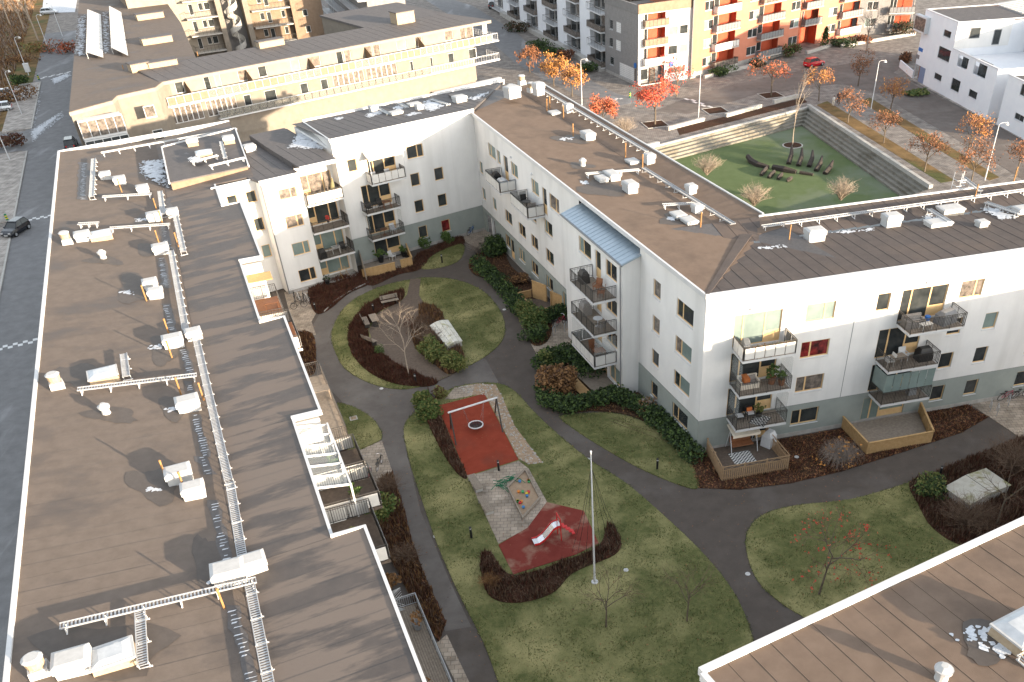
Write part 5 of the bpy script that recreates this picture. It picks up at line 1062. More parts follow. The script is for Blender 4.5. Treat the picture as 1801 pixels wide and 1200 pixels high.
MB().box(ent[0][0]-.2, ent[0][0]+1.0, -.03, -.002, 3.2, 3.8).build('vent_grille', 'pipe', A_); s_ = pw(FA, 0, 165, 388, 200, 420, zT_); MB().box(s_[0], s_[1], -.04, -.002, s_[2], s_[3]).build('sign', 'blue', A_)
gw0 = G(1581, 118); wallstrip('garden_wall', gw0, G(1604, 138), .2, 0, 1.1, 'townwhite', 'low white garden wall beside the blue-grey door', 'wall')
p0 = G(1752, 220); FB = Frame((p0.x, p0.y, 0), math.degrees(FA.ang)); Bh = FB.root('town_house', 'second white town house, cut by the right edge of the picture')
wb2 = [pw(FB, 0, 990, 682, 1050, 790, zT_), pw(FB, 0, 940, 925, 1022, 985, zT_)]
wall(Bh, 0, 9, 0, 6.6, 0, wb2, 'townwhite')
for h in wb2: window(Bh, *h, 0, [.5], 'glass', 'pipe')
MB().poly([(0, 0, 0), (0, 0, 6.6), (0, 9, 6.6), (0, 9, 0)]).build('side_wall', 'townwhite', Bh); MB().box(.05, 9, .5, 9, 0, 6.4).build('core', 'townwhite', Bh); MB().box(-.05, 9, -.06, .3, 6.602, 6.7).box(-.05, .3, .301, 9, 6.602, 6.7).build('parapet_cap', 'sill', Bh); MB().box(.31, 9, .31, 9, 6.45, 6.5).build('flat_roof', 'feltN', Bh)
# ================================================================ plants
def grow(b_thick, b_thin, tips, p, d, L, r, lev, maxlev, rnd, spread, gravity=0.0, nch=(3, 4)):
    pts = [p]; rs = [r]; q = p.copy(); dd = d.copy(); n = 3
    for i in range(n):
        k_ = .04 if lev == 0 else .11; dd = (dd+Vector((rnd.gauss(0, k_), rnd.gauss(0, k_), rnd.gauss(0, .06)-gravity*lev))).normalized(); q = q+dd*(L/n); pts.append(q.copy()); rs.append(r*(1-.5*(i+1)/n))
    (b_thick if lev < 2 else b_thin).tube(pts, rs, 6 if lev == 0 else (4 if lev == 1 else 3), cap=False)
    if lev >= maxlev-1: tips += pts[1:]
    if lev >= maxlev: return
    k = rnd.randint(*nch)+(1 if lev == 0 else 0)
    for i in range(k):
        t = rnd.uniform(.45, 1.0) if lev else rnd.uniform(.55, 1.0); j = min(n-1, int(t*n)); base = pts[j].lerp(pts[j+1], t*n-j if t*n-j <= 1 else 1)
        a = 2*math.pi*(i+rnd.uniform(-.3, .3))/k; side = dd.cross(Vector((0, 0, 1)) if abs(dd.z) < .95 else Vector((1, 0, 0))).normalized(); s2 = dd.cross(side)
        nd = (dd*rnd.uniform(.7, 1.1)+(side*math.cos(a)+s2*math.sin(a))*spread*rnd.uniform(.7, 1.2)).normalized()
        grow(b_thick, b_thin, tips, base, nd, L*rnd.uniform(.55, .78), r*.52, lev+1, maxlev, rnd, spread, gravity, nch)
def leaf_quads(b, pts, n, size, jit, rnd, nm=1):
    for i in range(n):
        c = rnd.choice(pts)+Vector((rnd.gauss(0, jit), rnd.gauss(0, jit), rnd.gauss(0, jit*.8))); s = size*rnd.uniform(.6, 1.4)
        u = Vector((rnd.gauss(0, 1), rnd.gauss(0, 1), rnd.gauss(0, 1))).normalized(); v = u.orthogonal().normalized()
        b.poly([c-u*s, c+v*s*.55, c+u*s, c-v*s*.55], rnd.randrange(nm))
def tree(p, h, label, leaves=None, nleaf=0, lsize=.09, spread=.75, bark='bark', seed=1, maxlev=3, r=None, jit=.16, lean=(0, 0), trunk=.38, nch=(3, 4), group=None, name='tree'):
    h *= 1.42; rnd = random.Random(seed); o = thing(name, p, 0, label, 'tree', group); tb, cb, tips = MB(), MB(), []
    grow(tb, cb, tips, Vector((0, 0, -.05)), Vector((lean[0], lean[1], 1)).normalized(), h*trunk, r or h*.016, 0, maxlev, rnd, spread, .02, nch)
    tb.build('trunk', bark, o)
    mats = [bark if bark != 'bark' else 'twig']+(leaves or []); n0 = len(cb.f); cb.m = [0]*n0
    if leaves:
        lb = MB(); leaf_quads(lb, tips, nleaf, lsize, jit, rnd, len(leaves)); k = len(cb.v)
        cb.v += lb.v; cb.f += [tuple(i+k for i in f) for f in lb.f]; cb.m += [m+1 for m in lb.m]
    cb.build('crown', mats, o); return o
def shrub(p, rx, ry, rz, label, mats, n, size, seed=1, name='shrub', cat='shrub', zc_=.5, pts=None, group=None):
    """leafy shrub: many small leaf faces through a lumpy volume, with stems"""
    rnd = random.Random(seed); o = thing(name, p, 0, label, cat, group); b = MB(); lumps = [(Vector((rnd.uniform(-.6, .6)*rx, rnd.uniform(-.6, .6)*ry, rnd.uniform(.3, .8)*rz)), rnd.uniform(.45, .75)) for _ in range(7)] if pts is None else pts
    for i in range(n):
        c, k = rnd.choice(lumps); d = Vector((rnd.gauss(0, 1), rnd.gauss(0, 1), rnd.gauss(0, 1))).normalized(); rr = rnd.uniform(.55, 1.05)
        q = c+Vector((d.x*rx*k*rr, d.y*ry*k*rr, d.z*rz*k*rr*.7))
        if q.z < .02: q.z = rnd.uniform(.02, .25)
        u = (Vector((rnd.gauss(0, 1), rnd.gauss(0, 1), rnd.gauss(0, .7)))+d*.8).normalized(); v = u.orthogonal().normalized(); s = size*rnd.uniform(.6, 1.4)
        b.poly([q-u*s, q+v*s*.6, q+u*s, q-v*s*.6], rnd.randrange(len(mats)))
    b.build('foliage', mats, o); s = MB()
    for i in range(8): c, k = rnd.choice(lumps); s.tube([(c.x*.4, c.y*.4, -.03), (c.x, c.y, c.z)], [.02, .008], 3, cap=False)
    s.build('stems', 'twig', o); return o
def twigbush(p, r, h, label, mat_, n, seed=1, droop=0.0, th=.012, cat='shrub', name='twiggy_shrub', extra=None):
    rnd = random.Random(seed); o = thing(name, p, 0, label, cat); b = MB()
    for i in range(n):
        a = rnd.uniform(0, 6.283); t = rnd.uniform(.05, 1)**.6; hh = h*rnd.uniform(.6, 1.1)*(1-.35*t); e = Vector((math.cos(a)*r*t, math.sin(a)*r*t, hh)); m_ = e*.5+Vector((rnd.gauss(0, r*.08), rnd.gauss(0, r*.08), h*.12))
        e2 = e+Vector((math.cos(a)*r*.35*droop, math.sin(a)*r*.35*droop, -hh*.7*droop)) if droop else e+Vector((rnd.gauss(0, .1)*r, rnd.gauss(0, .1)*r, .1*h))
        b.tube([(rnd.gauss(0, .05), rnd.gauss(0, .05), 0), m_, e, e2], [th, th*.8, th*.6, th*.3], 3, cap=False)
        for k in range(2): f = m_.lerp(e, rnd.random()); b.tube([f, f+Vector((rnd.gauss(0, .16)*r*1.5, rnd.gauss(0, .16)*r*1.5, rnd.uniform(.0, .25)*h))], [th*.5, th*.25], 3, cap=False)
    b.build('branches', mat_, o)
    if extra:
        l = MB(); leaf_quads(l, [Vector((rnd.gauss(0, .5)*r, rnd.gauss(0, .5)*r, rnd.uniform(.1, .9)*h)) for _ in range(60)], extra[1], extra[2], .12, rnd); l.build('leaves', extra[0], o)
    return o
def hedge(pts, r, h, label, mats, n, size, seed):
    P = [G(*q) for q in pts]; c = P[0]; l = []
    for i in range(len(P)-1):
        k = max(2, int((P[i+1]-P[i]).length/(r*.55)))
        for j in range(k+1): q = P[i].lerp(P[i+1], j/k)-c; rr = random.Random(seed+i*7+j); l.append((Vector((q.x+rr.gauss(0, .12), q.y+rr.gauss(0, .12), h*rr.uniform(.42, .58))), rr.uniform(.85, 1.15)))
    return shrub(c, r, r, h*.75, label, mats, n, size, seed, 'hedge', 'hedge', pts=l)
HG = ['hedge', 'hedge', 'bush', 'hedge', 'bush']
hedge([(838, 468), (858, 484), (880, 505), (905, 535), (918, 555)], 1.0, 1.1, 'dark green hedge curving along the path in front of the shaded middle wing', HG, 5200, .12, 1)
hedge([(866, 448), (878, 440)], 1.7, 1.7, 'big dark green shrub at the far end of the hedge by the corner entrance', HG, 2600, .13, 2)
shrub(G(925, 556), 1.2, 1.0, 1.5, 'light green bush left of the timber box terrace', ['bush', 'bushy'], 1500, .11, 3)
shrub(G(941, 572), 1.3, 1.2, 1.6, 'rounded yellow-green bush below the timber box terrace', ['bush', 'bush', 'bushy'], 1700, .11, 4)
shrub(G(942, 596), 1.3, 1.0, 1.2, 'low dark green bush at the corner of the bicycle paving', HG, 1500, .11, 5)
hedge([(958, 568), (982, 560), (1000, 552)], .8, 1.2, 'dark clipped hedge in front of the timber box terrace', HG, 1800, .11, 6)
hedge([(956, 652), (972, 642), (1000, 634), (1026, 648), (1040, 662)], 1.25, 1.5, 'dark green hedge round the deck under the bay balconies', HG, 4200, .13, 7)
shrub(G(966, 647), .9, .8, 1.7, 'bright green bush rising out of the hedge by the bay', ['bush', 'bushy'], 900, .11, 8)
shrub(G(988, 688), 1.9, 1.7, 2.3, 'large dry brown hydrangea-like bush by the path', ['dry', 'dry', 'brownleaf'], 3400, .13, 9)
hedge([(958, 690), (966, 714), (1000, 722), (1045, 712), (1085, 703), (1120, 720), (1150, 740), (1175, 762), (1198, 786), (1220, 808)], .95, 1.2, 'long dark green hedge along the foot of the middle wing to its corner', HG, 9000, .12, 10)
shrub(G(1138, 728), .8, .7, 1.3, 'dry pinkish bush inside the long hedge', ['dry', 'twigg'], 700, .1, 11)
shrub(G(747, 716), .8, .8, 1.5, 'upper of two green bushes left of the red swing pad', ['bush', 'bushy'], 1100, .11, 12)
shrub(G(757, 738), .9, .8, 1.6, 'lower of two green bushes left of the red swing pad', ['bush', 'bush', 'bushy'], 1300, .11, 13)
shrub(G(779, 700), .7, .6, 1.0, 'small olive bush above the swing pad corner', ['bushy', 'brownleaf'], 600, .1, 14)
for (px, py), lb, sd in (((750, 622), 'leftmost of three yellow-green bushes by the white hatch', 15), ((773, 636), 'middle of three yellow-green bushes by the white hatch', 16), ((799, 652), 'rightmost of three yellow-green bushes by the white hatch', 17)): shrub(G(px, py), 1.1, 1.0, 1.6, lb, ['bushy', 'bush', 'bushy'], 1500, .11, sd)
shrub(G(675, 912), 1.3, 1.2, 1.5, 'large olive-green bush in the bed beside the long roof', ['bushy', 'bush'], 1600, .11, 18)
shrub(G(688, 1035), .9, .8, .9, 'dry orange-brown bush beside the edge of the long roof', ['dry'], 700, .1, 19)
shrub(G(747, 436), .8, .7, 1.1, 'small bright green bush below the north wing, left one', ['bush'], 600, .1, 20); shrub(G(788, 427), .8, .7, 1.2, 'small bright green bush below the north wing, right one', ['bush'], 600, .1, 21)
shrub(G(1628, 868), 1.2, 1.0, 1.2, 'green and yellow bush beside the right-hand concrete hatch', ['bush', 'hedge', 'bushy'], 1300, .1, 22)
shrub(G(905, 500), 1.5, 1.0, .9, 'dry brown plants behind the hedge by the middle wing', ['dry', 'brownleaf'], 1300, .1, 23)
twigbush(G(842, 446), 1.6, 1.8, 'bare pale twiggy bush at the end of the path by the corner entrance', 'twigg', 120, 1)
twigbush(G(1476, 812), 1.5, 1.7, 'grey weeping twig mound with yellow leaves between the two timber terraces', 'twigg', 420, 2, .75, .008, extra=('leafora', 140, .1))
twigbush(G(684, 868), 1.4, 1.6, 'reddish brown twiggy bush beside the parked bicycles', 'twig', 150, 3); twigbush(G(715, 985), 1.2, 1.2, 'bare brown twiggy bush in the lower left bed', 'twig', 120, 4)
twigbush(G(735, 580), 1.8, 1.3, 'reddish brown twig bush in the middle of the round lawn', 'twig', 150, 5, extra=('maroon', 250, .07)); twigbush(G(760, 600), 1.6, 1.2, 'brown tangle of twigs beside the white hatch', 'twig', 140, 6)
twigbush(G(1700, 925), 2.2, 2.0, 'grey-purple bare bush in front of the right-hand hatch', 'twig', 240, 7); twigbush(G(1780, 830), 2.6, 2.8, 'reddish bare bush at the right edge behind the hatch', 'twig', 220, 8); twigbush(G(860, 1030), .9, .8, 'orange-tinted shrub at the left end of the dark bed', 'dry', 80, 9)
for (px, py), lb, sd in (((1243, 308), 'pale golden bush behind the middle roof edge, left one', 10), ((1326, 362), 'pale golden bush behind the middle roof edge, right one', 11), ((1478, 352), 'pale bare bush above the right wing roof in front of the green square', 12), ((1097, 238), 'pale bare bush beside the red tree behind the middle roof', 13)): twigbush(G(px, py), 2.0, 2.6, lb, 'barkp', 150, sd, th=.02)
tree(G(720, 663), 4.4, 'thin pale leaning birch on the round lawn', bark='barkp', seed=3, spread=.6, maxlev=4, lean=(-.12, .35), trunk=.5, r=.06)
tree(G(1440, 1046), 7.6, 'spreading tree with red berry clusters on the lower right lawn', ['berry', 'leafred'], 230, .085, .95, seed=4, maxlev=4, jit=.07, trunk=.3, r=.085, lean=(.1, 0))
tree(G(1066, 1104), 4.2, 'slim bare tree on the lawn below the flagpole', seed=6, spread=.6, maxlev=4, trunk=.42, r=.06)
tree(G(1208, 1094), 4.4, 'bare tree on the lawn beside the wide dark path', seed=8, spread=.7, maxlev=4, trunk=.35, r=.055)
tree(G(1752, 925), 6.0, 'tall bare multi-stem tree beside the right-hand hatch', seed=9, spread=.55, maxlev=4, trunk=.3, r=.08)
TR = [((1152, 219), 6.6, ['leafred', 'leafred', 'berry'], 1500, 'full red-orange tree in the square bed before the grey corner house', 21), ((974, 152), 5.2, ['leafora', 'leafora', 'leafrust'], 1700, 'bright yellow-orange tree behind the north roof', 22), ((1006, 170), 5.2, ['leafrust', 'leafora'], 1300, 'orange-brown tree right of the yellow-orange one', 23), ((932, 128), 5.0, ['leafrust', 'leafrust'], 1100, 'rust-brown tree at the corner of the cream terrace', 24),
      ((1062, 224), 4.6, ['leafred', 'leafred', 'leafrust'], 1500, 'low red tree showing over the middle roof edge', 25), ((1190, 170), 6.2, ['leafred', 'berry'], 420, 'thin tree with few red leaves before the white shop house', 26), ((1356, 168), 6.2, ['leafred', 'leafrust', 'brownleaf'], 700, 'red-brown tree in a square pit beside the street', 27)]
for (px, py), h, lv_, n, lb, sd in TR: tree(G(px, py), h, lb, lv_, int(n*1.15), .14, .66, seed=sd, maxlev=4, jit=.3, trunk=.34, nch=(3, 4))
RT = [((1440, 178), 'rust tree at the far corner of the green square'), ((1491, 216), 'rust tree beside the two walkers'), ((1509, 152), 'rust tree at the bend of the street'), ((1566, 193), 'rust tree right of the tall lamp post'), ((1554, 252), 'rust tree halfway along the stone wall'), ((1626, 302), 'rust tree near the end of the stone wall'), ((1702, 267), 'rust tree on the street verge below the town house'), ((1708, 322), 'rust tree just above the right roof, beside the lamp post'), ((1787, 312), 'rust tree at the right edge above the roof')]
for i, ((px, py), lb) in enumerate(RT): tree(G(px, py), random.uniform(4.8, 5.4), lb, ['leafrust', 'leafrust', 'leafora' if i % 3 == 0 else 'brownleaf'], 1000, .11, .66, seed=40+i, maxlev=4, jit=.28, trunk=.33, group='rust-leaved street trees')
tree(G(1394, 256, ZP), 6.4, 'tall thin bare tree growing in the round hole of the green square', seed=60, spread=.22, maxlev=3, trunk=.5, r=.08, lean=(-.03, .0), bark='barkp')
tree(G(1524, 93), 8.0, 'bare grey street tree before the grey end house', seed=61, spread=.5, maxlev=4, trunk=.35, bark='twigg')
tree(G(44, 56), 10, 'tall birch with a red-orange crown on the open ground at upper left', ['leafred', 'leafora'], 700, .16, .35, seed=62, maxlev=3, bark='barkp', trunk=.45); tree(G(68, 72), 10, 'bare slender tree beside the red birch at upper left', seed=63, spread=.3, maxlev=3, trunk=.5, bark='barkp'); tree(G(20, 48), 9, 'bare birch at the far upper left', seed=64, spread=.35, maxlev=3, trunk=.5, bark='barkp')
for (px, py), rx, h, ms, lb, sd in (((113, 92), 4.0, 2.2, ['leafrust', 'leafred', 'maroon'], 'rust-red bush at the end of the left street', 70), ((36, 178), 3.2, 2.4, ['dry', 'brownleaf'], 'brown clipped bush by the snowy parked cars', 71), ((40, 152), 2.0, 1.8, ['bush', 'hedge'], 'green bush beside the left pavement lamp', 72), ((10, 262), 3.0, 2.0, ['brownleaf', 'maroon'], 'dark brown bush at the left edge by the pavement', 73), ((70, 92), 4.0, 1.6, ['dry', 'bushy'], 'low olive scrub on the open ground', 74), ((30, 110), 4.5, 1.2, ['dry', 'brownleaf'], 'low brown scrub at the far left', 75),
    ((950, 88), 3.2, 1.7, ['hedge', 'bush'], 'dark green planter bush beneath the white bay balconies, left one', 76), ((978, 98), 2.4, 1.6, ['hedge', 'bush'], 'dark green planter bush beneath the white bay balconies, right one', 77), ((993, 105), 2.0, 1.5, ['maroon', 'leafrust'], 'reddish planter bush beneath the white bay balconies', 78), ((1031, 126), 2.2, 1.5, ['hedge', 'bush'], 'green bush at the foot of the grey corner house', 79), ((1272, 132), 2.4, 1.1, ['hedge', 'bush'], 'clipped green planter bush under the orange house', 80), ((1330, 117), 1.6, 1.0, ['hedge', 'brownleaf'], 'low planter bush right of the clipped green one', 81), ((1392, 100), 2.0, 2.2, ['brownleaf', 'bush'], 'brown-green bush by the red car', 82), ((1484, 82), 2.6, 1.6, ['hedge'], 'dark planter hedge under the set-back orange house', 83), ((1512, 76), 2.0, 1.5, ['maroon', 'leafrust'], 'reddish bush in the long planter', 84), ((1590, 62), 3.0, 2.4, ['hedge', 'brownleaf'], 'dark bushes beside the white town house', 85), ((913, 55), 3.0, 1.8, ['hedge', 'brownleaf'], 'dark garden bush at the corner behind the cream house', 86), ((1592, 110), 1.2, 1.6, ['leafrust', 'brownleaf'], 'rust shrub behind the low white garden wall', 87), ((1610, 168), 2.2, .6, ['bush', 'bushy'], 'low green plants at the town house corner', 88)):
    shrub(G(px, py), rx, rx*.75, h, lb, ms, 900, .17, sd)
shrub(G(1449, 84), 1.0, 1.0, 3.4, 'dark conical yew beside the red passage', ['hedge', 'bush'], 1200, .14, 89, pts=[(Vector((0, 0, .6)), .95), (Vector((0, 0, 1.4)), .72), (Vector((0, 0, 2.2)), .5), (Vector((0, 0, 2.9)), .3)])
# square tree pits
for i, ((px, py), lb) in enumerate((((1152, 219), 'square soil bed round the red tree'), ((1356, 168), 'square soil bed round the red-brown tree'), ((1258, 195), 'empty square soil bed beside the lamp post'))):
    c = G(px, py); o = thing('tree_pit', c, R_(14), lb, 'tree pit'); MB().box(-1.6, 1.6, -1.6, 1.6, .0, .03).build('soil', 'mulch', o)
    MB().box(-1.75, 1.75, -1.75, -1.6, 0, .06).box(-1.75, 1.75, 1.6, 1.75, 0, .06).box(-1.75, -1.6, -1.6, 1.6, 0, .06).box(1.6, 1.75, -1.6, 1.6, 0, .06).build('edging', 'concrete', o)
c = G(1394, 256, ZP); o = thing('tree_ring', (c.x, c.y, ZP), 0, 'round gravel bed with pale rim round the bare tree in the green square', 'tree pit'); MB().cyl(0, 0, 0, .05, 1.5, 1.5, 24).build('rim', 'concrete', o); MB().cyl(0, 0, .051, .08, 1.3, 1.3, 24).build('gravel', 'mulch', o)

# ================================================================ street furniture, vehicles, people
def lamp_post(p, label, rz=0.0, h=6.4, group='tall street lamps'):
    o = thing('street_lamp', p, rz, label, 'street lamp', group); MB().cyl(0, 0, 0, h, .085, .05, 8).build('post', 'sill', o)
    MB().tube([(0, 0, h), (.05, 0, h+.25), (.35, 0, h+.38), (.9, 0, h+.38)], .035, 6).build('arm', 'sill', o); MB().cyl(.95, 0, h+.12, h+.36, .26, .10, 12).cyl(.95, 0, h+.361, h+.45, .06, .06, 8).build('lamp_head', 'whitepanel', o); return o
for (px, py), rz, lb in (((1532, 192), 0, 'tall grey street lamp before the white town house'), ((1732, 317), 0, 'tall grey street lamp just above the right roof'), ((1228, 212), 2.8, 'slim street lamp beside the play square wall'), ((1023.5, 185), 0, 'tall street lamp behind the middle roof, by the orange trees'), ((39, 202), 1.2, 'street lamp on the left pavement by the parked cars'), ((51, 133), .4, 'street lamp with electric box at the pavement corner'), ((86, 88), .3, 'street lamp before the rust-red bush'), ((110, 64), 3.0, 'thin street lamp farthest up the left street'), ((18, 283), 2.6, 'street lamp at the left edge beside the pavement')): lamp_post(G(px, py), lb, rz)
def bollard(p, label): 
    o = thing('bollard_light', p, 0, label, 'bollard light', 'black garden bollard lights'); MB().cyl(0, 0, 0, .82, .085, .085, 12).build('post', 'black', o); MB().cyl(0, 0, .822, .93, .075, .075, 12).build('lens', 'capwhite', o); MB().cyl(0, 0, .932, 1.0, .09, .085, 12).build('cap', 'black', o); return o
for (px, py), lb in (((877.6, 829), 'black bollard light at the edge of the red swing pad'), ((829.5, 947), 'black bollard light on the grass left of the slide'), ((1156, 826), 'black bollard light on the small lawn below the hedge'), ((778, 463), 'black bollard light on the little lawn by the north wing'), ((658, 551), 'black bollard light between the benches on the round lawn'), ((732, 676), 'black bollard light at the lower edge of the round lawn'), ((556, 549), 'black bollard light beside the bicycle stand on the left'), ((1652, 839), 'black bollard light by the path before the right-hand hatch'), ((950, 586), 'black bollard light in the low bush by the paving')): bollard(G(px, py), lb)
for (px, py), lb in (((887, 545), 'right of the round lawn'), ((671, 684), 'at the lower left of the round lawn'), ((766, 944), 'on the narrow left path'), ((1034, 808), 'beside the flagpole top'), ((1315, 1010), 'at the lower right lawn edge'), ((1101, 1004), 'on the grass right of the flagpole'), ((1401, 800+5), 'in the bed by the right wing')):
    q = G(px, py); o = thing('ground_light', (q.x, q.y, .06 if px in (1101, 1401) else .02), 0, 'small round white ground light '+lb, 'ground light', 'round ground lights'); MB().cyl(0, 0, 0, .025, .17, .16, 16).build('rim', 'sill', o); MB().cyl(0, 0, .026, .035, .13, .12, 16).build('lens', 'capwhite', o)
# electric box and pillar signs
for (px, py), lb in (((50, 127), 'pale electric cabinet at the pavement corner'),): o = thing('cabinet', G(px, py), R_(20), lb, 'cabinet'); MB().box(-.5, .5, -.3, .3, 0, 1.5).build('body', 'sill', o); MB().box(-.55, .55, -.35, .35, 1.502, 1.58).build('lid', 'sill', o)
for (px, py), lb in (((69, 141), 'green and white traffic pillar by the farthest speed bump'), ((14, 389), 'green and yellow traffic pillar beside the black car'), ((1108, 172), 'green traffic pillar before the grey corner house')):
    o = thing('traffic_pillar', G(px, py), .3, lb, 'traffic pillar', 'green traffic pillars'); MB().cyl(0, 0, 0, .9, .16, .14, 10).build('post', 'green', o); MB().cyl(0, 0, .3, .45, .165, .16, 10).cyl(0, 0, .6, .72, .158, .153, 10).build('band', mat('yellow_band', (.6, .5, .05), None), o)
def car(p, rz, paint, label, Lc=4.1, hw=.86, hr=1.48, group=None):
    o = thing('parked_car', p, rz, label, 'car', group); x0, x1 = -Lc/2, Lc/2
    st = [(x0, .62, .35, .55), (x0+.12, .78, .25, .88), (x0+.6, .85, .22, .93), (x0+1.5, .86, .2, .94), (x1-1.35, .86, .2, .92), (x1-.5, .82, .22, .80), (x1-.08, .70, .28, .62), (x1, .55, .36, .52)]
    b = MB(); k = []
    for x, w_, zb_, zt in st:
        s_ = hw/.86; w_ *= s_; k.append(len(b.v)); b.v += [(x, -w_*.93, zb_), (x, -w_, (zb_+zt)/2), (x, -w_*.9, zt), (x, w_*.9, zt), (x, w_, (zb_+zt)/2), (x, w_*.93, zb_)]
    for i in range(len(st)-1):
        for j in range(6): b.f.append((k[i]+j, k[i]+(j+1) % 6, k[i+1]+(j+1) % 6, k[i+1]+j)); b.m.append(0)
    b.f += [tuple(k[0]+j for j in range(6)), tuple(k[-1]+j for j in reversed(range(6)))]; b.m += [0, 0]
    b.build('body', paint, o, smooth=False)
    c0, c1, r0, r1 = x0+.18, x1-1.15, x0+.55, x1-1.95; wb_, wr = hw*.88, hw*.68; zb_ = .90
    g = MB().hexa([(c0, -wb_, zb_), (c1, -wb_, zb_-.03), (c1, wb_, zb_-.03), (c0, wb_, zb_)], [(r0, -wr, hr-.07), (r1, -wr, hr-.07), (r1, wr, hr-.07), (r0, wr, hr-.07)]); g.build('windows', 'glass', o)
    MB().hexa([(r0-.12, -wr-.02, hr-.068), (r1+.14, -wr-.02, hr-.068), (r1+.14, wr+.02, hr-.068), (r0-.12, wr+.02, hr-.068)], [(r0, -wr*.9, hr), (r1, -wr*.9, hr), (r1, wr*.9, hr), (r0, wr*.9, hr)]).build('roof', paint, o)
    for s_ in (-1, 1):
        for xx in (.0, .5, 1.0): x = c0+(c1-c0)*xx; xt_ = r0+(r1-r0)*xx; MB().tube([(x, s_*wb_*1.005, zb_), (xt_, s_*wr*1.01, hr-.06)], .035, 4).build('pillar', paint, o)
        for xx in (x0+.72, x1-.78):
            w_ = MB().tube([(xx, s_*(hw-.2), .31), (xx, s_*(hw+.01), .31)], .31, 16).build('wheel', 'rub', o); MB().tube([(xx, s_*(hw+.012), .31), (xx, s_*(hw+.025), .31)], .19, 10).build('rim', 'galv', w_)
        MB().box(x1-.16, x1-.03, s_*hw*.58-.14, s_*hw*.58+.14, .56, .68).build('headlight', 'capwhite', o); MB().box(x0+.0, x0+.10, s_*hw*.62-.11, s_*hw*.62+.11, .66, .86).build('tail_light', 'redpaint', o); MB().box(x1-1.45, x1-1.3, s_*(hw+.08)-.06, s_*(hw+.08)+.06, .88, 1.0).build('mirror', paint, o)
    MB().box(x1-.005, x1+.012, -.26, .26, .36, .46).build('number_plate', 'flash', o); MB().box(x0-.012, x0+.005, -.26, .26, .48, .58).build('number_plate', 'flash', o)
    return o
MT['carblack'] = mat('car_black', (.012, .014, .02), None, .22, spec=.6); MT['carred'] = mat('car_red', (.52, .012, .022), None, .25, spec=.6); MT['carsilver'] = mat('car_silver', (.45, .47, .5), None, .3, metal=.5)
a, b_ = G(52, 396), G(8, 424); car((a+b_)/2, math.atan2((b_-a).y, (b_-a).x), 'carblack', 'black hatchback driving on the left street, nose towards the camera')
q = G(127, 260); car(q, R_(90+AZL), 'carblack', 'dark estate car parked beside the cream corner house, seen from behind', 4.4, .9, 1.62)
a, b_ = G(1410, 121), G(1452, 112); car((a+b_)/2, math.atan2((b_-a).y, (b_-a).x), 'carred', 'red hatchback on the street before the orange house')
for i, ((px, py), lb) in enumerate((((6, 172), 'snow-dusted silver car in the car park, upper one'), ((2, 196), 'snow-dusted silver car in the car park, lower one'))): car(G(px, py), R_(200), 'carsilver', lb)
car(G(872, 14), R_(60), 'carblack', 'dark car parked behind the cream terrace house, top centre', 4.5)
car(G(88, 25), R_(10), 'carsilver', 'silver car on the frosty yard at the top left edge', 4.3)
def person(p, rz, h, coat, legs, label, hair='black'):
    o = thing('person', p, rz, label, 'person'); s = h/1.75; b = MB()
    for sd_ in (-1, 1):
        st_ = .16*sd_; b.tube([(st_, .09*sd_, .05), (st_*.6, .09*sd_, .48), (0, .09*sd_, .92)], [.055, .065, .095], 8); b.hexa([(st_-.08, .09*sd_-.05, 0), (st_+.19, .09*sd_-.05, 0), (st_+.19, .09*sd_+.05, 0), (st_-.08, .09*sd_+.05, 0)], [(st_-.07, .09*sd_-.045, .09), (st_+.15, .09*sd_-.04, .05), (st_+.15, .09*sd_+.04, .05), (st_-.07, .09*sd_+.045, .09)])
    b.tube([(0, 0, .86), (0, 0, 1.1), (.0, 0, 1.32), (0, 0, 1.44), (.01, 0, 1.52)], [.16, .165, .19, .13, .055], 10, 1)
    for sd_ in (-1, 1): b.tube([(0, .2*sd_, 1.40), (-.05*sd_, .26*sd_, 1.12), (.10, .24*sd_, .88)], [.062, .052, .04], 8, 1); b.tube([(.10, .24*sd_, .88), (.14, .235*sd_, .79)], [.038, .03], 6, 2)
    b.tube([(.01, 0, 1.50), (.02, 0, 1.56), (.025, 0, 1.66), (.02, 0, 1.74)], [.055, .085, .098, .05], 10, 2)
    b.v = [(x*s, y*s, z*s) for x, y, z in b.v]; b.build('body', [legs, coat, mat('skin', (.5, .32, .23), None, .6)], o, smooth=True)
    hb = MB().tube([(-.02, 0, 1.62), (-.015, 0, 1.70), (.0, 0, 1.77)], [.10, .11, .05], 10); hb.v = [(x*s, y*s, z*s) for x, y, z in hb.v]; hb.build('hair', hair, o, smooth=True); return o
person(G(1474, 182), R_(100), 1.8, mat('navy_coat', (.02, .03, .06), None), 'black', 'adult in a dark navy coat walking by the play square', 'ventbrick'); person(G(1465, 186), R_(100), 1.45, 'whitepanel', 'cream2', 'shorter person in pale clothes with a dark bag walking beside the adult', 'black')

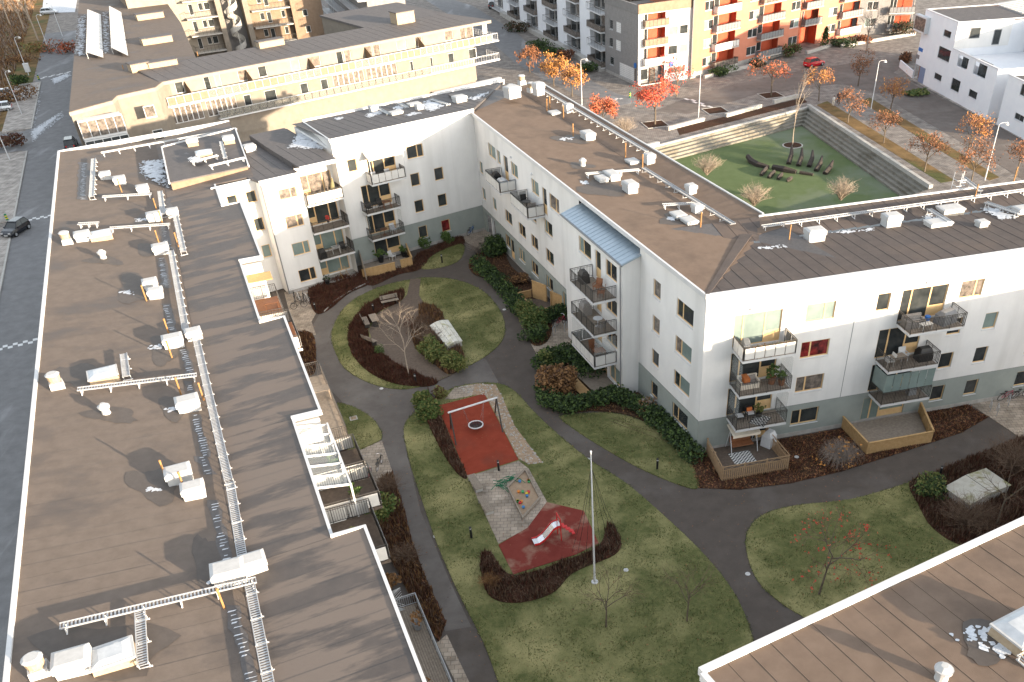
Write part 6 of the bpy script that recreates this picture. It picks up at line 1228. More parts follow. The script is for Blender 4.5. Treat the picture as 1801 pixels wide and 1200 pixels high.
# ---- bicycles
def make_bike(label, p, rz, frame='darkmetal', group='parked bicycles', lean=.12):
    o = thing('bicycle', p, rz, label, 'bicycle', group); o.rotation_euler = (lean, 0, rz)
    for x in (-.52, .52):
        pts = [(x+.33*math.cos(t*math.pi/10), 0, .34+.33*math.sin(t*math.pi/10)) for t in range(21)]; w_ = MB().tube(pts, .024, 5, cap=False).build('wheel', 'rub', o); b = MB(); b.tube([(px_*1.0 if False else x+(px_-x)*.92, 0, .34+(pz-.34)*.92) for px_, _, pz in pts], .012, 4, cap=False)
        for t in range(8): b.tube([(x, 0, .34), (x+.31*math.cos(t*.785), 0, .34+.31*math.sin(t*.785))], .004, 3, cap=False)
        b.build('rim', 'chrome', w_)
    b = MB()
    for A, B in (((-.52, 0, .34), (-.1, 0, .3)), ((-.1, 0, .3), (-.25, 0, .85)), ((-.52, 0, .34), (-.22, 0, .75)), ((-.1, 0, .3), (.36, 0, .8)), ((-.22, 0, .75), (.36, 0, .86)), ((.36, 0, .92), (.52, 0, .34))): b.tube([A, B], .02, 5)
    b.build('frame', frame, o); MB().hexa([(-.38, -.08, .86), (-.12, -.03, .86), (-.12, .03, .86), (-.38, .08, .86)], [(-.38, -.07, .92), (-.12, -.02, .91), (-.12, .02, .91), (-.38, .07, .92)]).build('saddle', 'black', o)
    MB().tube([(.36, 0, .9), (.34, 0, 1.02)], .015, 5).tube([(.22, -.28, 1.03), (.34, -.12, 1.03), (.34, .12, 1.03), (.22, .28, 1.03)], .014, 5).build('handlebar', 'chrome', o); MB().box(-.75, -.3, -.07, .07, .72, .735).build('carrier', 'darkmetal', o); return o
MT['bikered'] = mat('bike_red', (.35, .02, .06), None, .4); MT['bikewhite'] = mat('bike_white', (.6, .6, .6), None, .4)
BK = [((518, 528), 'darkmetal', 'leftmost black bicycle in the stand below the corner house', 1.9), ((526, 531), 'bikewhite', 'white bicycle in the middle of the stand below the corner house', 2.1), ((534, 529), 'darkmetal', 'black bicycle right of the white one below the corner house', 1.8), ((541, 533), 'bikewhite', 'rightmost pale bicycle in the stand below the corner house', 2.2), ((527, 543), 'darkmetal', 'front black bicycle lying across the stand below the corner house', .4),
      ((822, 408), 'darkmetal', 'dark bicycle at the corner entrance, left one', 1.2), ((829, 413), 'blue', 'bicycle under a blue cover at the corner entrance', 1.0), ((848, 404), 'darkmetal', 'dark bicycle at the corner entrance, right one', .5),
      ((639, 826), 'darkmetal', 'black bicycle on the paving beside the long roof, upper one', 1.7), ((650, 845), 'bikered', 'dark red bicycle on the paving beside the long roof', 1.5), ((626, 856), 'darkmetal', 'bicycle half hidden beside the white balcony panels', .5), ((668, 822), 'darkmetal', 'grey bicycle nearest the narrow left path', 1.4),
      ((986, 572), 'bikered', 'red bicycle at the rack below the bay', .6), ((1768, 704), 'bikered', 'red bicycle at the racks on the far right', .25), ((1792, 700), 'darkmetal', 'dark bicycle at the racks on the far right edge', .3)]
for (px, py), f, lb, rz in BK: q = G(px, py); make_bike(lb, (q.x, q.y, .05), rz, f)
for (px, py), lb in (((975, 588), 'steel bicycle hoop on the paving below the bay, left one'), ((995, 582), 'steel bicycle hoop on the paving below the bay, right one'), ((1740, 722), 'steel bicycle hoop on the right paving, left one'), ((1752, 728), 'steel bicycle hoop on the right paving, lower one'), ((1772, 712), 'steel bicycle hoop on the right paving beside the red bicycle')):
    q = G(px, py); MB().tube([(-.35, 0, 0), (-.35, 0, .7), (-.25, 0, .8), (.25, 0, .8), (.35, 0, .7), (.35, 0, 0)], .03, 6).build('bicycle_hoop', 'galv', None, (q.x, q.y, .05), R_(70), label=lb, cat='bicycle rack', group='steel bicycle hoops')

# ---- playground
fa, fb, fc, fd = G(793.5, 756), G(802.5, 784.5), G(871, 727.5), G(884.5, 762)
ma, mc = (fa+fb)/2, (fc+fd)/2; HB = 2.35
sw = thing('basket_swing', ma, 0, 'steel swing frame with a round basket seat on the red rubber pad', 'swing')
def rr(p, z=0): return ((p-ma).x, (p-ma).y, z)
for f_, m_ in ((fa, ma), (fb, ma), (fc, mc), (fd, mc)): MB().tube([rr(f_, .08), rr(m_, HB)], .06, 8).build('leg', 'darkmetal', sw)
MB().tube([rr(ma-(mc-ma)*.04, HB+.05), rr(mc+(mc-ma)*.02, HB+.05)], .075, 8).build('beam', 'sill', sw)
bc = G(837, 748, .5); cr = [(bc-ma).x, (bc-ma).y]
pts = [(cr[0]+.58*math.cos(t*math.pi/10), cr[1]+.58*math.sin(t*math.pi/10), .55) for t in range(21)]; bo = MB().tube(pts, .055, 6, cap=False).build('basket_rim', 'sill', sw)
b = MB()
for i in range(-4, 5): w_ = math.sqrt(max(0, .56**2-(i*.13)**2)); b.tube([(cr[0]+i*.13, cr[1]-w_, .54), (cr[0]+i*.13, cr[1], .43), (cr[0]+i*.13, cr[1]+w_, .54)], .03, 4).tube([(cr[0]-w_, cr[1]+i*.13, .535), (cr[0], cr[1]+i*.13, .425), (cr[0]+w_, cr[1]+i*.13, .535)], .03, 4)
b.build('basket_net', 'black', bo)
for t, s_ in ((.28, -1), (.72, 1)):
    q = ma.lerp(mc, t)-ma
    for e in (-1, 1): MB().tube([(q.x, q.y, HB), (cr[0]+(mc-ma).normalized().x*.5*s_-(mc-ma).normalized().y*.25*e, cr[1]+(mc-ma).normalized().y*.5*s_+(mc-ma).normalized().x*.25*e, .57)], .014, 4).build('chain', 'chrome', sw)
sbx = [G(x, y) for x, y in ((924, 828), (891.7, 859.6), (919.6, 916.6), (951, 880.6))]; c = sum(sbx, Vector())/4
sb = thing('sandbox', c, 0, 'diamond-shaped timber sandbox full of sand and toys', 'sandbox'); P = [((p-c).x, (p-c).y) for p in sbx]; P = P if area2(P) > 0 else P[::-1]
MB().prism([(x*.93, y*.93) for x, y in P], .05, .14).build('sand', 'sand', sb)
for i in range(4): j = (i+1) % 4; MB().hexa([(*P[i], .05), (*P[j], .05), (P[j][0]*.9, P[j][1]*.9, .05), (P[i][0]*.9, P[i][1]*.9, .05)], [(*P[i], .28), (*P[j], .28), (P[j][0]*.9, P[j][1]*.9, .28), (P[i][0]*.9, P[i][1]*.9, .28)]).build('edge_board', 'timberg', sb)
tc_ = [('toy_red', (.5, .02, .03)), ('toy_yellow', (.6, .42, .03)), ('toy_green', (.05, .3, .1)), ('toy_blue', (.04, .18, .4)), ('toy_orange', (.6, .2, .03))]
for n_, c_ in tc_: MT[n_] = mat(n_, c_, None, .5)
rnd = random.Random(5)
for i in range(14):
    fx_, fy_ = (-.48, 0, .48)[i//5]+rnd.uniform(-.1, .1), rnd.uniform(-.4, .4); ax_, bx_ = (sbx[0]-sbx[2])/2, (sbx[1]-sbx[3])/2; x, y = ax_.x*fx_+bx_.x*fy_*.9, ax_.y*fx_+bx_.y*fy_*.9; cn = tc_[i % 5][0]; col_ = cn[4:]
    o = MB().cyl(0, 0, 0, .14, .08, .12, 10).build('sand_toy', cn, None, (c.x+x, c.y+y, .14), 0, label=col_+' plastic toy in the diamond sandbox, '+['at its near tip', 'in its middle', 'towards its far tip'][i//5], cat='toy', group='toys in the sandbox')
    MB().tube([(-.1, 0, .14), (-.06, 0, .24), (.06, 0, .24), (.1, 0, .14)], .012, 4).build('handle', cn, o)
# green net pulled off the sandbox
b = MB(); rnd = random.Random(3); n0 = G(874, 858); n1 = G(905, 843)
for i in range(40): p = n0.lerp(n1, rnd.random()); q = p+Vector((rnd.gauss(0, .45), rnd.gauss(0, .35), 0)); b.tube([(p.x-n0.x, p.y-n0.y, .1+rnd.random()*.14), ((p.x+q.x)/2-n0.x, (p.y+q.y)/2-n0.y, .12+rnd.random()*.25), (q.x-n0.x, q.y-n0.y, .1)], .022, 4)
b.build('sandbox_net', 'green', None, n0, label='crumpled green net beside the sandbox', cat='net', kind='stuff')
for (px, py), lb in (((837, 856), 'slatted timber seat by the sandbox, upper one'), ((855, 895), 'slatted timber seat by the sandbox, lower one')):
    q = G(px, py); o = thing('slat_bench', (q.x, q.y, .08), R_(AZL+90+2), lb, 'bench', 'slatted seats by the sandbox')
    for k in range(5): MB().box(-1.0, 1.0, -.3+k*.125, -.2+k*.125, .36, .41).build('slat', 'timberg', o)
    for x in (-.8, .8): MB().box(x-.06, x+.06, -.28, .28, 0, .359).build('leg', 'concrete', o)
# slide
s0, s1 = G(938, 957, .1), G(984, 922, 1.25)
sl = thing('slide', (s0.x, s0.y, .09), 0, 'small steel slide with red sides on the worn red pad', 'slide'); dv = Vector((s1.x-s0.x, s1.y-s0.y, 0)); Ls = dv.length; d = dv.normalized(); n = Vector((-d.y, d.x, 0))
prof = [(0, .22), (.35, .20), (.75, .42), (Ls-.5, 1.15), (Ls-.3, 1.25), (Ls, 1.25)]
b = MB()
for (a, za), (e, ze) in zip(prof[:-1], prof[1:]): b.hexa([d*a-n*.34+Vector((0, 0, za-.03)), d*e-n*.34+Vector((0, 0, ze-.03)), d*e+n*.34+Vector((0, 0, ze-.03)), d*a+n*.34+Vector((0, 0, za-.03))], [d*a-n*.34+Vector((0, 0, za)), d*e-n*.34+Vector((0, 0, ze)), d*e+n*.34+Vector((0, 0, ze)), d*a+n*.34+Vector((0, 0, za))])
b.build('chute', 'chrome', sl)
for s_ in (-1, 1):
    b = MB()
    for (a, za), (e, ze) in zip(prof[:-1], prof[1:]): b.hexa([d*a+n*s_*.345+Vector((0, 0, za-.08)), d*e+n*s_*.345+Vector((0, 0, ze-.08)), d*e+n*s_*.385+Vector((0, 0, ze-.08)), d*a+n*s_*.385+Vector((0, 0, za-.08))], [d*a+n*s_*.345+Vector((0, 0, za+.07)), d*e+n*s_*.345+Vector((0, 0, ze+.07)), d*e+n*s_*.385+Vector((0, 0, ze+.07)), d*a+n*s_*.385+Vector((0, 0, za+.07))])
    b.build('side_board', 'redpaint', sl); q = d*(Ls-.05)+n*s_*.385; MB().tube([(q.x, q.y, 0), (q.x, q.y, 1.9)], .04, 6).build('post', 'redpaint', sl)
b = MB()
for i in range(4): q = d*(Ls+.15+.22*(3-i)); b.hexa([q-n*.26+Vector((0, 0, .25*i+.18)), q-n*.26+d*.2+Vector((0, 0, .25*i+.18)), q+n*.26+d*.2+Vector((0, 0, .25*i+.18)), q+n*.26+Vector((0, 0, .25*i+.18))], [q-n*.26+Vector((0, 0, .25*i+.23)), q-n*.26+d*.2+Vector((0, 0, .25*i+.23)), q+n*.26+d*.2+Vector((0, 0, .25*i+.23)), q+n*.26+Vector((0, 0, .25*i+.23))])
b.build('ladder', 'redpaint', sl); q0, q1 = d*(Ls-.05)-n*.3, d*(Ls-.05)+n*.3; MB().tube([(q0.x, q0.y, 1.88), (q1.x, q1.y, 1.88)], .035, 6).build('cross_bar', 'redpaint', sl)
# flagpole with strings of lights
fp = G(1046, 1025); o = thing('flagpole', fp, 0, 'tall white flagpole on the lawn with dark strings running down from its top', 'flagpole')
MB().cyl(0, 0, .12, 10.3, .075, .035, 12).build('pole', 'flash', o); MB().cyl(0, 0, 0, .12, .24, .22, 14).cyl(0, 0, .121, .5, .1, .09, 12).build('base', 'sill', o); MB().tube([(0, 0, 10.3), (0, 0, 10.38)], [.07, .03], 8).build('knob', 'chrome', o)
for i, (px, py) in enumerate(((1006, 972), (1014, 986), (1030, 984), (1060, 986), (1076, 972), (1088, 962), (1092, 948))):
    e = G(px, py)-fp; MB().tube([(0, 0, 9.2), (e.x*.45, e.y*.45, 4.6), (e.x, e.y, .05)], .013, 4).build('light_string', 'black', o)
# hatches
def hatch(corners, h, m, label, ribs=3):
    C4 = [G(*q) for q in corners]; c = sum(C4, Vector())/4; o = thing('ventilation_hatch', c, 0, label, 'hatch'); Q = [(q-c) for q in C4]; nn = len(Q)
    if area2([(q.x, q.y) for q in Q]) < 0: Q = Q[::-1]
    MB().prism([(q.x*.94, q.y*.94) for q in Q], 0, h).build('base', 'concrete', o)
    a, b_, e, f = Q
    for i in range(ribs+1):
        t0, t1 = i/(ribs+1)+.008, (i+1)/(ribs+1)-.008; z0, z1 = h+.002+.22*math.sin(math.pi*t0), h+.002+.22*math.sin(math.pi*t1)
        p0, p1, p2, p3 = a.lerp(b_, t0), a.lerp(b_, t1), f.lerp(e, t1), f.lerp(e, t0)
        MB().hexa([(p0.x, p0.y, h+.002), (p1.x, p1.y, h+.002), (p2.x, p2.y, h+.002), (p3.x, p3.y, h+.002)], [(p0.x, p0.y, z0+.06), (p1.x, p1.y, z1+.06), (p2.x, p2.y, z1+.06), (p3.x, p3.y, z0+.06)]).build('cover_panel', m, o)
    return o
MT['mossy'] = mat('mossy_white', (.55, .54, .46), (.68, .67, .62), .8, 2, 8, .1, 30, .2, c3=(.35, .34, .18), s3=1.2, t3=(.55, .7)); MT['mossyg'] = mat('mossy_grey', (.34, .33, .29), (.44, .43, .39), .85, 2, 8, .1, 30, .2, c3=(.2, .2, .09), s3=.8, t3=(.5, .66))
hatch([(757, 583), (790, 573), (815, 610), (788, 620)], .55, 'mossy', 'white ribbed hatch cover on the round lawn'); hatch([(1655, 872), (1730, 838), (1774, 868), (1700, 904)], .7, 'mossyg', 'mossy grey hatch cover at the right among bare bushes', 1)
# benches on the round lawn
def bench(p, rz, label, L_=1.8, back=True):
    o = thing('park_bench', p, rz, label, 'bench', 'grey timber benches on the round lawn')
    for k in range(4): MB().box(-L_/2, L_/2, -.25+k*.125, -.15+k*.125, .42, .46).build('seat_slat', 'timberg', o)
    if back:
        for k in range(3): MB().hexa([(-L_/2, .27+k*.03, .55+k*.13), (L_/2, .27+k*.03, .55+k*.13), (L_/2, .30+k*.03, .55+k*.13), (-L_/2, .30+k*.03, .55+k*.13)], [(-L_/2, .30+k*.03, .65+k*.13), (L_/2, .30+k*.03, .65+k*.13), (L_/2, .33+k*.03, .65+k*.13), (-L_/2, .33+k*.03, .65+k*.13)]).build('back_slat', 'timberg', o)
    for x in (-L_*.38, L_*.38): MB().box(x-.04, x+.04, -.22, .25, 0, .419).box(x-.03, x+.03, .24, .30, .42, .9).build('leg', 'darkmetal', o)
    return o
q = G(687, 537); bench((q.x, q.y, .08), R_(22), 'grey bench at the top of the round lawn seating area'); q = G(645, 573); bench((q.x, q.y, .08), R_(110), 'grey bench behind the picnic table on the round lawn'); q = G(652, 606); bench((q.x, q.y, .08), R_(140), 'grey bench nearest the planter on the round lawn', 1.6)
q = G(660, 572); o = thing('picnic_table', (q.x, q.y, .08), R_(112), 'grey timber table in front of the bench on the round lawn', 'table')
for k in range(5): MB().box(-.85, .85, -.36+k*.145, -.23+k*.145, .70, .74).build('top_plank', 'timberg', o)
for x in (-.6, .6): MB().box(x-.04, x+.04, -.3, .3, 0, .699).build('leg', 'darkmetal', o)
shrub(G(669, 622), .5, .4, .8, 'green plant in a pot at the end of the bench on the round lawn', ['bush'], 260, .08, 95)
# whale skeleton play sculpture
MT['whale'] = mat('dark_bone_timber', (.035, .028, .024), (.06, .05, .043), .8, 5, 6, .2, 30)
zW = Zm(1200, 0, 3.0); wc_ = G(*zW(560, 890), ZP)
wh = thing('whale_skeleton', (wc_.x, wc_.y, ZP), 0, 'dark timber whale skeleton sculpture lying on the green play square', 'sculpture')
def wp(x, y, z=.0): q = G(*zW(x, y), ZP+z); return Vector((q.x-wc_.x, q.y-wc_.y, z))
for nm, pl, r in (('jaw', [(345, 825, .55), (365, 850, .3), (400, 870, .22), (455, 882, .2)], .42), ('spine', [(478, 882, .25), (540, 895, .28), (600, 908, .22)], .44), ('tail', [(620, 910, .2), (690, 922, .15)], .3)): MB().tube([wp(*p) for p in pl], [r*.8]+[r]*(len(pl)-2)+[r*.6], 6).build(nm, 'whale', wh)
for x0, y0, x1, y1, z1 in ((560, 865, 578, 770, 1.6), (612, 875, 632, 785, 1.5), (668, 880, 688, 795, 1.4), (705, 902, 738, 825, 1.2), (752, 918, 795, 850, .9)):
    a = wp(x0, y0, .1); q = G(*zW(x1, y1), ZP+z1); e = Vector((q.x-wc_.x, q.y-wc_.y, z1)); m_ = a.lerp(e, .5)+Vector((.15, -.1, .05)); MB().tube([a, m_, e], [.36, .33, .15], 6).build('rib', 'whale', wh)
for x0, y0, x1, y1 in ((415, 925, 445, 885), (455, 938, 485, 905), (505, 945, 525, 918), (552, 955, 575, 938)): MB().tube([wp(x0, y0, .12), wp((x0+x1)/2, (y0+y1)/2, .3), wp(x1, y1, .12)], [.24, .3, .24], 6).build('short_rib', 'whale', wh)

# ---- terraces and fences
def board_fence(name, pts, h, label, m, vertical=True, bw_=.11, gap=.03, z0=.05, post=True, rail=True, lattice=False):
    """pts in world; every board its own part"""
    c = pts[0]; o = thing(name, (c.x, c.y, 0), 0, label, 'fence')
    for p, q in zip(pts[:-1], pts[1:]):
        L_ = (q-p).length; d = (q-p).normalized(); nn = Vector((-d.y, d.x, 0)); a = p-c
        def hx(s0, s1, z0_, z1_, th, off=0.0): 
            A, B = a+d*s0+nn*off, a+d*s1+nn*off; return MB().hexa([(A-nn*th)[:2]+(z0_,), (B-nn*th)[:2]+(z0_,), (B+nn*th)[:2]+(z0_,), (A+nn*th)[:2]+(z0_,)], [(A-nn*th)[:2]+(z1_,), (B-nn*th)[:2]+(z1_,), (B+nn*th)[:2]+(z1_,), (A+nn*th)[:2]+(z1_,)])
        top = z0+h*(.78 if lattice else 1)
        if vertical:
            n = max(1, int(L_/(bw_+gap)))
            for i in range(n): hx(i*L_/n+gap/2, (i+1)*L_/n-gap/2, z0, top, .011).build('board', m, o)
            if rail: hx(0, L_, top-.12, top-.06, .02, .032).build('rail', m, o); hx(0, L_, z0+.12, z0+.18, .02, .032).build('rail', m, o)
        else:
            n = max(1, int(h/(bw_+gap)))
            for i in range(n): hx(0, L_, z0+i*h/n+gap/2, z0+(i+1)*h/n-gap/2, .012).build('board', m, o)
            hx(-.05, L_+.05, z0+h+.002, z0+h+.04, .07).build('cap_board', m, o)
        if post:
            k = max(1, round(L_/1.6))
            for i in range(k+1): s_ = min(max(L_*i/k, .045), L_-.045); hx(s_-.045, s_+.045, z0-.1, z0+h+.02, .045, .06).build('post', m, o)
        if lattice:
            hx(0, L_, z0+h-.05, z0+h, .025).build('rail', m, o); k = int(L_/.5)
            for i in range(k):
                A, B = a+d*(i*L_/k), a+d*((i+1)*L_/k); lo_, hi_ = (top, z0+h-.05) if i % 2 else (z0+h-.05, top); MB().tube([(A.x, A.y, lo_), (B.x, B.y, hi_)], .018, 4).build('brace', m, o)
    return o
def deck(corn, z, m, label, along=None, bw_=.14):
    c = corn[0]; o = thing('timber_deck', (c.x, c.y, 0), 0, label, 'deck'); a, b_, e, f = [q-c for q in corn]; n = max(3, int((f-a).length/bw_))
    for i in range(n):
        t0, t1 = i/n+.04/n, (i+1)/n-.04/n; p0, p1, p2, p3 = a.lerp(f, t0), b_.lerp(e, t0), b_.lerp(e, t1), a.lerp(f, t1); Q = [(p.x, p.y) for p in (p0, p1, p2, p3)]; Q = Q if area2(Q) > 0 else Q[::-1]; MB().prism(Q, z-.04, z).build('plank', m, o)
    return o
W3 = lambda fr, x, y: fr.o+fr.x*x+fr.y*y
q = [FD.g(1269, 847, 0), FD.g(1386, 826, 0)]; xl, yl = .75, q[0].y; xr = q[1].x
P1 = [W3(FD, xl, -.15), W3(FD, q[0].x, q[0].y), W3(FD, q[1].x, q[1].y), W3(FD, q[1].x-.15, -.15)]
board_fence('terrace_fence', P1, 1.25, 'brown slatted fence with zigzag top round the terrace at the wing corner', 'timbert', lattice=True, bw_=.1, gap=.06)
deck([W3(FD, xl+.1, -.1), W3(FD, q[1].x-.2, -.1), W3(FD, q[1].x-.1, q[1].y+.1), W3(FD, q[0].x+.1, q[0].y+.1)], .2, 'timberd', 'dark plank deck inside the zigzag fence')
q2 = [FD.g(1483, 757, 0), FD.g(1523, 800, 0), FD.g(1637, 779, 0), FD.g(1627, 740, 0)]; P2 = [W3(FD, q2[0].x, -.1), W3(FD, q2[1].x, q2[1].y), W3(FD, q2[2].x, q2[2].y), W3(FD, q2[3].x, -.1)]
board_fence('terrace_fence', P2, 1.0, 'light timber board wall round the empty terrace under the glazed balcony', 'timber', vertical=False, bw_=.12, gap=.012)
deck([W3(FD, q2[0].x+.15, -.1), W3(FD, q2[3].x-.1, -.1), W3(FD, q2[2].x-.1, q2[2].y+.1), W3(FD, q2[1].x+.1, q2[1].y+.1)], .25, 'timberg', 'grey plank deck inside the light timber wall')
zV = Zm(600, 400, 3.0)
b4 = [G(*zV(1180, 440)), G(*zV(1035, 465)), G(*zV(945, 355)), G(*zV(1010, 320))]
board_fence('terrace_fence', [G(*zV(1185, 462)), G(*zV(1028, 470)), G(*zV(938, 385)), G(*zV(1005, 370))], .75, 'low light timber wall round the small terrace by the middle wing', 'timber', vertical=False, bw_=.12, gap=.012)
board_fence('privacy_screen', [G(*zV(1012, 372)), G(*zV(1085, 400))], 1.8, 'tall light timber screen at the far side of the small terrace', 'timber', vertical=False, bw_=.12, gap=.012)
board_fence('privacy_screen', [G(*zV(1185, 455)), G(*zV(1110, 420))], 1.6, 'tall light timber screen at the near side of the small terrace', 'timber', vertical=False, bw_=.12, gap=.012)
deck([G(*zV(1172, 446)), G(*zV(1034, 456)), G(*zV(955, 378)), G(*zV(1085, 390))], .12, 'timberd', 'dark plank floor of the small terrace by the middle wing')
deck([G(*zV(1235, 790)), G(*zV(1400, 740)), G(*zV(1468, 830)), G(*zV(1330, 880))], .3, 'timberg', 'grey plank deck at the foot of the bay'); deck([G(*zV(1240, 800)), G(*zV(1322, 885)), G(*zV(1290, 915)), G(*zV(1215, 845))], .2, 'timber', 'lower brown plank step beside the grey deck at the bay')
board_fence('terrace_fence', [G(*zV(118, 272)), G(*zV(290, 232))], .95, 'left piece of the low timber fence below the north wing', 'timber', vertical=False, bw_=.12, gap=.012); board_fence('terrace_fence', [G(*zV(320, 220)), G(*zV(380, 205)), G(*zV(345, 120))], .95, 'right piece of the low timber fence below the north wing', 'timber', vertical=False, bw_=.12, gap=.012)
board_fence('privacy_screen', [G(*zV(105, 190)), G(*zV(135, 290))], 1.7, 'tall grey board screen between the loggias and the north terrace', 'timberg', vertical=True)
deck([G(*zV(122, 262)), G(*zV(120, 200)), G(*zV(330, 150)), G(*zV(365, 205))], .12, 'timberg', 'grey plank terrace below the north wing balconies')
deck([G(603, 885), G(640, 868), G(655, 905), G(618, 930)], .12, 'timberd', 'dark plank deck beside the bicycles at the long block')

# ---- things on the balconies and terraces
def at(fr, x, y, z): p = fr.o+fr.x*x+fr.y*y; return (p.x, p.y, z)
def chair(p, rz, m, label, cush=None, arms=True, group=None):
    o = thing('garden_chair', p, rz, label, 'chair', group)
    for x in (-.25, .25):
        for y in (-.24, .24): MB().box(x-.02, x+.02, y-.02, y+.02, 0, .40).build('leg', m, o)
    MB().box(-.29, .29, -.28, .28, .402, .45).build('seat', m, o); MB().hexa([(-.29, .26, .452), (.29, .26, .452), (.29, .31, .452), (-.29, .31, .452)], [(-.29, .36, .95), (.29, .36, .95), (.29, .40, .95), (-.29, .40, .95)]).build('backrest', m, o)
    if arms:
        for x in (-.30, .27): MB().box(x, x+.04, -.26, .27, .62, .66).box(x, x+.035, -.25, -.21, .451, .619).build('armrest', m, o)
    if cush: MB().box(-.25, .25, -.25, .22, .455, .54).build('cushion', cush, o)
    return o
def table(p, m, label, r=.45, h=.72, square=None):
    o = thing('garden_table', p, 0.35, label, 'table')
    if square: MB().box(-square[0]/2, square[0]/2, -square[1]/2, square[1]/2, h-.04, h).build('top', m, o); [MB().box(x-.025, x+.025, y-.025, y+.025, 0, h-.041).build('leg', m, o) for x in (-square[0]*.42, square[0]*.42) for y in (-square[1]*.42, square[1]*.42)]
    else: MB().cyl(0, 0, h-.04, h, r, r, 18).build('top', m, o); MB().cyl(0, 0, 0, h-.041, .04, .04, 8).cyl(0, 0, 0, .03, .22, .2, 12).build('leg', m, o)
    return o
def cover(p, rz, w_, d_, h, m, label):
    o = thing('covered_grill', p, rz, label, 'grill'); b = MB().frus(0, 0, 0, h*.7, w_/2*1.05, d_/2*1.08, w_/2*.96, d_/2).frus(0, 0, h*.701, h, w_/2*.96, d_/2, w_/2*.75, d_/2*.55); b.build('cover', m, o); MB().frus(0, 0, h*.68, h*.72, w_/2*1.0, d_/2*1.05, w_/2*1.0, d_/2*1.05).build('hem', m, o); return o
def pot(p, m, label, lm='bush', s=1.0, n=160):
    o = thing('plant_pot', p, 0, label, 'plant pot'); MB().cyl(0, 0, 0, .32*s, .13*s, .19*s, 12).build('pot', m, o); b = MB(); rnd = random.Random(n); leaf_quads(b, [Vector((rnd.gauss(0, .13)*s, rnd.gauss(0, .13)*s, (.38+rnd.random()*.4)*s)) for _ in range(20)], n, .06*s, .06, rnd); b.build('plant', lm, o); return o
def sofa(p, rz, m, label, L_=1.5):
    o = thing('garden_sofa', p, rz, label, 'sofa'); MB().box(-L_/2, L_/2, -.38, .38, .0, .36).build('base', m, o); MB().box(-L_/2, L_/2, .25, .4, .361, .82).build('backrest', m, o)
    for x in (-L_/2, L_/2-.12): MB().box(x, x+.12, -.38, .249, .361, .6).build('armrest', m, o)
    for i in range(2): MB().box(-L_/2+.14+i*(L_-.28)/2, -L_/2+.12+(i+1)*(L_-.28)/2, -.34, .24, .362, .48).build('seat_cushion', 'fabricg', o); MB().box(-L_/2+.14+i*(L_-.28)/2, -L_/2+.12+(i+1)*(L_-.28)/2, .12, .245, .482, .8).build('back_cushion', 'fabricg', o)
    return o
aD = FD.ang; aC = FC.ang; aE = FE.ang
cover(at(FD, 2.85, -.95, 8.5), aD+1.3, 1.3, .65, 1.0, 'pipe', 'dark covered grill on the top left balcony of the right wing')
o = thing('planter_box', at(FD, 4.6, -1.68, 8.5), aD, 'long planter box along the rail of the top left balcony', 'planter'); MB().box(-1.5, 1.5, -.13, .13, .55, .8).build('box', 'brownwood', o); b = MB(); rnd = random.Random(8); leaf_quads(b, [Vector((rnd.uniform(-1.4, 1.4), 0, .86)) for _ in range(40)], 300, .06, .07, rnd, 2); b.build('plants', ['bush', 'dry'], o)
sofa(at(FD, 3.4, -.7, 5.64), aD, 'cream2', 'beige sofa with an orange throw on the middle balcony of the left stack'); MB().box(-.22, .22, -.35, .42, .49, .86).build('throw', mat('orange_throw', (.35, .10, .03), (.45, .16, .05), .9, 9), None, at(FD, 3.15, -.75, 5.66), aD, label='orange-brown throw lying on the beige balcony sofa', cat='blanket')
pot(at(FD, 5.2, -.8, 5.64), 'brownwood', 'tall green plant at the right of the middle left balcony', s=1.8, n=260); pot(at(FD, 5.8, -1.2, 5.64), 'brownwood', 'second plant pot by the right glass of the middle left balcony', s=1.4, n=200)
chair(at(FD, 2.95, -.75, 2.78), aD, 'black', 'black balcony chair with white cushion, left of the orange cushion', 'flash'); chair(at(FD, 3.85, -.6, 2.78), aD, 'black', 'black balcony chair with white seat and orange cushion', 'flash'); MB().box(-.2, .2, -.06, .06, 0, .34).build('cushion', mat('orange_cushion', (.55, .14, .04), (.6, .2, .06), .9, 8), None, at(FD, 3.85, -.42, 3.27), aD, label='orange cushion leaning on the black balcony chair', cat='cushion')
pot(at(FD, 4.6, -.6, 2.78), 'black', 'pale plant in a dark pot on the lowest left balcony', 'bushy', 1.5, 170)
def checker(name, c1, c2, sc):
    m = bpy.data.materials.new(name); m.use_nodes = True; n = m.node_tree.nodes; tx = n.new('ShaderNodeTexCoord'); ck = n.new('ShaderNodeTexChecker'); ck.inputs['Scale'].default_value = sc; ck.inputs['Color1'].default_value = (*c1, 1); ck.inputs['Color2'].default_value = (*c2, 1); m.node_tree.links.new(tx.outputs['Object'], ck.inputs['Vector']); m.node_tree.links.new(ck.outputs['Color'], n['Principled BSDF'].inputs['Base Color']); n['Principled BSDF'].inputs['Roughness'].default_value = .95; return m
MT['check'] = checker('check_weave', (.02, .02, .022), (.62, .62, .6), 7.0)
def rug(p, rz, a, b_, label): o = thing('rug', p, rz, label, 'rug'); MB().box(-a/2, a/2, -b_/2, b_/2, 0, .012).build('weave', 'check', o); MB().box(-a/2-.02, a/2+.02, -b_/2-.05, -b_/2-.001, 0, .01).box(-a/2-.02, a/2+.02, b_/2+.001, b_/2+.05, 0, .01).build('fringe', 'black', o)
rug(at(FD, 4.5, -1.1, 2.785), aD+.75, 1.5, 1.1, 'black and white patterned rug on the lowest left balcony'); rug(at(FD, 3.0, FD.g(1300, 806, .2).y, .205), aD, 1.7, 1.5, 'black and white checked rug on the fenced corner terrace')
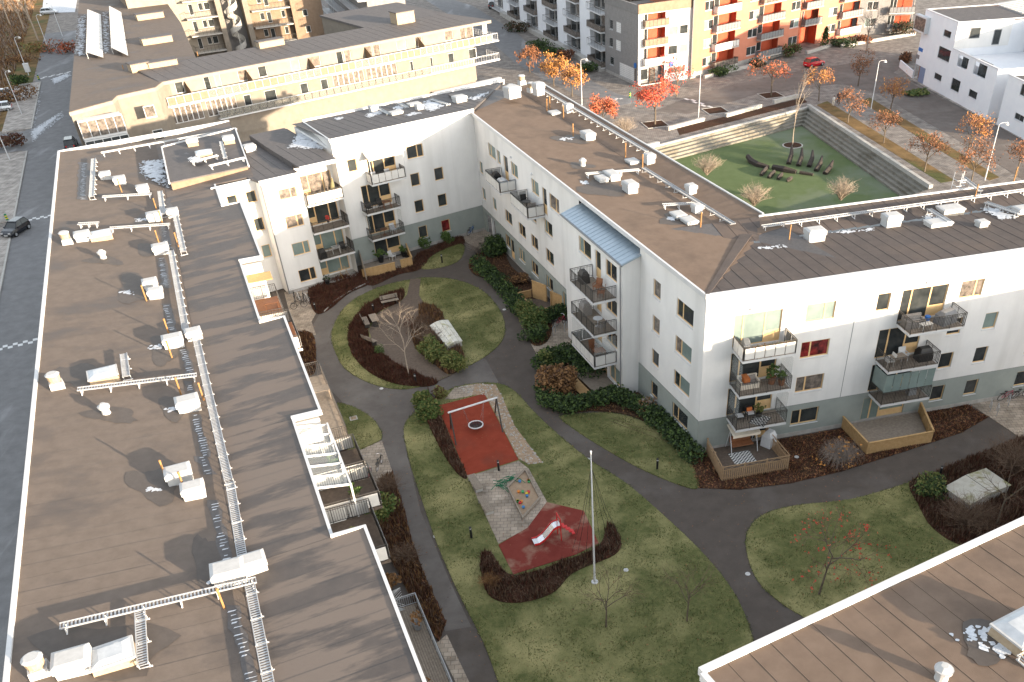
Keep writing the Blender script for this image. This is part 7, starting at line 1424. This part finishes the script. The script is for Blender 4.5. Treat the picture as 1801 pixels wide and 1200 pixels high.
sofa(at(FD, 15.95, -.75, 8.5), aD, 'fabricg', 'grey wicker sofa on the top right balcony'); MB().cyl(0, 0, 0, .5, .2, .2, 14).cyl(0, 0, .501, .56, .22, .2, 14).build('blue_bin', 'blue', None, at(FD, 17.2, -.6, 8.5), label='blue round container on the top right balcony', cat='container'); table(at(FD, 16.6, -1.45, 8.5), 'whitepanel', 'low pale table by the rail of the top right balcony', square=(.9, .5), h=.45); cover(at(FD, 18.5, -.9, 8.5), aD+.3, 1.4, .9, .95, 'pipe', 'dark covered furniture on the top right balcony')
chair(at(FD, 15.9, -.6, 5.64), aD, 'flash', 'white plastic chair on the second right balcony'); table(at(FD, 15.2, -1.1, 5.64), 'timberg', 'grey table on the second right balcony', square=(1.1, .8)); cover(at(FD, 17.4, -.9, 5.64), aD, 1.1, .8, 1.0, 'black', 'black covered grill on the second right balcony'); chair(at(FD, 14.5, -1.0, 5.64), aD-1.57, 'whitepanel', 'pale chair at the left end of the second right balcony')
cover(at(FD, 17.0, -1.0, 2.78), aD, .6, .5, 1.0, 'galv', 'silver grill behind the rail of the glazed balcony')
# swing seat with cream canopy on the corner terrace
q = FD.g(1308, 795, .2); o = thing('garden_swing', at(FD, q.x, q.y+.5, .2), aD, 'garden swing seat under a cream canopy on the fenced corner terrace', 'swing seat')
MB().hexa([(-1.1, -.75, 1.75), (1.1, -.75, 1.75), (1.1, .65, 1.95), (-1.1, .65, 1.95)], [(-1.1, -.75, 1.80), (1.1, -.75, 1.80), (1.1, .65, 2.0), (-1.1, .65, 2.0)]).box(-1.1, 1.1, -.78, -.751, 1.58, 1.8).build('canopy', 'cream2', o); MB().box(-.85, .85, -.3, .35, .42, .52).build('seat', 'brownwood', o); MB().box(-.85, .85, .36, .46, .5, 1.0).build('backrest', 'brownwood', o)
for x in (-1.05, 1.05): MB().tube([(x, -.7, 0), (x, 0, 1.85), (x, .6, 0)], .03, 6).build('frame', 'sill', o)
cover(at(FD, 5.55, q.y+.35, .2), aD+.6, .9, .8, 1.25, 'sill', 'grey plastic-covered furniture on the fenced corner terrace')
cover(at(FC, 9.3, -.9, 8.5), aC, .9, .8, .9, 'black', 'black round covered seat on the left balcony of the middle wing'); cover(at(FC, 11.4, -.9, 8.5), aC, 1.6, .9, .8, 'skyl', 'pale blue tarpaulin-covered furniture on the left balcony of the middle wing')
table(at(FC, 18.4, -.95, 8.5), 'black', 'black round table on the right balcony of the middle wing'); chair(at(FC, 17.4, -.8, 8.5), aC+1.5, 'black', 'black chair left of the round table on the middle wing balcony'); chair(at(FC, 19.4, -.8, 8.5), aC-1.5, 'fabricg', 'grey chair right of the round table on the middle wing balcony')
cover(at(FC, 36.2, yb-1.1, 8.38), aC, .9, .7, 1.0, 'darkmetal', 'dark covered grill on the top bay balcony'); chair(at(FC, 38.3, yb-.8, 8.38), aC+.6, 'brownwood', 'red-brown folding chair on the top bay balcony, far one'); chair(at(FC, 39.4, yb-1.0, 8.38), aC-.5, 'brownwood', 'red-brown folding chair on the top bay balcony, near one')
cover(at(FC, 36.1, yb-1.0, 5.52), aC, 1.0, .8, 1.05, 'fabricg', 'grey covered grill on the middle bay balcony'); table(at(FC, 38.7, yb-1.0, 5.52), 'sill', 'pale round table on the middle bay balcony', r=.4); chair(at(FC, 39.6, yb-1.1, 5.52), aC-1.0, 'fabricg', 'grey chair on the middle bay balcony')
table(at(FC, 38.8, yb-1.0, 2.66), 'brownwood', 'red-brown wooden table on the lowest bay balcony', square=(1.0, .8)); chair(at(FC, 37.6, yb-1.0, 2.66), aC+1.5, 'brownwood', 'red-brown chair on the lowest bay balcony')
chair(at(FE, -12.8, -.7, 8.5), aE, 'flash', 'left white chair under the cream awning'); chair(at(FE, -11.2, -.7, 8.5), aE, 'flash', 'right white chair under the cream awning'); chair(at(FE, -14.0, -.7, 5.64), aE, 'black', 'black chair at the left end of the brown slatted balcony'); chair(at(FE, -12.6, -.55, 5.64), aE, 'black', 'black chair in the middle of the brown slatted balcony'); table(at(FE, -12.0, -.8, 5.64), 'brownwood', 'wooden table on the brown slatted balcony', square=(.9, .6)); table(at(FE, -12.8, -.6, 2.78), 'brownwood', 'wooden table on the lower north balcony', r=.4); chair(at(FE, -11.7, -.6, 2.78), aE, 'sill', 'pale chair on the lower north balcony')
o = thing('parasol', at(FN, 7.0, .2, 8.45), aE, 'folded olive parasol leaning on the top loggia rail', 'parasol'); MB().tube([(0, 0, .1), (.35, .1, 1.9)], .025, 6).build('pole', 'sill', o); MB().tube([(.1, .03, .6), (.2, .06, 1.1), (.35, .1, 1.85)], [.2, .22, .05], 8).build('canopy', mat('olive_cloth', (.16, .14, .07), (.22, .19, .1), .9, 6), o)
pot(at(FN, 5.8, -.25, 6.3), 'darkmetal', 'red flowers hanging on the third loggia rail', 'berry', .9, 120); table(at(FN, 6.2, .4, 2.75), 'whitepanel', 'white table on the second loggia', square=(.9, .6)); chair(at(FN, 7.0, .3, 2.75), aE, 'black', 'black armchair on the second loggia'); cover(at(FN, 4.5, .0, 2.75), aE, .7, .6, 1.0, 'black', 'black round grill on the second loggia')
pot(at(FE, -13.9, -1.0, .12), 'black', 'green potted plant on the north terrace, left one', s=1.9, n=240); pot(at(FE, -11.2, -1.2, .12), 'black', 'green potted plant on the north terrace, right one', s=1.7, n=220); chair(at(FE, -12.6, -1.2, .12), aE+.4, 'whitepanel', 'white folding chair on the north terrace')
o = thing('clothes_rack', at(FN, 6.3, -.1, .15), aE+.3, 'wooden drying rack on the ground-floor loggia terrace', 'drying rack')
for x in (-.4, .4): MB().tube([(x, -.35, 0), (x, .25, 1.1)], .018, 5).tube([(x, .35, 0), (x, -.25, 1.1)], .018, 5).build('leg', 'timber', o)
for k in range(4): MB().tube([(-.4, -.25+k*.16, 1.08), (.4, -.25+k*.16, 1.08)], .01, 4).build('rail', 'timber', o)
pot(at(FN, 4.2, -.5, .1), 'black', 'dark pot at the corner of the ground-floor loggia', 'hedge', 1.3, 90)
for i, (u, v) in enumerate(((3.6, 33.5), (4.3, 28.5), (4.5, 39.0))): p = dB*u+dA*v; pot((p.x, p.y, .24), 'pipe', ['dry potted plant in the middle of the long plank deck', 'dry potted plant at the near end of the long plank deck', 'dry potted plant by the white trellis'][i], 'dry', 1.6, 120)
for i, (u, v, z_) in enumerate(((2.4, 45.6, 8.56), (3.0, 42.2, 8.56), (2.2, 38.2, 8.56))): p = dB*u+dA*v; pot((p.x, p.y, z_), 'ventbrick', ['potted plants on the glazed terrace of the long block, far one', 'potted plants on the glazed terrace of the long block, middle one', 'yellowish potted plant on the open balcony below the glazed terrace'][i], 'bush' if i < 2 else 'bushy', 1.5, 170)
for i, (u, v) in enumerate(((2.1, 64.2), (2.3, 70.0))): p = dB*u+dA*v; table((p.x, p.y, 8.56), 'brownwood', ['red-brown table on the sunlit notch balcony of the long block', 'red-brown table on the upper notch balcony under the slats'][i], square=(1.1, .7))
p = dB*1.9+dA*62.9; chair((p.x, p.y, 8.56), 1.0, 'brownwood', 'red-brown chair with orange cushion on the sunlit notch balcony', 'toy_orange')
p = dB*3.3+dA*54.5; table((p.x, p.y, 8.56), 'timberg', 'grey slatted table on the balcony beside the long roof', square=(1.4, .8))

# ---- melting snow and frost on the roofs
def snow_px(pts, zf, fr, label, seed): 
    P = []
    for x, y in pts: q = G(x, y, 11.4 if fr is FL else 12.8); l = fr.loc(q); P.append(Vector((q.x, q.y, zf(l.x, l.y)+.035)))
    snow(P, label, seed)
snow_px([(243, 283), (292, 276), (302, 331), (256, 315), (246, 303)], zl, FL, 'white triangle of snow beside the raised roof box', 1)
snow_px([(236, 384), (262, 381), (264, 387), (240, 390)], zl, FL, 'frost patch left of the vent box at the roof seam', 3)
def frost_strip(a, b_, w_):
    """wet dark strip that paints in the shadow of a walkway with short bars of frost"""
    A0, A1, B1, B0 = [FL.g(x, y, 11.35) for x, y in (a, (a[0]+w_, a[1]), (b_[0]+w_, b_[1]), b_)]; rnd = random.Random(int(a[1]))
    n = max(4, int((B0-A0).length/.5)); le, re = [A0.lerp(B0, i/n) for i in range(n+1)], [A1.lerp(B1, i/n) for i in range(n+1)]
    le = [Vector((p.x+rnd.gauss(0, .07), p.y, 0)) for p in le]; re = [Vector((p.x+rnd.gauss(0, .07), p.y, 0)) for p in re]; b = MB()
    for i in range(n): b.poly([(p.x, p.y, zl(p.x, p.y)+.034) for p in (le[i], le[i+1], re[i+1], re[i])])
    o = b.build('damp_shade_strip', 'feltdark', L); f = MB(); k = int((B0-A0).length/.27)  # walkway shadow painted as a dark wet strip
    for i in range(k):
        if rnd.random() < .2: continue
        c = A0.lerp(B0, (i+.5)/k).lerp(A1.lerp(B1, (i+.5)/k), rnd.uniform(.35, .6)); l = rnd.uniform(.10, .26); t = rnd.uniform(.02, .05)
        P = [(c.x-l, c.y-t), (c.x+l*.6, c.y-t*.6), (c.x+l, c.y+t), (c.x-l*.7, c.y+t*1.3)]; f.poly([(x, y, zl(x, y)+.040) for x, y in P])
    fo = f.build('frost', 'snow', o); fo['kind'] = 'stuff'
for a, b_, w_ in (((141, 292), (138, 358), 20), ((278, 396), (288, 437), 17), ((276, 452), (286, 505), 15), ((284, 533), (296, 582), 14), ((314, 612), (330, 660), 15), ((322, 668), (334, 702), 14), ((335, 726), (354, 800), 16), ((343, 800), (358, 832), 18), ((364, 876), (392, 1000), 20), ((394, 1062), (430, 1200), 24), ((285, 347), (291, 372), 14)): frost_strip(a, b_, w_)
for i, (x, y, lb) in enumerate(((206, 517, 'by the double vent box'), (255, 610, 'by the vent box at the long pole shadow'), (288, 718, 'by the lower vent box'), (252, 862, 'by the pair of vent boxes'), (358, 1020, 'by the big vent box at the cross walkway'))): snow_px([(x, y), (x+26, y-6), (x+32, y+2), (x+8, y+6)], zl, FL, 'thin snow streak '+lb, 40+i)
for i, pts in enumerate(([(640, 202), (668, 192), (676, 200), (650, 210)], [(690, 186), (712, 182), (708, 196), (694, 195)], [(745, 176), (762, 172), (786, 192), (758, 204), (742, 196)], [(712, 208), (735, 200), (742, 206), (722, 212)], [(822, 176), (862, 162), (850, 176), (834, 182)], [(588, 205), (605, 203), (600, 210), (590, 211)])): snow_px(pts, zn, FE, 'snow patch on the north roof, '+['near the first vent', 'between the two roof ladders', 'the biggest one, by the long ladder', 'beside the low vent box', 'by the corner of the brown roof', 'small one at the left end'][i], 60+i)
P = [Vector((*G(x, y, 12.0)[:2], 12.08)) for x, y in ((520, 238), (545, 228), (576, 266), (540, 264), (505, 262))]; snow(P, 'wedge of snow on the dark roof above the loggias', 70)
P = [Vector((*G(x, y, 12.35)[:2], 12.37)) for x, y in ((328, 279), (355, 272), (356, 286), (334, 288))]; snow(P, 'snow patch on the raised roof box', 71)
for i, pts in enumerate(([(1460, 404), (1540, 397), (1542, 402), (1470, 408)], [(1722, 362), (1745, 360), (1795, 382), (1760, 386)], [(1622, 378), (1640, 372), (1656, 388), (1634, 392)], [(1330, 432), (1412, 426), (1412, 431), (1340, 437)])): snow_px(pts, zd, FD, 'snow streak on the right wing roof, '+['behind the white vents', 'the broad one at the right', 'beside the low vent box', 'the thin one left of the first vent'][i], 80+i)
for i, pts in enumerate(([(982, 243), (1010, 239), (1008, 245), (986, 248)], [(1018, 322), (1035, 321), (1036, 328), (1022, 328)], [(1172, 382), (1186, 381), (1186, 388), (1174, 388)])): snow_px(pts, zc, FC, 'small snow patch on the brown middle roof, '+['by the double vent', 'by the roof tray', 'by the low hatch boxes'][i], 90+i)
P = [Vector((*G(x, y, 13.05)[:2], zs(0, FS.g(x, y, 13.05).y)+.035)) for x, y in ((1658, 1116), (1700, 1100), (1755, 1100), (1775, 1140), (1770, 1162), (1735, 1150), (1700, 1130), (1680, 1130))]; snow(P, 'melting snow beside the hatch on the nearest roof', 95)

# melt stains beside the roof vents, also painting the vents' shadows darker
def damp_shade(x0, y0, x1, y1, fr, par, zf, zz, seed):
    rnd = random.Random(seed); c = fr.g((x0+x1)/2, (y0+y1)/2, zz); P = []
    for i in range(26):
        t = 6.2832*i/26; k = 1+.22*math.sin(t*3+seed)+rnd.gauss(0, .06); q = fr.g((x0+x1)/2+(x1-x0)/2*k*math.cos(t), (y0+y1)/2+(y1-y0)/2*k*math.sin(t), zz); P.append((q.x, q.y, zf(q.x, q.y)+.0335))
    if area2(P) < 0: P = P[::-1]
    MB().poly(P).build('damp_shade_stain', 'feltdampshade', par)
for i, r in enumerate(((207, 484, 272, 536), (262, 590, 312, 642), (280, 692, 332, 736), (230, 822, 318, 884), (152, 722, 246, 748), (152, 455, 218, 470), (236, 377, 276, 396), (240, 428, 284, 450), (338, 935, 388, 1032), (80, 1100, 300, 1196), (100, 648, 180, 690))): damp_shade(*r, FL, L, zl, 11.38, 1+i)
for i, r in enumerate(((975, 234, 1040, 250), (1018, 316, 1100, 348), (1160, 372, 1228, 396), (1000, 286, 1045, 298), (1100, 276, 1138, 292))): damp_shade(*r, FC, C, zc, 12.85, 30+i)
damp_shade(1690, 1088, 1800, 1165, FS, S, zs, 13.08, 40)
